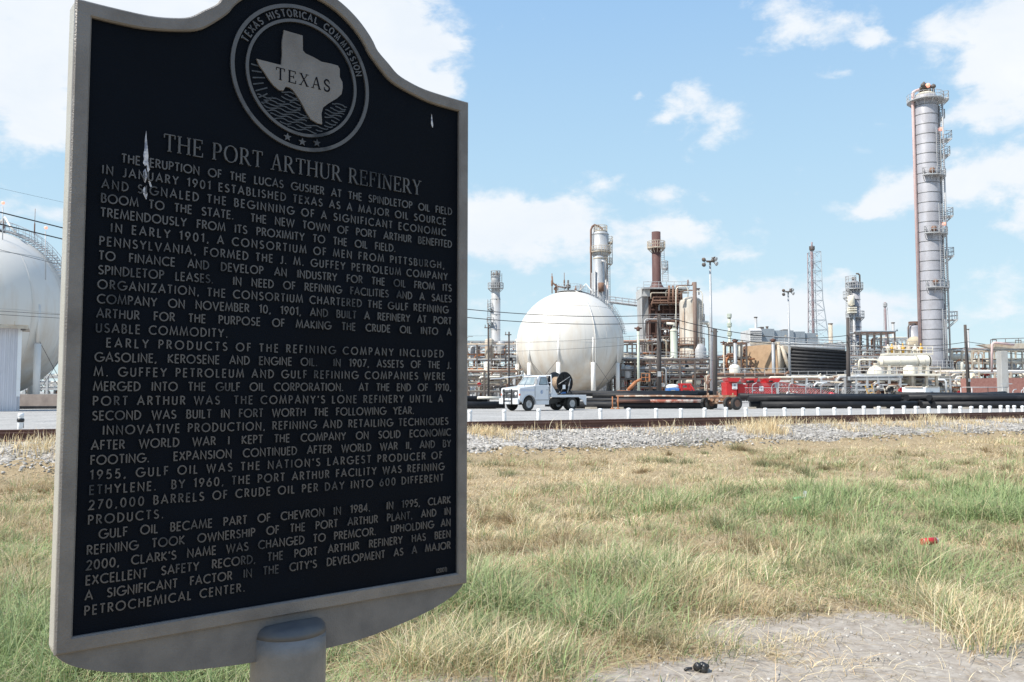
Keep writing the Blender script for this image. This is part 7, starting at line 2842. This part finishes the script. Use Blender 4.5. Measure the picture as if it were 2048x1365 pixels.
    clutter('pipe_rack', 'thick tangle of pipes and valves under the cream deck', 1690, 1800, 121, 757, 10, 6, None, 26, 60, 5, mats=lite + rusty, depth=5, tone=M_STEEL)
    clutter('pipe_rack', 'pipework around the foot of the tall tower', 1795, 1900, 130, 756, 11, 5, None, 22, 40, 4, mats=lite + rusty, depth=6, tone=M_STEEL)
    clutter('pipe_rack', 'shaded blue grey steel structure right of the grey tower', 1722, 1792, 192, 665, 12, 6, None, 26, 22, 4, mats=[M_DARK, M_STEEL, M_BLUEGREY, M_DARK], tone=M_DARK)
    clutter('pipe_rack', 'low pipe rack behind the chimney and the tan dome', 1770, 1842, 200, 676, 13, 5, None, 16, 12, 2, mats=rusty, tone=M_STEEL)
    clutter('pipe_rack', 'pale pipe rack between the tall tower and the leaning pole', 1885, 1945, 160, 700, 14, 4, None, 22, 26, 4, mats=lite + rusty, tone=M_BEIGE)
    clutter('pipe_rack', 'long open pipe rack behind the brick walls at the right edge', 1915, 2090, 172, 700, 15, 9, None, 24, 26, 4, mats=lite + rusty, tone=M_BEIGE, depth=6)
    clutter('pipe_rack', 'orange and white pipes on top of the brick walls', 1895, 2085, 150, 744, 16, 7, None, 18, 20, 3, mats=[M_ORANGE, M_WHITE, M_RUST2, M_CREAM, M_BEIGE], depth=5, tone=M_BEIGE)
    clutter('pipe_rack', 'distant low pipework between the cooler and the grey tower', 1640, 1712, 215, 690, 17, 4, None, 14, 14, 3, mats=lite, tone=M_STEEL)
    clutter('pipe_rack', 'pipework under the left sphere', -40, 140, 110, 752, 18, 5, None, 16, 14, 2, mats=[M_WHITE, M_STEEL, M_CREAM], tone=M_STEEL, depth=5)
    clutter('pipe_rack', 'low pipe rack under the stacked tube bank', 1560, 1692, 140, 756, 19, 5, None, 14, 20, 2, mats=lite, depth=4)
    clutter('pipe_rack', 'fine grey pipework right of the grey tower behind the cream drums', 1700, 1780, 175, 712, 26, 5, None, 22, 30, 3, mats=[M_STEEL, M_GALV, M_BEIGE, M_CREAM, M_RUST2], tone=M_STEEL, depth=5)
    clutter('pipe_rack', 'fine pipework between the long cream drum and the tall tower', 1790, 1850, 168, 694, 27, 4, None, 20, 26, 2, mats=[M_STEEL, M_RUST2, M_BEIGE, M_CREAM], tone=M_STEEL, depth=5)
    clutter('pipe_rack', 'long low pipe rack running behind the plaque between the two white spheres', 150, 925, 175, 720, 28, 14, None, 22, 24, 4, mats=lite, tone=M_STEEL, depth=6)
    # pipe bridge beam at right edge carried by the concrete pier
    Yb = 128
    a, b = P(1985, 694, Yb), P(2090, 691, Yb)
    root = thing('pipe_bridge', 'beige pipe bridge carried by the wide concrete pier', 'pipe bridge', (a.x, Yb, a.z))
    mb = MB()
    mb.box((a + b) / 2, (b.x - a.x, 1.2, .8), 0, -.02)
    mb.add([(a.x - 2.4, Yb - .6, a.z + .3), (a.x, Yb - .6, a.z - .4), (a.x, Yb + .6, a.z - .4), (a.x - 2.4, Yb + .6, a.z + .3), (a.x, Yb - .6, a.z + .4), (a.x, Yb + .6, a.z + .4)], [(0, 1, 4), (3, 5, 2), (0, 3, 2, 1), (0, 4, 5, 3), (1, 2, 5, 4)])
    mb.build('beam', M_BEIGE, root)
    mb = MB()
    mb.path([P(1984, 745, Yb - 1), P(1984, 690, Yb - 1), P(1987, 686, Yb - 1), P(1992, 686, Yb - 1), P(2028, 690, Yb - 1)], .18, 7)
    mb.build('pipe', M_PINK, root)
    mb = MB()
    for px in (1981, 1993, 2031, 2042):
        mb.cyl(P(px, 694, Yb), P(px, 680, Yb), .06, 4)
    mb.path([P(1981, 680, Yb), P(1993, 680, Yb)], .06, 4)
    mb.path([P(2031, 681, Yb), P(2042, 681, Yb)], .06, 4)
    mb.rail([a, b], 1.2, 2, .05)
    mb.build('handrail', M_DARK, root)
    # stack heads with red tops
    for px, t, lab in ((1448, 688, 'slim pipe with a rusty red head left of the tan cooler'), (1471, 684, 'thicker grey pipe with a rusty red head left of the tan cooler'), (1547, 683, 'dark pipe with a red head at the corner of the tan cooler'), (1277, 660, 'pale green post with a red head right of the white sphere')):
        Yp = 134 if px != 1277 else 112
        kk = Yp / F_PX
        x = xx(px, Yp, 740)
        root = thing('vent_pipe', lab, 'vent pipe', (x, Yp, GZ), 'vent pipes with red heads')
        hw = {1448: 1.6, 1471: 3.2, 1547: 3.0, 1277: 2.6}[px]
        mb = MB()
        mb.cyl((x, Yp, GZ), (x, Yp, zz(t, Yp)), hw * kk, 10)
        mb.build('shaft', {1448: M_BEIGE, 1471: M_GALV, 1547: M_GALV, 1277: M_GREEN}[px], root)
        mb = MB()
        z = zz(t, Yp)
        mb.lathe((x, Yp, z), [(hw * kk, -.2), (hw * kk * 1.5, 0), (hw * kk * 1.5, .25), (hw * kk * .8, .4), (0, .5)], 10)
        mb.cyl((x - .5, Yp, z + .2), (x + .5, Yp, z + .2), .12, 6)
        mb.build('head', M_RUST, root)


def build_power_line():
    # utility poles: pixel of base, pixel of top, distance, lean
    poles = [(-380, -420, 60, 33, 'out'), (520, 520, 520, 58, 'hid'), (1318, 1318, 628, 82, 'wooden utility pole in front of the rusty furnace'), (1697, 1695.5, 636, 111, 'black wooden utility pole left of the cream deck'), (1938, 1930, 650, 127, 'leaning black utility pole right of the tall tower'), (2300, 2300, 665, 150, 'out')]
    tops = []
    for i, (pb, pt, py, Y, lab) in enumerate(poles):
        b = P(pb, 790, Y)
        t = P(pt, py, Y)
        if lab == 'out':
            tops.append(None)
            continue
        if lab == 'hid':
            lab = 'wooden utility pole standing behind the plaque'
        root = thing('utility_pole', lab, 'utility pole', (b.x, Y, GZ), 'wooden utility poles along the yard')
        mb = MB()
        mb.cyl((b.x, Y, GZ - .1), t, .30 if Y > 90 else .26, 12, .20)
        mb.build('shaft', M_WOOD, root)
        mb = MB()
        for dz in (.25, 1.05):
            q = Vector(t) + Vector((0, 0, -dz)) if i != 3 else Vector(t) + Vector((0, 0, -2.2 - dz))
            mb.cyl(q + Vector((0, -.25, 0)), q + Vector((0, -.42, .02)), .06, 6)
        mb.build('insulator', M_DARK, root)
        mb = MB()
        mb.box(Vector((b.x, Y - .3, 3.2)), (.34, .05, .5))
        mb.build('tag', M_STEEL, root)
    for px, py, Y, r, lab in ((977, 650, 100, .14, 'thin dark pole left of the white sphere above the truck nose'), (1018, 664, 100, .13, 'shorter dark pole touching the white sphere outline'), (1430, 658, 92, .28, 'stout grey brown pole beside the first light mast'), (1548, 690, 140, .3, 'dark pole at the corner of the tan cooler housing')):
        b = P(px, 790, Y)
        root = thing('utility_pole', lab, 'utility pole', (b.x, Y, GZ), 'wooden utility poles along the yard')
        mb = MB()
        mb.cyl((b.x, Y, GZ - .1), P(px, py, Y), r, 10, r * .8)
        mb.build('shaft', M_WOOD, root)
        mb = MB()
        q = P(px, py + 6, Y)
        mb.cyl(q + Vector((-.5, -.1, 0)), q + Vector((.3, -.1, 0)), .06, 5)
        mb.cyl(q + Vector((-.4, -.1, 0)), q + Vector((-.4, -.1, .35)), .05, 5)
        mb.build('bracket', M_DARK, root)
    def wire(a, b, sag, r, lab, n=26):
        a, b = Vector(a), Vector(b)
        pts = [a.lerp(b, i / n) - Vector((0, 0, sag * 4 * (i / n) * (1 - i / n))) for i in range(n + 1)]
        mb = MB()
        mb.path(pts, r, 5)
        o = rebase(mb.build('power_line', M_WIRE), tuple(a))
        o['label'] = lab
        o['category'] = 'power line'
        o['group'] = 'power lines along the yard'
    # main pair
    E_ = [((-380, 330, 33), (520, 555, 58), .0), ((520, 555, 58), (1318, 630.5, 82), 1.05), ((1318, 630.5, 82), (1697, 671, 111), 1.15), ((1697, 671, 111), (1934, 684, 127), .95), ((1934, 684, 127), (2300, 712, 150), .6)]
    names = ['left of the plaque', 'crossing the white sphere', 'between the furnace pole and the black pole', 'across the tall tower base', 'right of the leaning pole']
    for i, (a, b, sg) in enumerate(E_):
        wire(P(*a), P(*b), sg, .033 if i < 2 else .042, 'upper main power line ' + names[i])
        a2, b2 = (a[0], a[1] + (28 if i == 0 else 18 if i == 1 else 15 if i == 2 else 12), a[2]), (b[0], b[1] + (18 if i == 0 else 15 if i == 1 else 13 if i == 2 else 11), b[2])
        wire(P(*a2), P(*b2), sg, .033 if i < 2 else .042, 'lower main power line ' + names[i])
    wire(P(-380, 405, 33), P(520, 630, 58), .0, .012, 'thin communication line left of the plaque under the main pair')
    wire(P(520, 668, 58), P(1318, 668, 82), .75, .012, 'thin communication line low across the white sphere')
    wire(P(520, 692, 58), P(1318, 684, 82), .7, .012, 'second thin line just below it across the white sphere')
    wire(P(-300, 603, 60), P(520, 650, 66), .1, .018, 'thin wire across the middle of the left sphere')
    wire(P(-300, 610, 60), P(520, 657, 66), .1, .018, 'lower of two thin wires across the middle of the left sphere')
    wire(P(1318, 700, 82), P(1697, 752, 111), .5, .014, 'thin low line between the furnace pole and the black pole')
    wire(P(-200, 330, 80), P(640, 505, 95), .4, .012, 'faint high wire above the left sphere')
    for k, py in enumerate((672, 682, 690)):
        wire(P(700, py - 14, 88), P(977, py, 100), .25, .013, ['top', 'middle', 'bottom'][k] + ' of three thin wires running to the thin dark pole')


build_refinery()
build_power_line()
